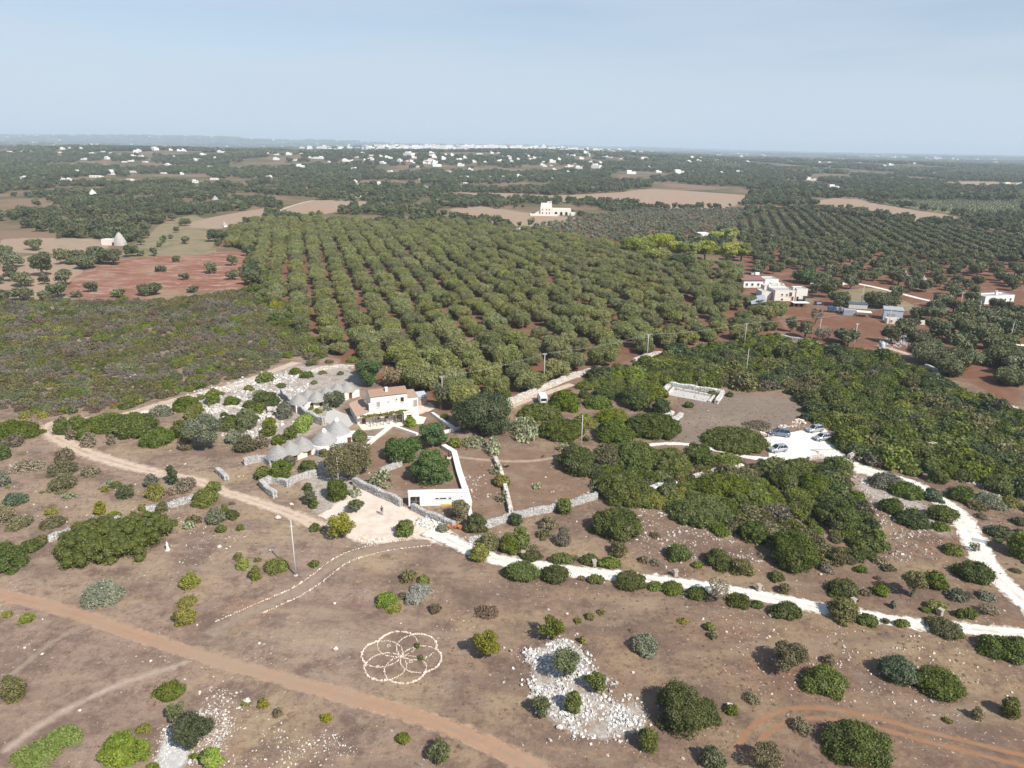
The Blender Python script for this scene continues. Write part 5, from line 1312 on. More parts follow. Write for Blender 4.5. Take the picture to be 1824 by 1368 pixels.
def hut_row(label, apex_px, za, zw, rad, mat, wallmat, front, name, doors, ends=(1.6, 1.6), dh=1.5, pin=True, t='F'):
    cs = [tp(t, x, y, za) for x, y in apex_px]; o0 = cs[0]; root = empty(name, (o0[0], o0[1], 0), 0, label, 'stone hut', 'rows of cone-roofed stone huts')
    cs = [c - o0 for c in cs]; d = cs[-1] - cs[0]; d /= np.linalg.norm(d); nf = np.array([d[1], -d[0]])
    a, b = cs[0] - d * ends[0] + nf * front, cs[-1] + d * ends[1] + nf * front
    arch_wall(root, a, b, zw, doors(np.linalg.norm(b - a)), .55, wallmat, .95, dh)
    back = -nf * (front + rad * .85)
    MB().prism([a - nf * .55, b - nf * .55, b + back, a + back], -.05, zw - .05).build('back_wall', M['wall_stone' if wallmat != 'lime' else 'lime'], root)
    MB().prism([a - nf * .1 - d * .08, b - nf * .1 + d * .08, b + back * 1.02 + d * .08, a + back * 1.02 - d * .08], zw - .045, zw + .06).build('roof_ledge', M[mat], root)
    for i, c in enumerate(cs):
        r = rad[i] if hasattr(rad, '__len__') else rad
        cone_roof(c, r, zw - .1, za - .35, mat, root, bulge=.2); 
        if pin: pinnacle(c, za - .38, root, mat, .55)
    return root
hut_row('front row of three grey cone-roofed stone huts with arched doors', [(152, 425), (238, 396), (326, 368)], 4.0, 1.45, 2.15, 'cone', 'lime_worn', 1.75, 'trullo_row', lambda L: [1.5, L * .5, L - 1.3], (1.9, 1.6), 1.3)
hut_row('back row of six brown-grey cone-roofed huts with dark arched doors behind the long wall', [((456 + x / 9.12 - 456) * 4, (640 + y / 9.12 - 684) * 4) for x, y in [(685, 545), (830, 480), (975, 500), (1135, 428), (1310, 372), (1465, 352)]], 4.1, 1.8, 2.1, 'cone', 'plaster', 1.9, 'trullo_row',
        lambda L: [1.7, 4.1, 6.6, L - 2.6], (1.9, 2.4), 1.65)
for (x, y), za, r, lab in (((482, 310), 4.9, 2.5, 'whitewashed hut with a pale grey cone, lower of the two big ones'), ((572, 235), 5.3, 2.6, 'whitewashed hut with a pale grey cone, upper of the two big ones')):
    c = tp('F', x, y, za); o = empty('trullo', (c[0], c[1], 0), HA, lab, 'stone hut')
    MB().lathe([(r * 1.12, -.05), (r * 1.1, 1.75), (r * 1.02, 1.85), (r * .98, 1.87)], 24).build('wall', M['white'], o)
    MB().box((r * .75, -r * .55, .9), (r * 1.3, r * 1.0, 1.8)).build('porch', M['white'], o, bevel=.04)
    cone_roof((0, 0), r, 1.8, za - .5, 'cone_white', o, bulge=.12, courses=12)
    MB().lathe([(.62, za - 1.0), (.5, za - .6), (.32, za - .45), (.30, za - .22), (.05, za - .2)], 14).build('cap', M['white'], o, True)
    window(o, (r * .75, -r * 1.05, 0), FX, FN, 0, .05, .8, 1.5, 'door', 'door', sill=False)
lw = empty('white_yard_wall', (*tp('F', 560, 400), 0), HA, 'low whitewashed walls and steps joining the two big white huts', 'wall')
MB().box((1.2, -.6, .7), (4.2, .4, 1.4)).build('wall', M['white'], lw, bevel=.03)
MB().box((3.1, .9, .5), (.4, 3.0, 1.0)).build('wall', M['white'], lw, bevel=.03)
MB().box((1.5, .8, .25), (2.6, 1.8, .5)).build('step', M['white'], lw, bevel=.03)
pv = [tp('F', *p) for p in ((600, 200), (690, 235), (690, 290), (640, 320), (480, 270), (520, 160))]
MB().prism([tuple(p) for p in pv], -.05, .05).build('paved_yard', M['paving'])
tag(bpy.data.objects['paved_yard'], 'grey paved yard between back huts and farmhouse wing', 'yard', kind='structure')

# white low building at the courtyard
bo, bx_ = tp('F', 1088, 872), tp('F', 1512, 862)
ang = math.atan2(bx_[1] - bo[1], bx_[0] - bo[0]); Lb = float(np.linalg.norm(bx_ - bo))
wb = empty('white_building', (bo[0], bo[1], 0), ang, 'long low flat white building with black door and slit windows', 'building')
MB().box((Lb / 2, .45, 1.3), (Lb, .9, 2.6)).build('wall', M['white'], wb)
MB().box((Lb / 2, .45, 2.64), (Lb + .2, 1.05, .1)).build('coping', M['white'], wb)
window(wb, (0, 0, 0), FX, FN, 1.15, .1, 1.4, 1.7, 'dark', 'door', 'dark', sill=False)
MB().box((1.3, -.05, .95), (.12, .05, 1.7)).build('door_mullion', M['wood'], wb)
MB().box((1.15, -.05, 1.0), (1.4, .05, .08)).build('door_rail', M['wood'], wb)
for i, (x_, w_) in enumerate(((4.95, .5), (6.0, 1.1), (7.2, .45))): window(wb, (0, 0, 0), FX, FN, x_, 1.25, w_, .38, 'dark', frame='white', sill=False)
MB().box((6.9, -.03, .16), (2.6, .08, .34)).build('ochre_base', M['yellow'], wb)

# ------------------------------------------------------------------ rubble, boulders, stone flower
def rubble(name, t, poly, n, smin, smax, hmax, mat, label, cat='stones'):
    g = np.array([tp(t, *p) for p in poly]); rng = np.random.default_rng(n)
    lo, hi = g.min(0), g.max(0); pts = rng.uniform(lo, hi, (n * 6, 2)); pts = pts[inpoly(pts, g)][:n]; pts += rng.normal(0, .06, pts.shape) * np.linalg.norm(hi - lo) * rng.uniform(0, 1, (len(pts), 1)) ** 2
    c = pts.mean(0); m = len(pts)
    dens = np.array([mnoise.noise(Vector((p[0] * .35, p[1] * .35, 3))) for p in pts])
    keep = dens > rng.uniform(-.45, .5, m); pts, dens = pts[keep], dens[keep]; m = len(pts)
    s = smin + (smax - smin) * rng.uniform(0, 1, m) ** 4
    z = np.clip(dens * hmax * 1.6, 0, hmax) * rng.uniform(.3, 1, m) + s * .2
    S = np.stack([s * rng.uniform(.8, 1.5, m), s * rng.uniform(.7, 1.2, m), s * rng.uniform(.5, .9, m)], 1)
    o = link(name, stones_mesh(name, np.column_stack([pts, z]), S, rng.uniform(0, 6.3, m), M[mat], rng, .3, .4))
    return tag(o, label, cat, kind='stuff')
CHEAP = [(75, 545), (200, 500), (330, 440), (440, 455), (520, 560), (560, 640), (700, 715), (640, 830), (720, 900), (900, 900), (965, 970), (960, 1040), (900, 1120), (620, 1175), (300, 1075), (150, 870), (130, 650)]
patch('stony_ground', [(912 + x / 4, 1026 + y / 4) for x, y in CHEAP], M['stony'], .006, 1.3, 'pale stony soil under the white rubble', 'ground')
rubble('rubble', 'C', CHEAP, 11000, .045, .34, .3, 'white_stone', 'wide heap of white limestone rubble in the foreground field', 'rubble')
AHEAP = [(1190, 1060), (1340, 1030), (1420, 955), (1600, 950), (1660, 1060), (1560, 1230), (1400, 1340), (1090, 1380), (1125, 1180)]
patch('white_gravel', [(x / 4, 1026 + y / 4) for x, y in [(1200, 1090), (1330, 1050), (1370, 1150), (1360, 1280), (1280, 1400), (1090, 1400), (1130, 1200)]], M['grey_gravel'], .01, 1.2, 'white gravel patch beside the dark oak', 'gravel')
rubble('rubble', 'A', AHEAP, 4600, .04, .17, .12, 'white_stone', 'white rubble ringing the dark oak at lower left', 'rubble')
rubble('rubble', 'H', [(-100, 400), (-20, 330), (120, 290), (230, 250), (260, 270), (200, 300), (110, 320), (0, 360), (-60, 430)], 900, .15, .5, .5, 'pink_stone', 'bank of pinkish stones behind the parked cars', 'rubble')
rubble('rubble', 'F', [(1150, 980), (1240, 940), (1350, 990), (1300, 1050), (1180, 1020)], 700, .12, .45, .3, 'white_stone', 'white broken stone heap beside the courtyard', 'rubble')
rubble('rubble', 'F', [(1490, 1090), (1590, 1080), (1620, 1130), (1540, 1150)], 300, .12, .4, .3, 'white_stone', 'small white stone heap beside the lane', 'rubble')
rubble('rubble', 'I', [(915, 1310), (960, 1280), (1060, 1278), (1090, 1310), (1070, 1340), (980, 1362), (920, 1340)], 1400, .2, .6, .9, 'white_stone', 'pale stone heap alone in the left heath', 'rubble')
rubble('rubble', 'E', [(0, 1010), (0, 1000), (1240, 870), (1330, 930), (1560, 1040), (1760, 1000), (1790, 1180), (1560, 1180), (1200, 1190), (1260, 1000)], 700, .06, .24, .05, 'field_stone', 'scattered white stones right of the giant mound', 'stones')
rubble('rubble', 'B', [(0, 1100), (420, 1080), (720, 1180), (700, 1368), (-400, 1368), (-450, 800), (-150, 780)], 1500, .05, .2, .04, 'field_stone', 'scattered white stones below the orange road', 'stones')
rubble('rubble', 'G', [(900, 880), (1100, 920), (1700, 1130), (1800, 1300), (1100, 1330), (880, 1180), (850, 1000)], 1500, .07, .32, .04, 'field_stone', 'white stones strewn in scrub above the lane', 'stones')
rubble('rubble', 'H', [(560, 640), (700, 640), (900, 830), (1200, 1000), (1250, 1260), (850, 1280), (720, 1000), (600, 760)], 1300, .08, .36, .05, 'field_stone', 'pale stones strewn left of the white road', 'stones')
rubble('rubble', 'H', [(1000, 580), (1300, 620), (1560, 800), (1820, 930), (1820, 760), (1400, 600), (1100, 540)], 1100, .1, .4, .05, 'field_stone', 'pale stones strewn above the bend of the white road', 'stones')
rubble('rubble', 'D', [(0, 330), (900, 400), (1824, 560), (1824, 900), (900, 1000), (500, 900), (0, 900), (-300, 700), (-300, 300)], 1500, .05, .24, .03, 'pink_stone', 'small pink stones strewn over the lower right field', 'stones')
rubble('rubble', 'E', [(1300, 120), (1480, 30), (1824, -60), (2100, -80), (2200, 0), (2050, 260), (1824, 440), (1560, 330), (1440, 210)], 7000, .10, .6, .3, 'white_stone', 'white stones lying thick round the back huts', 'stones')
rubble('rubble', 'F', [(1440, 640), (1640, 660), (1680, 800), (1560, 820)], 160, .1, .4, .1, 'field_stone', 'stones strewn on the brown plot right of the white wall', 'stones')
rubble('rubble', 'F', [(680, 1080), (960, 1080), (1160, 1070), (1060, 1110), (760, 1150)], 500, .1, .3, .12, 'pink_stone', 'stones edging the lower side of the courtyard', 'stones')
brush = rubble('brush_pile', 'G', [(1640, 290), (1720, 255), (1824, 262), (1860, 285), (1780, 320), (1700, 325)], 10, .2, .3, .1, 'wall_stone', 'x')
bpy.data.objects.remove(brush)
shrub('G', 'mauve', 'heap of cut grey brushwood at the clearing edge', 1638, 255, 1850, 332, hmax=1.1)

BOULDERS = [('A', 1757, 900, 70, 'big white boulder with a yellow bush at its foot'), ('A', 568, 962, 28, 'round white stone on the worn path'), ('A', 1604, 1026, 36, 'white boulder at the rim of the rubble round the oak'), ('A', 1590, 995, 26, 'smaller white boulder behind the rim of the oak rubble'),
            ('C', 340, 1088, 56, 'white boulder at the lower left corner of the rubble heap'), ('C', 838, 1070, 44, 'white boulder at the right of the rubble heap'), ('C', 905, 1118, 46, 'grey-white rock above the dark round bush'), ('C', 690, 890, 34, 'white block on the rubble slope'),
            ('C', 1545, 935, 60, 'white rock behind the small round bush'), ('C', 862, 690, 26, 'grey stone alone in dry grass'), ('C', 390, 272, 28, 'pale stone in grass above the rubble'), ('B', 568, 525, 46, 'flat white stone left of the stone flower'), ('B', 560, 198, 26, 'white stone left of the bright green bush'),
            ('F', 158, 960, 50, 'pale rocks left of the courtyard track'), ('F', 255, 862, 34, 'pale stone below the pen'), ('F', 108, 1192, 34, 'white stone left of the tall concrete pole'), ('E', 1565, 1165, 40, 'white rock in grass right of the giant mound'), ('D', 20, 285, 40, 'white stone at the foot of the broad low bush'),
            ('G', 1235, 712, 34, 'upright pale stone right of the pale broken wall'), ('H', 375, 1362, 26, 'white stone above the lane below the big mound')]
for t, x, y, w, lab in BOULDERS:
    c = tp(t, x, y); s = w / 4 / scale_at(c); rng = np.random.default_rng(int(x))
    bm = bmesh.new(); bmesh.ops.create_icosphere(bm, subdivisions=2, radius=.5)
    for v in bm.verts:
        k = .8 + .5 * mnoise.noise(v.co * 2.6 + Vector((x, y, 0))) + .2 * mnoise.noise(v.co * 6 + Vector((x, y, 0)))
        v.co = Vector((v.co.x * s * k, v.co.y * s * k * .85, max(-.1, v.co.z * s * k * .75)))
    me = bpy.data.meshes.new('boulder'); bm.to_mesh(me); bm.free(); me.materials.append(M['field_stone'])
    a_ = me.attributes.new('v', 'FLOAT', 'FACE'); a_.data.foreach_set('value', rng.uniform(.4, .9, len(me.polygons)).astype(np.float32))
    tag(link('boulder', me, None, (c[0], c[1], s * .22)), lab, 'boulder', 'single boulders')

# white statue-like standing stone by the giant mound
c = tp('E', 1196, 1186); st = empty('statue', (c[0], c[1], 0), 0, 'small white standing statue at the right edge of the giant mound', 'statue')
MB().box((0, 0, .12), (.5, .5, .24)).build('plinth', M['white'], st)
MB().lathe([(.2, .24), (.24, .45), (.16, .8), (.2, 1.05), (.19, 1.15), (.07, 1.25), (.06, 1.28)], 10).build('figure', M['white'], st, True)
MB().lathe([(.03, 1.26), (.11, 1.33), (.12, 1.43), (.06, 1.54), (.01, 1.56)], 10).build('head', M['white'], st, True)

# the stone flower: six rings of stones through one centre
fc, fr, f0 = np.array([-13.1, 72.25]), 2.5, math.radians(49.5)
fl = empty('stone_flower', (fc[0], fc[1], 0), 0, 'six-petalled flower of laid stones in the dry grass', 'stone circle')
rng = np.random.default_rng(11)
for k in range(6):
    a = f0 + k * math.pi / 3; cx, cy_ = math.cos(a) * fr, math.sin(a) * fr * .96
    Cs, Ss, As = [], [], []
    th = 0.0
    while th < 2 * math.pi:
        x, y = cx + math.cos(th) * fr, cy_ + math.sin(th) * fr * .96
        out = abs((th - a + math.pi) % (2 * math.pi) - math.pi) < math.radians(62)
        s = rng.uniform(.15, .29) if out else rng.uniform(.10, .16)
        if rng.uniform() > .04: Cs.append((x + rng.normal(0, .035), y + rng.normal(0, .035), s * .25)); Ss.append((s * 1.2, s * .8, s * .65)); As.append(th + 1.57 + rng.normal(0, .4))
        th += s * (1.05 if out else 1.5) / fr
    o = link('stone_ring', stones_mesh('stone_ring', Cs, Ss, As, M['pink_stone'], rng, .25, .15), fl); o['kind'] = 'stuff'
for dx, dy in ((-1.9, 1.9), (1.3, -.9), (-2.6, -1.9)):
    Cs = [(dx + .2 * math.cos(w), dy + .2 * math.sin(w), .03) for w in np.linspace(0, 6.28, 10)[:-1]]
    o = link('small_stone_ring', stones_mesh('small_stone_ring', Cs, [(.1, .08, .07)] * 9, np.linspace(1.5, 7.8, 9), M['pink_stone'], rng), fl); o['kind'] = 'stuff'

# stones lining the footpath
L, w = LINES['faint_path'][0]; N = normals2(L)
for sd, lab in ((1, 'row of pale stones along the lower side of the bending footpath'), (-1, 'row of pale stones along the upper side of the bending footpath')):
    m = len(L); E_ = L + N * sd * (w / 2 + .1)[:, None]; E_ = E_[: int(m * (.86 if sd == 1 else .98))]
    D = smooth_line(list(E_[::3]), .26); n = len(D)
    s = rng.uniform(.09, .23, n)
    o = link('stone_edging', stones_mesh('stone_edging', np.column_stack([D + rng.normal(0, .05, (n, 2)), s * .25]), np.stack([s * 1.2, s * .85, s * .65], 1), rng.uniform(0, 6, n), M['pink_stone'], rng, .25, .2))
    tag(o, lab, 'stone edging', 'stone edgings of the footpath', kind='stuff')
# stone posts on the lane verge
for i, (x, y, lab) in enumerate([(932, 992, 'leftmost stone pillar on the lane verge'), (1058, 1008, 'stone pillar between verge bushes, second from left'), (1203, 1026, 'stone pillar third from left on the lane verge'), (1351, 1052, 'stone pillar fourth from left on the lane verge'), (1519, 1077, 'stone pillar beside the twiggy bush on the lane verge'), (1674, 1096, 'rightmost stone pillar on the lane verge')]):
    c = P(x, y); o = empty('stone_pillar', (c[0], c[1], 0), .1 * i, lab, 'pillar', 'stone pillars along the lane')
    MB().box((0, 0, .45), (.6, .6, .9), taper=.9).build('shaft', M['field_stone'], o, bevel=.05)
    MB().box((0, 0, .97), (.7, .7, .14)).build('cap', M['field_stone'], o, bevel=.03)
c = tp('F', 1400, 1030)
for i, (dx, dy, lab) in enumerate(((-.5, 0, 'left orange terracotta pot beside the courtyard wall'), (.45, .15, 'middle orange terracotta pot beside the courtyard wall'), (1.2, -.1, 'right orange terracotta pot beside the courtyard wall'))):
    o = empty('terracotta_pot', (c[0] + dx, c[1] + dy, 0), 0, lab, 'pot', 'terracotta pots')
    MB().lathe([(.25, 0), (.38, .5), (.36, .52), (.30, .5), (.2, .1)], 14).build('bowl', M['orange'], o, True)
    MB().lathe([(.40, .46), (.42, .56), (.37, .57), (.36, .5)], 14).build('rim', M['orange'], o, True)

# ------------------------------------------------------------------ farm on the right, manor, huts and houses farther off
def block(root, c, size, mat='lime', roof='roof_grey', rz=0.0, name='wall', parapet=True, z0=0.0):
    x, y = c; w, d, h = size
    o = MB().box((x, y, z0 + h / 2 - .05), (w, d, h + .1), rz).build(name, M[mat], root)
    MB().box((x, y, z0 + h + .04), (w - .3, d - .3, .06), rz).build('roof', M[roof], o)
    if parapet:
        mb = MB(); ca, sa = math.cos(rz), math.sin(rz)
        for dx, dy, sx, sy in ((0, -d / 2 + .1, w + .02, .22), (0, d / 2 - .1, w + .02, .22), (-w / 2 + .1, 0, .22, d - .42), (w / 2 - .1, 0, .22, d - .42)):
            mb.box((x + dx * ca - dy * sa, y + dx * sa + dy * ca, z0 + h + .2), (sx, sy, .34), rz)
        mb.build('parapet', M[mat], o)
    return o


fm = empty('farm_building', (108.5, 292.5, 0), .02, 'cluster of flat-roofed white farm rooms with dark windows on the right', 'building')
block(fm, (4.6, 4.2), (8.4, 8.0, 4.1), 'lime_worn'); block(fm, (11.6, 3.2), (4.7, 6.0, 4.9), 'lime'); block(fm, (-2.1, 6.0), (4.2, 6.5, 3.0), 'lime_worn')
block(fm, (3.2, 10.6), (9.0, 4.6, 4.5), 'lime_worn'); block(fm, (6.5, 15.2), (5.0, 4.0, 4.4), 'white')
for x_, z_, w_, h_, p_ in ((3.4, 2.3, .7, .8, 'dark'), (5.4, 2.2, .7, .9, 'door'), (6.9, 1.9, 1.2, 1.9, 'door'), (3.6, .2, .8, .9, 'dark'), (7.9, .1, .9, 1.9, 'door')):
    window(fm, (0, .2, 0), FX, FN, x_, z_, w_, h_, p_, frame='lime')
window(fm, (0, .2, 0), FX, FN, 10.0, .1, .9, 1.9, 'dark', 'door', sill=False)
for x_, y_ in ((.5, 8), (8.6, 2.0), (4.8, 9.5)): MB().box((x_, y_, 5.0), (.6, .6, 1.6)).build('chimney', M['lime'], fm)
MB().box((13.2, -2.6, 1.2), (3.2, 2.6, 2.4)).build('outhouse', M['wood'], fm)
MB().box((13.2, -2.6, 2.45), (3.6, 3.0, .1)).build('outhouse_roof', M['dark'], fm)
rh = empty('farm_house', (110, 322, 0), 0.08, 'white house with red roof behind the farm cluster', 'house')
block(rh, (-.5, 4), (9.5, 8, 3.4), 'white', parapet=False); block(rh, (7.5, 3), (6.5, 7, 3.6), 'white')
MB().prism([(-6.3, -.6), (4.8, -.6), (4.8, 8.6), (-6.3, 8.6)], 3.5, [3.6, 3.6, 4.4, 4.4]).build('roof', M['red_sheet'], rh)
MB().box((3.5, 7.2, 5.2), (2.0, 1.0, 1.2)).build('chimney', M['white'], rh)
MB().box((1.6, 7.6, 5.0), (1.6, .9, .9)).build('water_tank', M['grey_sheet'], rh)
for x_ in (-3.8, -1.2, 1.6): window(rh, (0, 0, 0), FX, FN, x_, .9, 1.0, 1.1, 'dark')
bs = empty('lean_to_shed', (97.5, 280, 0), -.25, 'shed with pale blue-grey sloping roof and red side below the farm cluster', 'shed')
MB().prism([(-2.2, -7), (2.6, -7), (2.6, 7), (-2.2, 7)], -.05, [2.4, 3.6, 3.6, 2.4]).build('wall', M['red_sheet'], bs)
MB().add([(-2.7, -7.4, 2.43), (2.9, -7.4, 3.82), (2.9, 7.4, 3.82), (-2.7, 7.4, 2.43), (-2.7, -7.4, 2.53), (2.9, -7.4, 3.92), (2.9, 7.4, 3.92), (-2.7, 7.4, 2.53)], [(0, 3, 2, 1), (4, 5, 6, 7), (0, 1, 5, 4), (1, 2, 6, 5), (2, 3, 7, 6), (3, 0, 4, 7)]).build('roof', M['blue_sheet'], bs)
bb = empty('metal_shed', (141.5, 259.5, 0), -.38, 'tall blue-grey box shed beside the red farmyard', 'shed')
MB().box((0, 2.5, 2.0), (6.4, 4.8, 4.0)).build('wall', M['blue_sheet'], bb)
MB().prism([(-3.4, -.1), (3.4, -.1), (3.4, 5.1), (-3.4, 5.1)], 4.01, [4.1, 4.1, 4.5, 4.5]).build('roof', M['grey_sheet'], bb)
MB().box((-.6, .06, 1.4), (2.6, .08, 2.7)).build('door', M['grey_sheet'], bb)
rw = empty('low_ruin', (140.2, 254.5, 0), -.2, 'roofless pale hut before the blue-grey shed', 'ruin')
for c_, s_ in (((0, 0, 1.0), (6.2, .4, 2.0)), ((0, 3.2, .9), (6.2, .4, 1.8)), ((-2.9, 1.6, .9), (.4, 2.8, 1.8)), ((2.9, 1.6, .8), (.4, 2.8, 1.6))): MB().box(c_, s_).build('wall', M['lime_worn'], rw)
for x_ in (-1.6, .4): window(rw, (0, -.2, 0), FX, FN, x_, .7, .7, .7, 'dark')
ls = empty('open_shed', (*tp('L', 235, 822), 0), .05, 'low white flat roof on posts before the farm cluster', 'shed')
MB().box((0, 1.4, 1.75), (6.6, 3.2, .14)).build('roof', M['white'], ls)
for x_ in (-3.0, -1, 1, 3.0): MB().box((x_, 0, .85), (.14, .14, 1.7)).build('post', M['wood'], ls)
MB().box((0, 2.9, .85), (6.4, .15, 1.7)).build('back_wall', M['door'], ls)
dr_ = empty('dark_shed', (*tp('L', 640, 832), 0), -.2, 'long low shed with a black roof behind the truck', 'shed')
MB().box((0, 1.5, .9), (7.0, 2.8, 1.8)).build('wall', M['concrete'], dr_); MB().prism([(-3.7, -.1), (3.7, -.1), (3.7, 3.1), (-3.7, 3.1)], 1.81, [1.9, 1.9, 2.2, 2.2]).build('roof', M['navy_steel'], dr_)
lh = empty('long_house', (*tp('L', 1540, 800), 0), .30, 'long flat white house with chimney near the right edge', 'house')
block(lh, (8.0, 3), (16, 6, 2.9), 'white', 'roof_grey'); MB().box((9.5, 3.4, 3.7), (.8, .8, 1.6)).box((9.5, 3.4, 4.55), (1.0, 1.0, .1)).build('chimney', M['white'], lh)
for x_ in (2.5, 6, 11, 14): window(lh, (0, 0, 0), FX, FN, x_, .9, 1.0, 1.1, 'dark')
gw = empty('gate_wall', (*tp('L', 300, 668), 0), 0.1, 'white wall with gate pillars behind the farm cluster', 'wall')
b_ = tp('L', 640, 672) - tp('L', 300, 668)
MB().tube([(0, 0, .6), (b_[0], b_[1], .6)], .7, 4).build('wall', M['lime'], gw)
for k in (.42, .52, .72): MB().box((b_[0] * k, b_[1] * k, 1.3), (.7, .7, 2.6)).build('pillar', M['white'], gw)
pw = empty('yard_wall', (*tp('L', 1160, 960), 0), -.1, 'pale broken yard walls right of the blue-grey shed', 'wall')
for c_, s_ in (((0, 0, .7), (1.0, .5, 1.4)), ((4, -.6, .5), (5.0, .5, 1.0)), ((9, 1.0, .6), (5.0, .5, 1.2)), ((-4, 3, .8), (6.0, .5, 1.6))): MB().box(c_, s_).build('wall', M['lime_worn'], pw)
rubble('rubble', 'L', [(800, 1060), (900, 1020), (1000, 1030), (1010, 1090), (900, 1115), (805, 1110)], 900, .2, .8, .5, 'wall_stone', 'grey rubble yard beside the right olive trees', 'rubble')
tk = empty('water_tank', (*tp('L', 812, 1112), 0), 0, 'small pale blue plastic tank at the grey rubble yard', 'tank')
MB().lathe([(.75, 0), (.8, .3), (.8, 1.5), (.6, 1.8), (.2, 1.9)], 14).build('body', M['blue_sheet'], tk, True); MB().lathe([(.22, 1.88), (.22, 2.02), (.02, 2.03)], 10).build('lid', M['white'], tk)

# manor
ms = empty('manor_house', (*P(958, 383), 0), -.05, 'pale stone manor with arcaded wing, tower block and outside stair, middle distance', 'building')
block(ms, (7.5, 6), (10.5, 9, 6.6), 'plaster', 'lime_worn'); block(ms, (7.5, 9.5), (10, 6, 9.6), 'lime_worn', 'lime_worn')
arch_wall(ms, (13.0, 2.4), (30.0, 2.4), 4.4, [3.4, 8.2, 12.8], 1.2, 'plaster', 2.4, 3.0, 'arcade')
block(ms, (21.5, 8), (17, 7, 5.4), 'lime_worn', 'lime_worn'); block(ms, (32, 3.5), (4, 5, 2.4), 'plaster', 'lime_worn')
for x_ in (4.3, 7.8, 10.4):
    window(ms, (0, 1.5, 0), FX, FN, x_, .8, .9, 1.7, 'dark'); window(ms, (0, 1.5, 0), FX, FN, x_, 4.3, .8, 1.1, 'dark')
for k in range(12): MB().box((2.0 - k * .55, 4.0, .35 * (12 - k) / 2), (.55, 2.0, .35 * (12 - k))).build('step', M['plaster'], ms)
MB().box((-6.5, -3.5, .9), (.5, 10, 1.8)).box((6, -8.3, .9), (25, .5, 1.8)).build('garden_wall', M['plaster'], ms)
MB().box((9, 24, 5), (2.4, 1.0, 10)).box((11.6, 24, 5), (1.0, 1.0, 10)).box((10.3, 24, 10.3), (4.2, 1.1, .7)).build('bell_gable', M['plaster'], ms)
mw = empty('manor_wall', (*P(896, 411), 0), .12, 'white stone yard wall left below the manor', 'wall'); MB().box((5, 0, 1.0), (11, .6, 2.0)).box((17, 3, .9), (10, .6, 1.8)).box((26, 4, .9), (7, .6, 1.8)).build('wall', M['plaster'], mw)
mh = empty('manor_hut', (*P(915, 416), 0), 0, 'small white hut left below the manor', 'hut'); block(mh, (0, 2), (5, 4, 3.0), 'white')
ct = empty('cottage', (*P(1246, 424), 0), 0, 'small white cottage behind the pines', 'house'); block(ct, (2.5, 2.5), (7.5, 5, 3.2), 'white', 'white'); window(ct, (0, 0, 0), FX, FN, 2, .8, .9, 1.0, 'dark')

# ruined hut on the left and far cone huts
ru = empty('ruined_hut', (*P(190, 437), 0), -.1, 'white ruined stone hut with a broken cone beside the grey straw field', 'ruin')
block(ru, (-.2, 2.5), (6.0, 5, 3.4), 'lime_worn', 'lime_worn', parapet=False)
MB().lathe([(3.5, -.1), (3.3, 2.0), (2.7, 4.0), (1.6, 6.0), (.7, 7.2), (.1, 7.4)], 14, (6.8, 2.8, 0), .06).build('cone_roof', M['white_stone'], ru)
MB().box((4.0, .3, .9), (1.0, .3, 1.8)).build('door', M['dark'], ru)
for px, py, s, mt, lab in ((384, 361, 1.15, 'cone_white', 'pale cone-roofed hut in trees above the grey straw field'), (166, 350, 1.25, 'lime', 'white cone-roofed hut far off on the left'), (1610, 500, .75, 'cone', 'grey cone-roofed hut among olives right of the farm'), (1643, 508, .7, 'cone', 'second grey cone-roofed hut among olives, lower right'), (400, 404, .6, 'white_stone', 'white stone heap hut between olives left of the wood')):
    c = P(px, py); o = empty('trullo', (c[0], c[1], 0), 0, lab, 'stone hut')
    MB().lathe([(3.4 * s, -.1), (3.4 * s, 2.0 * s)], 16).build('wall', M['lime_worn'], o); cone_roof((0, 0), 3.3 * s, 1.9 * s, 6.0 * s, mt if mt != 'white_stone' else 'cone_white', o, seg=16); pinnacle((0, 0), 5.9 * s, o)
    MB().box((0, -3.4 * s, .9 * s), (1.0 * s, .2, 1.8 * s)).build('door', M['dark'], o)

for px, py, r in ((190, 436, 9), (208, 438, 9), (196, 447, 10), (205, 452, 9), (180, 445, 9), (384, 360, 8), (166, 349, 8), (960, 384, 22), (985, 386, 22), (970, 394, 22), (1000, 390, 18), (905, 412, 12), (930, 408, 10), (1250, 424, 9), (1250, 430, 8), (1360, 500, 14), (1380, 515, 14), (1400, 530, 14), (1350, 535, 10), (1420, 545, 10), (1775, 540, 12), (1790, 542, 12), (1610, 502, 5), (1643, 510, 5), (110, 325, 10)):
    PLANTS.append((*P(px, py), r))
# far white houses, each a thing of its own
HPX = []
for x, y, w in [(47, 150, 26), (115, 150, 20), (195, 105, 18), (440, 190, 44), (570, 128, 56), (810, 140, 44), (880, 220, 36), (120, 290, 50), (220, 290, 40), (325, 300, 40), (365, 300, 18), (105, 325, 56), (490, 322, 56), (590, 268, 44), (500, 282, 60), (700, 257, 50), (410, 260, 36), (855, 265, 36),
                (955, 268, 18), (1025, 312, 32), (1120, 295, 40), (1130, 185, 24), (1045, 190, 22), (1065, 170, 34), (1180, 158, 30), (1245, 162, 34), (1515, 165, 34), (1670, 185, 60), (1575, 230, 50), (1410, 282, 36), (1655, 305, 18), (890, 325, 40), (680, 300, 40), (1100, 230, 40), (700, 175, 34), (620, 168, 30), (740, 175, 30),
                (760, 205, 30), (690, 200, 30), (1780, 165, 36), (1810, 200, 28), (1620, 148, 20), (270, 145, 24), (370, 135, 20), (460, 100, 20), (1000, 142, 24), (940, 145, 30), (650, 205, 26), (545, 220, 24), (1290, 158, 20), (1550, 195, 26)]: HPX.append((x / 2.942, 220 + y / 2.942, w / 2.942))
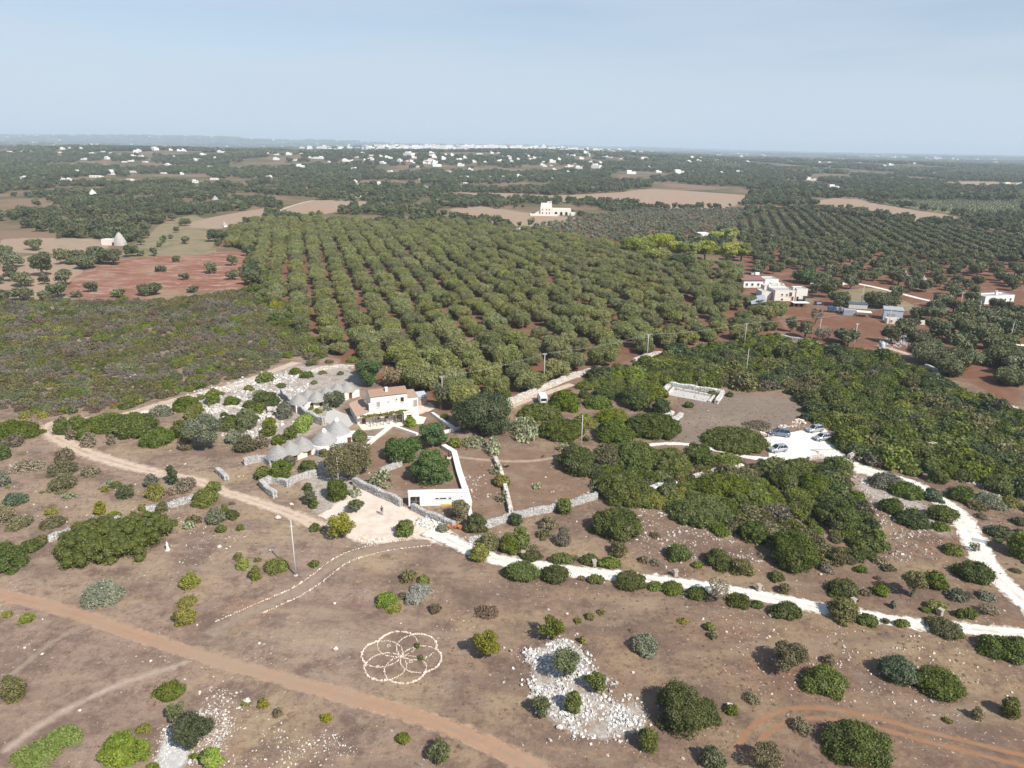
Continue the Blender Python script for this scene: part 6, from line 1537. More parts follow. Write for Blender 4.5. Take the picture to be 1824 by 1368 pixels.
for x, y, w in [(675, 318, 40), (520, 225, 60), (650, 225, 40), (500, 170, 40), (560, 190, 30), (380, 168, 60), (265, 180, 34), (240, 212, 40), (640, 190, 36), (465, 198, 30), (1080, 180, 30), (1130, 205, 40), (1165, 190, 24), (1305, 158, 36), (1400, 160, 34), (1240, 170, 24), (950, 190, 20), (915, 202, 20), (875, 175, 18), (1270, 237, 44),
                (1360, 235, 56), (1540, 265, 60), (1600, 185, 60), (1790, 262, 60), (1685, 257, 36), (1140, 245, 24), (670, 285, 56), (870, 283, 34), (805, 282, 28), (955, 283, 30), (1025, 285, 22), (1130, 295, 24), (440, 297, 30), (315, 325, 30), (225, 322, 30), (120, 325, 40), (95, 310, 24), (465, 340, 24), (110, 388, 46), (590, 255, 40), (280, 255, 30),
                (90, 240, 34), (45, 200, 34), (700, 250, 30), (330, 200, 28), (180, 170, 30), (420, 230, 24), (605, 170, 24), (720, 205, 24), (1215, 255, 30)]: HPX.append((600 + x / 2.942, 220 + y / 2.942, w / 2.942))
for x, y, w in [(70, 210, 40), (40, 215, 30), (120, 200, 30), (200, 198, 60), (240, 170, 34), (20, 175, 30), (375, 203, 20), (470, 187, 80), (660, 195, 28), (720, 165, 18), (745, 205, 30), (610, 287, 46), (330, 262, 40), (240, 262, 20), (690, 295, 30), (720, 300, 36), (1360, 270, 40), (1800, 320, 34), (1730, 315, 40), (1245, 200, 24), (1335, 190, 14), (965, 170, 14), (1090, 225, 18),
                (1215, 228, 14), (1500, 227, 18), (1680, 260, 30), (1620, 268, 16), (825, 345, 60), (1440, 205, 14), (800, 205, 20), (90, 255, 40), (20, 262, 46), (600, 200, 18), (540, 235, 14)]: HPX.append((1204 + x / 2.942, 220 + y / 2.942, w / 2.942))
rng = np.random.default_rng(21)
protos = []
def house_mesh(k):
    mb = MB(); w, d, h = [(1, .75, .36), (1, .6, .30), (1, .8, .5), (1, .55, .28)][k]
    mb.box((0, 0, h / 2 - .02), (w, d, h)); 
    if k in (0, 2): mb.box((-.2, .1, h + .09), (.5, d * .6, .2))
    if k == 1: mb.box((.62, .1, h * .35), (.3, d * .7, h * .7))
    if k == 3: mb.box((.25, .05, h + .05), (.3, .3, .12)); mb.box((-.62, 0, h * .3), (.28, d * .8, h * .6))
    wall = mb.mesh('wall', M['white' if k != 1 else 'lime'])
    wn_ = MB()
    for x_ in (-.3, 0, .3): wn_.box((x_, -d / 2 - .004, h * .5), (.09, .012, h * .36))
    return wall, wn_.mesh('window_openings', M['dark'])
HM = [house_mesh(k) for k in range(4)]
ZONE = lambda px: ['above the left edge olives', 'above the ruined hut', 'above the grey straw field', 'above the left end of the grove', 'above the straw lane', 'above the middle of the grove', 'above the wood', 'above the manor', 'above the long straw field', 'above the pines', 'above the farm cluster', 'above the olive rows', 'above the right edge'][int(np.clip(px / 1824 * 13, 0, 12))]
HOUSES = []
for i in range(150):                                   # more of them in the belts of houses on the hillsides
    px = rng.uniform(0, 1824) if i < 95 else (rng.uniform(600, 1120) if i < 128 else rng.uniform(40, 520)); b = 259 + (px - 912) * .0165
    HPX.append((px, b + (rng.uniform(9, 38) if px < 1250 else rng.uniform(4, 26)), rng.uniform(5, 12)))
for px, py, w in HPX:
    q = P(px, py); s = scale_at(q) if q[1] < 900 else FPX / (q[1] * cP + CAMH * sP)
    W_ = float(np.clip(w / s * .8, 6, 26)); k = int(rng.integers(0, 4)); z = float(hill(*q)) if q[1] > 700 else 0.0
    dist = 'high on the far hills' if q[1] > 2600 else ('halfway up the wooded hills' if q[1] > 1700 else 'low among nearer trees')
    size = 'large' if W_ > 17 else ('small' if W_ < 10 else 'middling')
    e = empty('white_house', (q[0], q[1], z), rng.uniform(-.5, .5), f'{size} white house {dist}, {ZONE(px)}', 'house', f'{size} white houses {dist}, {ZONE(px)}')
    e.scale = (W_, W_, W_ * (1.0 if W_ < 12 else .72))
    for nm, m_ in (('wall', HM[k][0]), ('window', HM[k][1])):
        if nm == 'window' and q[1] > 1500: continue
        o = link(nm, m_, e)
    HOUSES.append((q[0], q[1], W_))
# the town on its rise, a crowd of white blocks that reads as one mass
rng = np.random.default_rng(33); TC, TS, TA = [], [], []
for i in range(760):
    px = rng.normal(850, 120) if i < 560 else rng.uniform(560, 1240); py = rng.uniform(263.5, 272) - 259 + 259 + (px - 912) * .0165 if i < 560 else rng.uniform(266, 274) + (px - 912) * .0165
    q = P(px, py)
    if q[1] < 2900: continue
    w = rng.uniform(14, 34); h = rng.uniform(7, 20) if i < 560 else rng.uniform(5, 9)
    TC.append((q[0], q[1], float(hill(*q)) + h / 2 - 1)); TS.append((w, w * .7, h)); TA.append(rng.uniform(-.3, .3))
for px in (842, 968): 
    q = P(px, 268); TC.append((q[0], q[1], float(hill(*q)) + 16)); TS.append((16, 16, 34)); TA.append(0)
M['town'] = stone_mat('town_plaster', (0.55, 0.50, 0.44), (0.82, 0.79, 0.75))
tag(link('town', stones_mesh('town', TC, TS, TA, M['town'], rng, .03, 0)), 'white hilltop town strung along the horizon', 'town', kind='stuff')

# ------------------------------------------------------------------ vehicles
def car(loc, rz, paint, label, L=4.0, H=1.48, W=1.72, mpv=False):
    e = empty('parked_car', (loc[0], loc[1], .02), rz, label, 'car', 'cars parked on the white gravel')
    h2 = W / 2; X = [-.5, -.48, -.36, -.1, .16, .27, .43, .5]
    ztop = [.62, .93, .97, .97, .97, .93, .78, .58] if not mpv else [.7, 1.02, 1.05, 1.05, 1.03, .98, .84, .62]
    wf = [.86, .95, 1, 1, 1, .98, .92, .78]; V, F = [], []
    for x, z, w in zip(X, ztop, wf):
        y = h2 * w
        V += [(x * L, -y * .92, .22), (x * L, -y, .48), (x * L, -y * .97, z - .06), (x * L, -y * .84, z), (x * L, y * .84, z), (x * L, y * .97, z - .06), (x * L, y, .48), (x * L, y * .92, .22)]
    for i in range(len(X) - 1):
        for k in range(8): F.append((i * 8 + k, i * 8 + (k + 1) % 8, (i + 1) * 8 + (k + 1) % 8, (i + 1) * 8 + k))
    F += [tuple(range(7, -1, -1)), tuple((len(X) - 1) * 8 + k for k in range(8))]
    MB().add(V, F).build('body', M[paint], e, True)
    zb = .95 if not mpv else 1.02
    base = [(-.475 * L, h2 * .88), (.27 * L if not mpv else .31 * L, h2 * .9)]; top = [(-.40 * L if not mpv else -.43 * L, h2 * .68), (.07 * L if not mpv else .10 * L, h2 * .7)]
    gv = [(base[0][0], -base[0][1], zb), (base[1][0], -base[1][1], zb - .06), (base[1][0], base[1][1], zb - .06), (base[0][0], base[0][1], zb), (top[0][0], -top[0][1], H - .06), (top[1][0], -top[1][1], H - .03), (top[1][0], top[1][1], H - .03), (top[0][0], top[0][1], H - .06)]
    MB().add(gv, [(0, 1, 5, 4), (1, 2, 6, 5), (2, 3, 7, 6), (3, 0, 4, 7), (4, 5, 6, 7)]).build('window', M['glass'], e)
    rv = [np.array(v) for v in gv[4:]]; c = sum(rv) / 4
    rfo = MB().add([tuple(c + (v - c) * 1.03 + np.array([0, 0, .005])) for v in rv] + [tuple(c + (v - c) * .8 + np.array([0, 0, .055])) for v in rv], [(0, 3, 2, 1), (4, 5, 6, 7), (0, 1, 5, 4), (1, 2, 6, 5), (2, 3, 7, 6), (3, 0, 4, 7)]).build('roof', M[paint], e, True)
    pl = MB()
    for a, b in ((0, 4), (1, 5), (2, 6), (3, 7)): pl.tube([gv[a], gv[b]], .05, 5)
    for s in (-1, 1):
        for f_ in ((.42, .45), (.72, .73)):
            p0 = np.array(gv[0 if s < 0 else 3]) * (1 - f_[0]) + np.array(gv[1 if s < 0 else 2]) * f_[0]; p1 = np.array(gv[4 if s < 0 else 7]) * (1 - f_[1]) + np.array(gv[5 if s < 0 else 6]) * f_[1]
            pl.tube([p0, p1], .04, 5)
    pl.build('pillar', M[paint], e)
    for sx in (.31, -.31):
        for s in (-1, 1):
            w = MB().add([(sx * L + .32 * math.cos(t), s * (h2 - .2), .32 + .32 * math.sin(t)) for t in np.linspace(0, 6.283, 17)[:-1]] + [(sx * L + .32 * math.cos(t), s * (h2 + .015), .32 + .32 * math.sin(t)) for t in np.linspace(0, 6.283, 17)[:-1]],
                         [(k, (k + 1) % 16, 16 + (k + 1) % 16, 16 + k) for k in range(16)] + [tuple(range(16)), tuple(range(31, 15, -1))]).build('wheel', M['tyre'], e)
            MB().add([(sx * L + .21 * math.cos(t), s * (h2 + .02), .32 + .21 * math.sin(t)) for t in np.linspace(0, 6.283, 13)[:-1]] + [(sx * L, s * (h2 + .03), .32)], [(k, (k + 1) % 12, 12) for k in range(12)]).build('rim', M['rim'], w)
    for s in (-1, 1):
        MB().box((.455 * L, s * h2 * .66, .70 if not mpv else .76), (.22, .36, .15), -s * .35).build('headlight', M['lamp'], e, bevel=.02)
        MB().box((-.492 * L, s * h2 * .76, .82), (.08, .2, .3)).build('tail_light', M['tail'], e)
        MB().box((.13 * L, s * (h2 + .08), 1.0), (.12, .18, .12)).build('mirror', M[paint], e)
    MB().box((.497 * L, 0, .42), (.05, 1.0, .16)).build('grille', M['dark'], e); MB().box((.505 * L, 0, .5), (.03, .5, .1)).build('number_plate', M['white'], e)
    MB().box((-.505 * L, 0, .6), (.03, .5, .1)).build('number_plate', M['white'], e)
car((59.3, 145.6), math.radians(166), 'bluegrey', 'blue-grey people carrier parked at the left of the white car park', 4.4, 1.72, 1.8, True)
car((68.2, 148.4), math.radians(200), 'silver', 'silver hatchback at the top corner of the car park', 4.0, 1.5)
car((68.0, 143.6), math.radians(196), 'silver', 'silver hatchback at the right edge of the car park, below the top one', 3.8, 1.46)
car((55.9, 136.9), math.radians(197), 'silver', 'silver hatchback nearest the camera in the car park', 3.9, 1.52)
c = tp('L', 372, 806); car((c[0], c[1] + .8), .1, 'darkblue', 'dark blue car beside the white farm cluster', 4.0, 1.45)
c = tp('H', 1508, 1118)
pu = link('drain_cover', MB().box((0, 0, .03), (2.1, 1.0, .06), -.5).mesh('drain_cover', M['grey_sheet']), None, (c[0], c[1], .02)); tag(pu, 'grey metal plate lying on the white road at the lay-by', 'plate')
# white van
c = tp('G', 226, 150); v = empty('white_van', (c[0], c[1], 0), .15, 'small white van seen from behind between bushes and the lane', 'van')
MB().prism([(-.9, 0), (.9, 0), (.9, 3.3), (-.9, 3.3)], .35, [2.15, 2.15, 2.2, 2.2]).build('body', M['white'], v, bevel=.06)
MB().prism([(-.88, 3.3), (.88, 3.3), (.88, 4.5), (-.88, 4.5)], .35, [1.9, 1.9, 1.1, 1.1]).build('cab', M['white'], v, bevel=.06)
MB().box((0, -.02, 1.35), (1.4, .04, .6)).build('rear_window', M['glass'], v); MB().box((0, -.06, .5), (1.8, .12, .18)).build('bumper', M['dark'], v)
for s in (-1, 1):
    MB().box((s * .72, -.02, .9), (.14, .05, .4)).build('tail_light', M['tail'], v)
    for y_ in (.8, 3.7): MB().lathe([(.3, -.1), (.32, -.08), (.32, .08), (.3, .1)], 14).build('wheel', M['tyre'], v, loc=(s * .82, y_, .32)).rotation_euler = (0, math.pi / 2, 0)
# truck in the farmyard
c = tp('L', 425, 858); tr = empty('truck', (c[0], c[1], 0), -.28, 'navy flatbed truck with crates beside the red farmyard', 'truck')
MB().box((1.0, 1.2, 1.35), (1.9, 2.2, 2.0)).build('cab', M['darkblue'], tr, bevel=.1); MB().box((.1, 1.2, 1.75), (.1, 1.9, .7)).build('windscreen', M['glass'], tr)
MB().box((4.2, 1.2, .95), (4.6, 2.3, .25)).build('bed', M['navy_steel'], tr)
for k in range(5): MB().box((2.6 + k * .85, 1.2, 1.55), (.75, 2.0, .95)).build('crate', M['shutter' if k % 2 else 'navy_steel'], tr)
for x_ in (1.0, 3.6, 5.2):
    for y_ in (.1, 2.3): MB().lathe([(.4, -.12), (.44, -.1), (.44, .1), (.4, .12)], 14).build('wheel', M['tyre'], tr, loc=(x_, y_, .44)).rotation_euler = (math.pi / 2, 0, 0)
c = tp('L', 535, 880); cn = empty('container', (c[0], c[1], 0), -.3, 'pale container and low white roof right of the navy truck', 'container')
MB().box((2.2, 1.2, 1.2), (4.4, 2.3, 2.3)).build('body', M['grey_sheet'], cn, bevel=.03)
for k in range(9): MB().box((.25 + k * .49, .03, 1.2), (.12, .05, 2.1)).build('rib', M['grey_sheet'], cn)
MB().box((7.2, 1.0, 1.9), (5.2, 3.6, .12)).build('roof', M['white'], cn)
for x_ in (4.8, 9.6): MB().box((x_, -.6, .95), (.14, .14, 1.85)).build('post', M['wood'], cn)

# ------------------------------------------------------------------ poles and wires
def pole(px, py, h, label, r=.13, arm=True, mat='concrete', ground=None):
    c = P(px, py) if ground is None else ground
    e = empty('utility_pole', (c[0], c[1], 0), 0, label, 'utility pole', 'utility poles')
    MB().lathe([(r * 1.0, -.1), (r * .8, h * .5), (r * .6, h)], 10).build('shaft', M[mat], e, True)
    if arm:
        MB().box((0, 0, h - .35), (1.1, .09, .1)).build('crossarm', M['concrete'], e)
        for x_ in (-.45, .45): MB().lathe([(.05, h - .3), (.07, h - .18), (.04, h - .08)], 8, (x_, 0, 0)).build('insulator', M['white'], e)
    return np.array([c[0], c[1], h])
tp_ = pole(527, 1025, 9.1, 'tall pale concrete pole in the left foreground beside the stone-lined path', .115, False)
e = bpy.data.objects['utility_pole']; MB().lathe([(.3, -.05), (.28, .1), (.14, .12)], 12).build('base', M['concrete'], e); MB().box((0, 0, 8.1), (.5, .12, .12)).build('crossarm', M['concrete'], e)
pole(603, 862, 5.4, 'short concrete pole before the tall brownish tree', .11, False)
pole(1035, 800, 7.6, 'slim concrete pole at the left end of the central thicket', .12, False)
pole(1328, 670, 7.9, 'slim concrete pole in the right thicket', .12, False)
chain = [pole(788, 724, 7.8, 'wire pole at the grove edge right of the farmhouse'), pole(969, 680, 8, 'wire pole among the front olive trees of the grove'), pole(1152, 641, 8, 'wire pole at the front edge of the grove, centre right'), pole(1325, 619, 8, 'wire pole at the right end of the grove'),
         pole(1582, 584, 7.6, 'wire pole before the blue-grey shed'), pole(1708, 556, 8, 'wire pole beside the white lane on the right')]
pole(1520, 620, 8.2, 'pale concrete pole with bracket at the lower edge of the red farmyard', .15)
for px, py, h, lab in ((1741, 570, 7.5, 'wire pole right of the white lane'), (1797, 614, 7.5, 'wire pole near the right edge above the lane'), (1534, 541, 7.5, 'pole on the ochre grass plot'), (1457, 607, 7.5, 'pole at the wall of the red farmyard'), (1078, 366, 11, 'far pole in the straw field, left'), (1150, 370, 11, 'far pole below the straw field'), (822, 343, 13, 'far pole left of the straw field')):
    pole(px, py, h, lab, .12, False)
far_end = np.array([*P(1824, 548), 8.0])
for i, (a, b) in enumerate(zip(chain, chain[1:] + [far_end])):
    w = empty('overhead_wire', (a[0], a[1], a[2] - .1), 0, ['overhead wires from the farmhouse pole into the grove', 'overhead wires along the front of the grove, left span', 'overhead wires along the front of the grove, middle span', 'overhead wires crossing the red farmyard', 'overhead wires between farmyard pole and lane pole', 'overhead wires leaving at the right edge'][i], 'wire', 'overhead wires')
    for s in (-.45, .45):
        pts = [((b[0] - a[0]) * t + s, (b[1] - a[1]) * t, (b[2] - a[2]) * t - 1.6 * 4 * t * (1 - t) * .45) for t in np.linspace(0, 1, 15)]
        MB().tube(pts, .013, 4).build('cable', M['wire'], w)

# small things
c = tp('G', 478 + 0, 0)
c = tp('E', 1795, 105); pl = empty('pallet_stack', (c[0], c[1], 0), .6, 'grey slatted wooden frame leaning on the stones above the back huts', 'pallet')
for k in range(6): MB().box((-.9 + k * .36, 0, .75), (.12, .08, 1.6)).build('slat', M['wood'], pl)
MB().box((0, .06, .3), (2.1, .08, .12)).box((0, .06, 1.2), (2.1, .08, .12)).build('rail', M['wood'], pl)
c = tp('F', 1785, 590); bx2 = empty('dark_board', (c[0], c[1], 0), .8, 'small dark board lying by the footpath in the brown plot', 'board')
MB().box((0, 0, .12), (.9, .6, .2)).build('panel', M['dark'], bx2); MB().box((0, .3, .25), (.9, .06, .5)).build('back_panel', M['wood'], bx2)
c = tp('F', 1378, 530); sm = empty('garden_ornament', (c[0], c[1], 0), 0, 'reddish carved figure on a pale base beside the broad white wall', 'statue')
MB().box((0, 0, .2), (.9, .8, .4)).build('plinth', M['lime_worn'], sm); MB().lathe([(.28, .4), (.34, .8), (.26, 1.2), (.14, 1.35), (.18, 1.55), (.04, 1.7)], 10).build('figure', M['door'], sm, True)
c = tp('F', 445, 505); vh = empty('rain_barrel', (c[0], c[1], 0), 0, 'dark barrel beside the last front hut door', 'barrel')
MB().lathe([(.42, 0), (.5, .35), (.5, .7), (.42, 1.05), (.05, 1.06)], 14).build('body', M['navy_steel'], vh, True); MB().lathe([(.51, .3), (.53, .34), (.51, .38)], 14).build('hoop', M['grey_sheet'], vh)

# ------------------------------------------------------------------ the walker in the courtyard
def person(loc, rz):
    e = empty('person', (loc[0], loc[1], 0), rz, 'person in dark top and grey-brown trousers standing in the pale courtyard', 'person')
    J = {'pel': (0, 0, .93), 'sp': (0, .01, 1.12), 'ch': (0, .02, 1.32), 'nk': (0, .01, 1.47), 'hd0': (0, -.01, 1.55)}
    vs_, rad, ed = [], [], []
    def v(p, r): vs_.append(p); rad.append(r); return len(vs_) - 1
    pel = v((0, 0, .95), .135); sp = v((0, .01, 1.12), .125); ch = v((0, .015, 1.32), .14); nk = v((0, 0, 1.47), .055); h0 = v((0, -.015, 1.58), .075); h1 = v((0, -.01, 1.68), .082)
    ed += [(pel, sp), (sp, ch), (ch, nk), (nk, h0), (h0, h1)]
    nose = v((0, -.115, 1.60), .014); ed.append((h0, nose))
    for s in (-1, 1):
        hip = v((s * .09, 0, .88), .088); kn = v((s * .11, -.05 * s, .49), .058); an = v((s * .115, -.02 * s + .02, .09), .042); toe = v((s * .13, -.02 * s - .13, .04), .035)
        ed += [(pel, hip), (hip, kn), (kn, an), (an, toe)]
        shd = v((s * .19, .01, 1.40), .058); el = v((s * .26, .02 + .05 * s, 1.13), .042); wr = v((s * .25, -.10 + .06 * s, .91), .028); pm = v((s * .25, -.13 + .06 * s, .84), .03)
        ed += [(ch, shd), (shd, el), (el, wr), (wr, pm)]
        for k, (dx, l) in enumerate(((-.03, .07), (-.01, .085), (.012, .08), (.03, .06))):
            f1 = v((s * .25 + dx, -.14 + .06 * s, .80), .0085); f2 = v((s * .25 + dx, -.155 + .06 * s, .80 - l * .8), .008); ed += [(pm, f1), (f1, f2)]
        t1 = v((s * .25 - s * .045, -.15 + .06 * s, .83), .009); t2 = v((s * .25 - s * .05, -.175 + .06 * s, .79), .008); ed += [(pm, t1), (t1, t2)]
    me = bpy.data.meshes.new('body'); me.from_pydata(vs_, ed, []); o = link('body', me, e)
    sk = o.modifiers.new('skin', 'SKIN'); sk.use_smooth_shade = True
    for d, r in zip(me.skin_vertices[0].data, rad): d.radius = (r, r)
    me.skin_vertices[0].data[pel].use_root = True
    o.modifiers.new('sub', 'SUBSURF').levels = 1
    def cloth(t):
        sep = t.node('ShaderNodeSeparateXYZ'); t.put(sep.inputs[0], t.obj()); z = sep.outputs['Z']; x = t.math('ABSOLUTE', sep.outputs['X'])
        c_ = t.mix(t.math('GREATER_THAN', z, .98), (.16, .13, .11), (.05, .055, .07)); c_ = t.mix(t.math('GREATER_THAN', z, 1.46), c_, (.42, .26, .19))
        fore = t.math('MULTIPLY', t.math('GREATER_THAN', x, .2), t.math('LESS_THAN', z, 1.06)); c_ = t.mix(fore, c_, (.42, .26, .19))
        return t.mix(t.math('LESS_THAN', z, .1), c_, (.05, .04, .035))
    me.materials.append(material('skin_and_clothes', cloth, .85))
    MB().lathe([(.088, 1.60), (.098, 1.66), (.085, 1.73), (.05, 1.765), (.01, 1.77)], 12, (0, .012, 0)).build('hair', plain('dark_hair', (.035, .025, .02), .2, 8), e, True)
    for s in (-1, 1): MB().lathe([(.004, -.008), (.011, 0), (.004, .008)], 6, (s * .033, -.085, 1.625)).build('eye', M['dark'], e)
person(tp('F', 898, 934), .5)

# ------------------------------------------------------------------ groves, thickets and woods
def join_tree(name, crown_me, trunk):
    """one mesh of crown and trunk for far instancing"""
    o1 = bpy.data.objects.new(name, crown_me)
    return o1


def gn_scatter(name, protos, pts, scale, rot, idx, label, cat):
    """one object that sets copies of the prototype meshes on points"""
    me = bpy.data.meshes.new(name); me.vertices.add(len(pts)); me.vertices.foreach_set('co', np.asarray(pts, np.float32).ravel())
    for nm, arr, ty in (('sc', scale, 'FLOAT'), ('ro', rot, 'FLOAT'), ('ix', idx, 'INT')):
        a = me.attributes.new(nm, ty, 'POINT'); a.data.foreach_set('value', np.asarray(arr, np.int32 if ty == 'INT' else np.float32))
    pc = bpy.data.collections.new(name + '_prototypes')
    for k, m_ in enumerate(protos):
        o = bpy.data.objects.new(f'{name}_prototype_{k}', m_); pc.objects.link(o)
    ng = bpy.data.node_groups.new(name, 'GeometryNodeTree')
    ng.interface.new_socket('Geometry', in_out='INPUT', socket_type='NodeSocketGeometry'); ng.interface.new_socket('Geometry', in_out='OUTPUT', socket_type='NodeSocketGeometry')
    n, l = ng.nodes, ng.links; gi, go = n.new('NodeGroupInput'), n.new('NodeGroupOutput')
    ci = n.new('GeometryNodeCollectionInfo'); ci.inputs['Collection'].default_value = pc; ci.inputs['Separate Children'].default_value = True; ci.inputs['Reset Children'].default_value = True
    ip = n.new('GeometryNodeInstanceOnPoints'); ip.inputs['Pick Instance'].default_value = True
    def at(nm, ty):
        a = n.new('GeometryNodeInputNamedAttribute'); a.data_type = ty; a.inputs['Name'].default_value = nm; return a.outputs['Attribute']
    cx = n.new('ShaderNodeCombineXYZ'); l.new(at('ro', 'FLOAT'), cx.inputs['Z'])
    er = n.new('FunctionNodeEulerToRotation'); l.new(cx.outputs[0], er.inputs[0])
    l.new(gi.outputs[0], ip.inputs['Points']); l.new(ci.outputs[0], ip.inputs['Instance']); l.new(at('ix', 'INT'), ip.inputs['Instance Index'])
    l.new(er.outputs[0], ip.inputs['Rotation']); l.new(at('sc', 'FLOAT'), ip.inputs['Scale']); l.new(ip.outputs[0], go.inputs[0])
    o = link(name, me); o.modifiers.new('scatter', 'NODES').node_group = ng
    return tag(o, label, cat, kind='stuff')


def lattice(poly, a, b, ang, jit, rng):
    c, s = math.cos(ang), math.sin(ang); lo, hi = poly.min(0), poly.max(0); R = float(np.hypot(*(hi - lo))); m = (lo + hi) / 2
    out, ij = [], []
    for i in range(int(-R / a), int(R / a) + 1):
        for j in range(int(-R / b), int(R / b) + 1):
            out.append(m + np.array([c, s]) * i * a + np.array([-s, c]) * j * b + rng.normal(0, jit, 2)); ij.append((i, j))
    out = np.array(out); k = inpoly(out, poly)
    return out[k], np.array(ij)[k]


def blue_noise(poly, r, rng, tries=9, excl=(), dens=None):
    lo, hi = poly.min(0), poly.max(0); n = int((hi - lo).prod() / (r * r) * tries)
    pts = rng.uniform(lo, hi, (n, 2)); pts = pts[inpoly(pts, poly)]
    for e in excl: pts = pts[~inpoly(pts, e)]
    cell = {}; out = []
    for p in pts:
        ci = (int(p[0] // r), int(p[1] // r)); ok = True
        for dx in (-1, 0, 1):
            for dy in (-1, 0, 1):
                for q in cell.get((ci[0] + dx, ci[1] + dy), ()):
                    if (q[0] - p[0]) ** 2 + (q[1] - p[1]) ** 2 < r * r: ok = False; break
                if not ok: break
            if not ok: break
        if ok: cell.setdefault(ci, []).append(p); out.append(p)
    return np.array(out).reshape(-1, 2)


def on_road(pts, pad=1.2):
    bad = np.zeros(len(pts), bool)
    for nm, ls_ in LINES.items():
        for L, w in ls_:
            for p, ww in zip(L[::2], w[::2]): bad |= ((pts - p) ** 2).sum(1) < (ww / 2 + pad) ** 2
    return bad


def clear_of_plants(pts, k=0.8):
    bad = np.zeros(len(pts), bool)
    for x, y, r in PLANTS: bad |= ((pts - (x, y)) ** 2).sum(1) < (r * k) ** 2
    return bad


def in_view(pts, m=25):
    """inside the picture's field of view, with a margin in metres"""
    return np.abs(pts[:, 0]) < pts[:, 1] * 0.80 + m


# ---- prototypes
rng = np.random.default_rng(101)
OLIVE = []
for k in range(6):
    r, h = rng.uniform(3.7, 4.4), rng.uniform(4.6, 5.6); L = tree_lobes(r, h, rng, .16, 15, .85)
    OLIVE.append((crown('crown', L, .21, 1.15, LEAF['grove'], rng, .78, .8, .35), trunk_mb(r, h, rng, .32, 4).mesh('trunk', M['bark'])))
OLIVE2 = []
for k in range(5):
    r, h = rng.uniform(3.4, 4.4), rng.uniform(4.4, 5.8); L = tree_lobes(r, h, rng, .22, 13, .8)
    OLIVE2.append((crown('crown', L, .36, 1.0, LEAF['olive'], rng, .72, .85, .35), trunk_mb(r, h, rng, .3, 4).mesh('trunk', M['bark'])))
FARW = [crown('far_tree', tree_lobes(rng.uniform(3.6, 4.8), rng.uniform(5, 7.5), rng, .1, 9, .85), .62, 1.0, LEAF[kd], rng, .82, .7, .2) for kd in ('wood', 'wood', 'wood', 'olive', 'dark', 'wood')]
YOUNG = [crown('young_olive', tree_lobes(rng.uniform(1.7, 2.3), rng.uniform(2.8, 3.6), rng, .2, 7, .9), .40, .9, LEAF['grey'], rng, .6, .9, .2) for k in range(3)]
ROWT = [crown('row_olive', tree_lobes(rng.uniform(2.9, 3.5), rng.uniform(4, 4.8), rng, .12, 9, .85), .5, 1.0, LEAF['olive'], rng, .8, .75, .2) for k in range(3)]
COPSE = []
for k in range(4):
    L = []
    for i in range(26):
        a, q = rng.uniform(0, 6.28), math.sqrt(rng.uniform(0, 1)) * 21; s = rng.uniform(3, 5.5)
        L.append((math.cos(a) * q, math.sin(a) * q, rng.uniform(1.5, 4.5), s, s, s * .85))
    COPSE.append(crown('copse', L, 1.3, .7, LEAF[('wood', 'wood', 'dark', 'olive')[k]], rng, .9, .6, .1))
SHR = {}
for kd in ('mastic', 'green', 'ygreen', 'brown', 'mauve', 'rust', 'olive', 'dry', 'dark'):
    nm, cat, cover, core, jit, hm = KIND[kd]
    SHR[kd] = [crown(nm, mound_lobes(1.0 * a, 1.0 / a, hh, rng, .36), .10 if kd not in ('dry', 'mauve') else .11, cover * .95, LEAF[kd], rng, core, jit, .015) for a, hh in ((1.0, .8), (1.15, .65), (.9, .95))]

ORD = lambda n: f"{n}{'th' if 10 <= n % 100 <= 20 else {1: 'st', 2: 'nd', 3: 'rd'}.get(n % 10, 'th')}"

# ---- the olive grove: 9 m grid, rows running away to the left
gp_ = PATCH['grove']
pts, ij = lattice(gp_, 9.2, 7.9, math.radians(16.8), .75, rng)
pts += rng.normal(0, 1, pts.shape) * np.clip((pts[:, 0] + 30) / 60, 0, 1.2)[:, None]          # looser planting towards the right
keep = ~on_road(pts, 2.5) & ~clear_of_plants(pts, .9) & (rng.uniform(0, 1, len(pts)) > .035)
house_c = np.array([-27, 153]); keep &= ((pts - house_c) ** 2).sum(1) > 15 ** 2
pts, ij = pts[keep], ij[keep]
imin = ij[:, 0].min(); order = np.argsort(pts[:, 1] + .25 * np.abs(pts[:, 0]))
rank_in_row = {}
near = order[:215]
for i_ in sorted(near, key=lambda k: (ij[k, 0], ij[k, 1])): rank_in_row.setdefault(ij[i_, 0], []).append(i_)
for row, members in rank_in_row.items():
    for n_, i_ in enumerate(members):
        k = int(rng.integers(0, 6)); p = pts[i_]
        e = empty('olive_tree', (p[0], p[1], 0), rng.uniform(0, 6.28), f'olive tree in the big grove, {ORD(row - imin + 1)} row from the left, {ORD(n_ + 1)} from its near end', 'olive tree', 'olive trees of the big grove')
        s = rng.uniform(.74, 1.08) * float(np.clip(1.12 - (p[1] - 160) / 500, 1.0, 1.12)); e.scale = (s, s, s * rng.uniform(.9, 1.08))
        link('trunk', OLIVE[k][1], e); link('crown', OLIVE[k][0], e)
rest = order[215:]
def tree_mesh_joined(cr, tr):
    bm = bmesh.new(); bm.from_mesh(cr); n0 = len(bm.faces); bm.from_mesh(tr); bm.faces.ensure_lookup_table()
    for f in bm.faces[n0:]: f.material_index = 1
    me = bpy.data.meshes.new('olive'); bm.to_mesh(me); bm.free(); me.materials.append(cr.materials[0]); me.materials.append(M['bark']); return me
OJ = [tree_mesh_joined(*o) for o in OLIVE]; OJ2 = [tree_mesh_joined(*o) for o in OLIVE2]
n = len(rest); q = pts[rest]
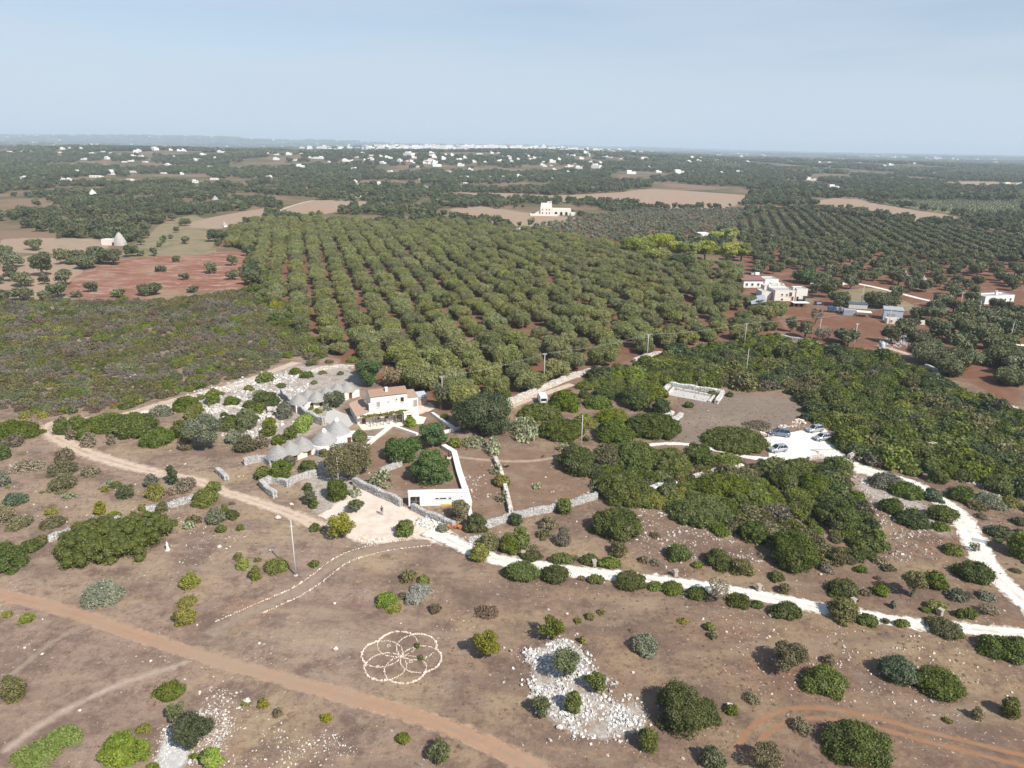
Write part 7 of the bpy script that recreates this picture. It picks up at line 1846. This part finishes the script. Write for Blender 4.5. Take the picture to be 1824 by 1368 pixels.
gn_scatter('olive_grove', OJ, np.column_stack([q, np.zeros(n)]), rng.uniform(.74, 1.08, n) * np.clip(1 + (q[:, 1] - 360) / 500, .98, 1.2), rng.uniform(0, 6.28, n), rng.integers(0, 6, n), 'far rows of the big olive grove merging into one canopy', 'olive grove')

LAND = [(P(*p), w) for p, w in (((1590, 560), 'at the blue-grey shed'), ((1480, 550), 'at the navy truck'), ((1780, 540), 'at the long white house'), ((1741, 572), 'at the lane pole'), ((1640, 590), 'at the yard walls'), ((1800, 620), 'at the edge lane'), ((1720, 660), 'below the edge lane'), ((1610, 505), 'at the cone hut'), ((1385, 770), 'by the people carrier'), ((1460, 760), 'by the top silver car'), ((1328, 670), 'at the thicket pole'), ((1235, 700), 'behind the enclosure'), ((1420, 610), 'at the farmyard wall'), ((1520, 620), 'at the bracket pole'), ((1800, 800), 'near the right edge'),
        ((1660, 795), 'at the broken wall'), ((1560, 720), 'in its middle'), ((1650, 690), 'below the broad olives'), ((1130, 650), 'at the short wall'), ((1280, 850), 'at the half-hidden wall'), ((1400, 880), 'in its middle'), ((1180, 880), 'at pale rocks'), ((1520, 900), 'on its right side'), ((1480, 980), 'on its lower side'),
        ((250, 670), 'at the pale stone heap'), ((60, 700), 'at the left edge'), ((150, 640), 'by the yellow pine'), ((300, 600), 'in its middle'), ((430, 600), 'on its right'), ((350, 690), 'at the track'), ((80, 570), 'at the upper left'), ((300, 545), 'below the red field'), ((500, 600), 'at the grove corner'),
        ((1740, 960), 'at the lay-by'), ((1650, 880), 'at the road bend'), ((1560, 850), 'at the road start'), ((480, 690), 'left of the long wall'), ((600, 660), 'behind the cones'), ((400, 720), 'at the upper track'), ((460, 480), 'at its top'), ((520, 570), 'halfway down'), ((1200, 635), 'at its left end'), ((1350, 610), 'at its right end'),
        ((100, 880), 'far left'), ((250, 880), 'by the conical bush'), ((350, 900), 'by the low wall'), ((1000, 950), 'below the stone wall'), ((1250, 1000), 'in its middle'), ((1500, 1040), 'by the twiggy bush'), ((1700, 1080), 'at its right end'))]
def place(p): return min(LAND, key=lambda a: ((a[0] - p) ** 2).sum())[1]
# ---- scattered olives on the right
ex = [gpoly(p) for p in ([(1322, 494), (1430, 484), (1452, 530), (1445, 562), (1400, 564), (1340, 550)], [(1390, 562), (1470, 550), (1600, 575), (1610, 596), (1560, 612), (1500, 618), (1400, 606)], [(1455, 535), (1640, 528), (1650, 590), (1480, 570)], [(1740, 520), (1824, 520), (1824, 545), (1750, 548)], [(1650, 570), (1700, 580), (1700, 595), (1640, 590)])] + [PATCH['ochre']]
rg = PATCH['rgrove']
p2 = blue_noise(rg, 7.9, rng, 8, ex); p2 = p2[~on_road(p2, 2.5) & ~clear_of_plants(p2, 1.0) & in_view(p2)]
p2 = p2[[mnoise.noise(Vector((p[0] * .02, p[1] * .02, 7))) > -.42 for p in p2]]
p2 = p2[np.argsort(p2[:, 1])]
for i_, p in enumerate(p2[:48]):
    k = int(rng.integers(0, 5)); px_ = FPX * p[0] / (p[1] * cP + CAMH * sP) + 912
    side = 'left of the blue-grey shed' if px_ < 1560 else ('behind the white lane' if px_ < 1690 else 'near the right edge')
    dep = 'front' if i_ < 16 else ('second' if i_ < 32 else 'third')
    e = empty('olive_tree', (p[0], p[1], 0), rng.uniform(0, 6.28), f'scattered olive {side}, {dep} line, {place(p)}', 'olive tree', f'scattered olive trees {side}, {dep} line, {place(p)}'); s = rng.uniform(.8, 1.2); e.scale = (s, s, s)
    link('trunk', OLIVE2[k][1], e); link('crown', OLIVE2[k][0], e)
q = p2[48:]; n = len(q)
if n: gn_scatter('olive_trees', OJ2, np.column_stack([q, np.zeros(n)]), rng.uniform(.8, 1.15, n), rng.uniform(0, 6.28, n), rng.integers(0, 5, n), 'farther scattered olive trees of the right groves', 'olive trees')
rows = gpoly([(1270, 425), (1330, 392), (1375, 378), (1470, 384), (1560, 396), (1700, 408), (1824, 425), (1824, 468), (1700, 458), (1560, 448), (1440, 436), (1340, 430)])
q, _ = lattice(rows, 9.4, 5.2, math.radians(-16), .4, rng); q = q[in_view(q) & ~clear_of_plants(q, 1)]; n = len(q)
gn_scatter('olive_orchard', ROWT, np.column_stack([q, np.zeros(n)]), rng.uniform(.8, 1.02, n), rng.uniform(0, 6.28, n), rng.integers(0, 3, n), 'olive orchard planted in straight rows at upper right', 'orchard')
q, _ = lattice(PATCH['young'], 6.4, 5.2, math.radians(8), .8, rng); q = q[(rng.uniform(0, 1, len(q)) > .16) & ~clear_of_plants(q, .9)]; n = len(q)
gn_scatter('young_olives', YOUNG, np.column_stack([q, np.zeros(n)]), rng.uniform(.7, 1.2, n), rng.uniform(0, 6.28, n), rng.integers(0, 3, n), 'plantation of young grey olives before the manor', 'plantation')
green_o = gpoly([(1535, 350), (1600, 342), (1824, 336), (1824, 386), (1740, 386), (1640, 372), (1560, 360)])
patch('field', green_o, M['green_field'], .06, 5, 'green ground of the flat orchard at upper right', ground=True)
q, _ = lattice(green_o, 6.6, 5.6, math.radians(30), .4, rng); q = q[in_view(q)]; n = len(q)
gn_scatter('flat_orchard', YOUNG, np.column_stack([q, np.zeros(n)]), rng.uniform(.45, .65, n), rng.uniform(0, 6.28, n), rng.integers(0, 3, n), 'flat green orchard at upper right', 'orchard')

# ---- thickets of single shrubs; the largest in view are things, the rest one mass
HUTS = gpoly([(420, 800), (460, 760), (500, 690), (640, 655), (760, 690), (800, 730), (840, 900), (720, 910), (600, 860)])
def thicket(poly, r, kinds, weights, smin, smax, nind, name, label, massname, masslabel, group, excl=(), z=.8):
    q = blue_noise(poly, r, rng, 7, list(excl) + [PATCH['park'], PATCH['clear']])
    q = q[~on_road(q, 1.0) & ~clear_of_plants(q, .75) & in_view(q, 8)]
    n = len(q); kd = np.array([max(range(len(kinds)), key=lambda k: math.log(weights[k]) + 3.2 * mnoise.noise(Vector((p[0] * .075, p[1] * .075, 11.7 * k))) + .55 * g_[k]) for p, g_ in zip(q, rng.gumbel(0, 1, (n, len(kinds))))], int); sc = rng.uniform(smin, smax, n) * np.where(rng.uniform(0, 1, n) > .8, 1.35, 1)
    o = np.argsort(-sc / np.hypot(q[:, 1], 60))
    seen_ = {}
    for i_ in o[:nind]:
        k = kinds[kd[i_]]; s = sc[i_]; wh = place(q[i_]); big_ = 'large' if s > (smin + smax) / 2 else 'small'
        e = link(KIND[k][0], SHR[k][int(rng.integers(0, 3))], None, (q[i_][0], q[i_][1], 0)); e.rotation_euler = (0, 0, rng.uniform(0, 6.28)); e.scale = (s, s, s * z * rng.uniform(.8, 1.15))
        tag(e, big_ + ' ' + label % {'mastic': 'dark green', 'green': 'mid green', 'ygreen': 'yellow-green', 'brown': 'brownish green', 'mauve': 'mauve-grey', 'rust': 'rust-brown', 'olive': 'olive-grey', 'dry': 'dry straw-coloured', 'dark': 'blackish green'}[k] + ', ' + wh, 'shrub', f'{group}, {big_} {KIND[k][0]}, {wh}'.replace('_', ' '))
    rs = o[nind:]
    if len(rs):
        protos = [m_ for k in kinds for m_ in SHR[k]]
        gn_scatter(massname, protos, np.column_stack([q[rs], np.zeros(len(rs))]), sc[rs] * .9, rng.uniform(0, 6.28, len(rs)), kd[rs] * 3 + rng.integers(0, 3, len(rs)), masslabel, 'thicket')
T1 = gpoly([(1040, 690), (1085, 662), (1180, 640), (1250, 622), (1400, 612), (1480, 625), (1590, 640), (1700, 695), (1830, 755), (1960, 800), (1980, 920), (1824, 880), (1740, 850), (1640, 845), (1540, 822), (1500, 800), (1472, 762), (1435, 750), (1436, 715), (1390, 700), (1300, 690), (1180, 685), (1110, 705)])
thicket(T1, 2.4, ['mastic', 'green', 'brown', 'ygreen', 'dark', 'mauve'], [6, 2.2, 1.5, .4, 3.0, .5], 1.4, 3.1, 110, 'shrub', '%s shrub of the thicket behind the car park', 'thicket', 'dense evergreen thicket behind the car park', 'shrubs of the thicket behind the car park', z=.95)
T2 = gpoly([(1060, 815), (1130, 812), (1240, 825), (1360, 836), (1480, 835), (1530, 890), (1570, 960), (1530, 1010), (1440, 1010), (1340, 960), (1260, 940), (1180, 900), (1100, 900), (1065, 880)])
thicket(T2, 1.9, ['mastic', 'brown', 'green', 'mauve', 'dark', 'olive'], [4, 2.4, 2.2, 1.0, 1.6, 1.0], 1.1, 2.3, 45, 'shrub', '%s scrub bush of the lower thicket', 'scrub', 'grey scrub filling the lower thicket', 'scrub of the lower thicket', z=.8)
T3 = gpoly([(-40, 540), (120, 536), (300, 536), (440, 518), (470, 522), (520, 580), (590, 632), (560, 642), (525, 632), (440, 668), (330, 698), (200, 730), (120, 738), (0, 728), (-40, 735)])
thicket(T3, 2.0, ['mauve', 'green', 'ygreen', 'rust', 'brown', 'olive', 'mastic'], [2.8, 1.2, .6, 1.3, 3.6, 1.8, 1.1], .9, 2.1, 70, 'shrub', '%s low bush of the left heath', 'heath', 'low heath of mauve, rust and green scrub on the left', 'bushes of the left heath', z=.6)
T4 = gpoly([(1500, 830), (1600, 850), (1720, 880), (1830, 900), (1980, 930), (1960, 1120), (1830, 1050), (1760, 960), (1690, 890), (1600, 860)])
thicket(T4, 3.4, ['green', 'mauve', 'brown', 'dry', 'mastic'], [1.5, 2, 2, 1.5, 1], .7, 1.5, 30, 'shrub', '%s scrub bush above the white road', 'scrub', 'thin scrub above the white road', 'scrub above the white road', z=.7)
T5 = gpoly([(345, 700), (420, 682), (520, 650), (640, 640), (650, 655), (560, 690), (500, 690), (480, 760), (420, 770), (380, 740)])
thicket(T5, 4.6, ['green', 'olive', 'ygreen', 'mastic', 'brown'], [2, 2, 1, 1, 1], .9, 1.9, 40, 'shrub', '%s bush on white stones round the back huts', 'scrub', 'bushes round the back huts', 'bushes on the white stones', z=.9)
T6 = gpoly([(445, 455), (470, 470), (490, 530), (540, 590), (590, 630), (560, 640), (500, 590), (455, 530), (440, 500)])
thicket(T6, 3.2, ['green', 'olive', 'mastic', 'ygreen'], [2, 2, 2, 1], 1.6, 2.8, 30, 'shrub', '%s hedge bush at the grove edge', 'hedge', 'bushy hedge along the left edge of the grove', 'hedge bushes of the grove edge', z=1.1)
T7 = gpoly([(1150, 648), (1200, 632), (1290, 612), (1390, 595), (1400, 612), (1300, 628), (1200, 645)])
thicket(T7, 2.4, ['green', 'bright' if False else 'green', 'ygreen'], [3, 1, 1], 1.2, 2.0, 25, 'shrub', '%s bush of the strip before the grove', 'hedge', 'bright green strip of bushes before the grove', 'bushes of the bright strip', z=.8)
T8 = gpoly([(0, 800), (300, 860), (420, 900), (330, 940), (0, 960)])
thicket(T8, 5.5, ['dry', 'brown', 'rust', 'ygreen'], [3, 1.5, 1, .6], .35, .8, 30, 'shrub', '%s tuft below the looping track', 'tufts', 'small dry tufts below the looping track', 'tufts below the looping track', z=.7)
T9 = gpoly([(1200, 960), (1340, 985), (1500, 1010), (1700, 1040), (1824, 1100), (1760, 1108), (1640, 1095), (1400, 1055), (1200, 1030), (940, 985), (880, 950), (1100, 920)])
thicket(T9, 5.0, ['dry', 'brown', 'rust', 'green', 'mauve'], [2, 2, 1, 1, 1], .4, 1.0, 40, 'shrub', '%s bush in stony scrub above the lane', 'tufts', 'small tufts in stony scrub above the lane', 'small bushes above the lane', z=.8)

# ---- dry grass tufts and small stones over the near ground
near_poly = np.array([(-95, 48), (95, 48), (190, 200), (80, 170), (-40, 140), (-130, 160)])
tuft = [crown('grass_tuft', [(0, 0, .10, .35, .35, .16), (.3, .1, .08, .22, .22, .12), (-.2, .25, .08, .22, .2, .12)], .11, .8, LEAF[k], rng, 0, 1.2, .0, .25) for k in ('straw', 'straw', 'dry', 'rust')]
q = rng.uniform((-150, 48), (170, 190), (34000, 2)); q = q[in_view(q, 2) & (np.hypot(q[:, 0], q[:, 1]) < 205)]
nz = np.array([mnoise.noise(Vector((p[0] * .06, p[1] * .06, 1.3))) for p in q]); q = q[nz + rng.uniform(-.35, .35, len(q)) > -.05]
q = q[~on_road(q, .3)]
for k in ('park', 'court', 'garden', 'stony', 'grove'): q = q[~inpoly(q, PATCH[k])]
q = q[~inpoly(q, HUTS)]; n = len(q)
gn_scatter('dry_grass', tuft, np.column_stack([q, np.zeros(n)]), rng.uniform(.18, .5, n), rng.uniform(0, 6.28, n), rng.choice(4, n, p=[.48, .42, .1, 0]), 'dry grass tufts over the near fields', 'grass')
q = rng.uniform((-120, 48), (140, 165), (5000, 2)); q = q[in_view(q, 2)]
nz = np.array([mnoise.noise(Vector((p[0] * .05, p[1] * .05, 9.3))) for p in q]); q = q[nz + rng.uniform(-.25, .25, len(q)) > .08]; q = q[~on_road(q, .2)]; n = len(q)
s = .06 + .22 * rng.uniform(0, 1, n) ** 3
tag(link('field_stones', stones_mesh('field_stones', np.column_stack([q, s * .2]), np.stack([s * 1.3, s, s * .7], 1), rng.uniform(0, 6, n), M['field_stone'], rng, .3, .3)), 'small pale stones scattered over the near fields', 'stones', kind='stuff')

# ---- woods beyond the grove
fields = [PATCH[k] for k in ('f1', 'f2', 'f3', 'f4', 'f5', 'f6', 'f7', 'f9', 'f10', 'grove', 'rgrove', 'young')] + [rows, green_o]
wood = np.array([(-380, 275), (-260, 300), (-150, 400), (-100, 420), (100, 460), (150, 330), (210, 250), (330, 330), (1300, 1500), (-1300, 1500)])
q = blue_noise(np.array([(-420, 300), (-120, 300), (-40, 420), (80, 480), (140, 390), (330, 330), (900, 980), (-850, 980)]), 6.9, rng, 5, fields)
q = q[in_view(q, 10) & ~clear_of_plants(q, 1.2)]
q = q[[mnoise.noise(Vector((p[0] * .012, p[1] * .012, 2))) + .5 * mnoise.noise(Vector((p[0] * .045, p[1] * .03, 6))) > (-.02 if p[0] < -130 else (-.12 if p[1] > 480 else -.6)) for p in q]]
n = len(q); gn_scatter('woodland', FARW, np.column_stack([q, np.zeros(n)]), rng.uniform(.55, 1.25, n), rng.uniform(0, 6.28, n), rng.choice(6, n, p=[.22, .2, .16, .30, .06, .06]), 'evergreen woodland and old groves beyond the olive grove', 'woodland')
q = blue_noise(np.array([(-760, 960), (760, 960), (1600, 1950), (-1600, 1950)]), 10.5, rng, 4, [PATCH['f2'], PATCH['f8']]); q = q[in_view(q, 10)]
q = q[[mnoise.noise(Vector((p[0] * .006, p[1] * .004, 5))) + .4 * mnoise.noise(Vector((p[0] * .02, p[1] * .012, 3))) > -.12 for p in q]]
for x, y, w in HOUSES: q = q[~((np.abs(q[:, 0] - x - (q[:, 1] - y) * x / y) < w * .75) & (q[:, 1] < y + w) & (q[:, 1] > y - 95))]
n = len(q); gn_scatter('far_woodland', FARW, np.column_stack([q, hill(q[:, 0], q[:, 1])]), rng.uniform(.95, 1.6, n), rng.uniform(0, 6.28, n), rng.choice(6, n, p=[.26, .22, .2, .14, .08, .1]), 'wooded country with hidden houses in the middle distance', 'woodland')
q = blue_noise(np.array([(-1560, 1900), (1560, 1900), (4700, 6200), (-4700, 6200)]), 42, rng, 4); q = q[in_view(q, 60)]
q = q[[mnoise.noise(Vector((p[0] * .0028, p[1] * .0018, 8))) > -.16 for p in q]]
for x, y, w in HOUSES: q = q[~((np.abs(q[:, 0] - x - (q[:, 1] - y) * x / y) < w * .5 + 12) & (q[:, 1] < y + 10) & (q[:, 1] > y - 170))]
n = len(q); gn_scatter('distant_woodland', COPSE, np.column_stack([q, hill(q[:, 0], q[:, 1])]), rng.uniform(.9, 1.45, n), rng.uniform(0, 6.28, n), rng.integers(0, 4, n), 'wooded low hills below the town', 'woodland')
q = rng.uniform((-12000, 6000), (12000, 19000), (9000, 2)); q = q[in_view(q, 60)]
q = q[[mnoise.noise(Vector((p[0] * .0009, p[1] * .0005, 4))) > -.1 for p in q]]; n = len(q)
gn_scatter('horizon_woodland', COPSE, np.column_stack([q, hill(q[:, 0], q[:, 1])]), rng.uniform(1.2, 3.0, n), rng.uniform(0, 6.28, n), rng.integers(0, 4, n), 'hazy wooded plain towards the horizon', 'woodland')
# specks of far white houses out on the plain
q = rng.uniform((-9000, 3500), (9000, 16000), (520, 2)); q = q[in_view(q, 0)]; n = len(q); s = rng.uniform(12, 40, n)
tag(link('distant_houses', stones_mesh('distant_houses', np.column_stack([q, hill(q[:, 0], q[:, 1]) + 5]), np.stack([s, s * .7, np.full(n, 12.0)], 1), rng.uniform(-.4, .4, n), M['town'], rng, .03, 0)), 'specks of white houses scattered over the hazy plain', 'houses', kind='stuff')

# ------------------------------------------------------------------ haze
hm = bpy.data.materials.new('haze'); hm.use_nodes = True; t = NT(hm.node_tree); t.n.clear()
out = t.node('ShaderNodeOutputMaterial'); pv_ = t.node('ShaderNodeVolumePrincipled')
pv_.inputs['Color'].default_value = (0.74, 0.87, 1.0, 1); pv_.inputs['Density'].default_value = 0.00012; pv_.inputs['Anisotropy'].default_value = 0.0
t.l.new(pv_.outputs[0], out.inputs['Volume'])
hz = link('haze', MB().box((0, 0, 88), (88000, 88000, 190)).mesh('haze', hm)); tag(hz, 'pale blue summer haze over the whole country', 'haze', kind='stuff')
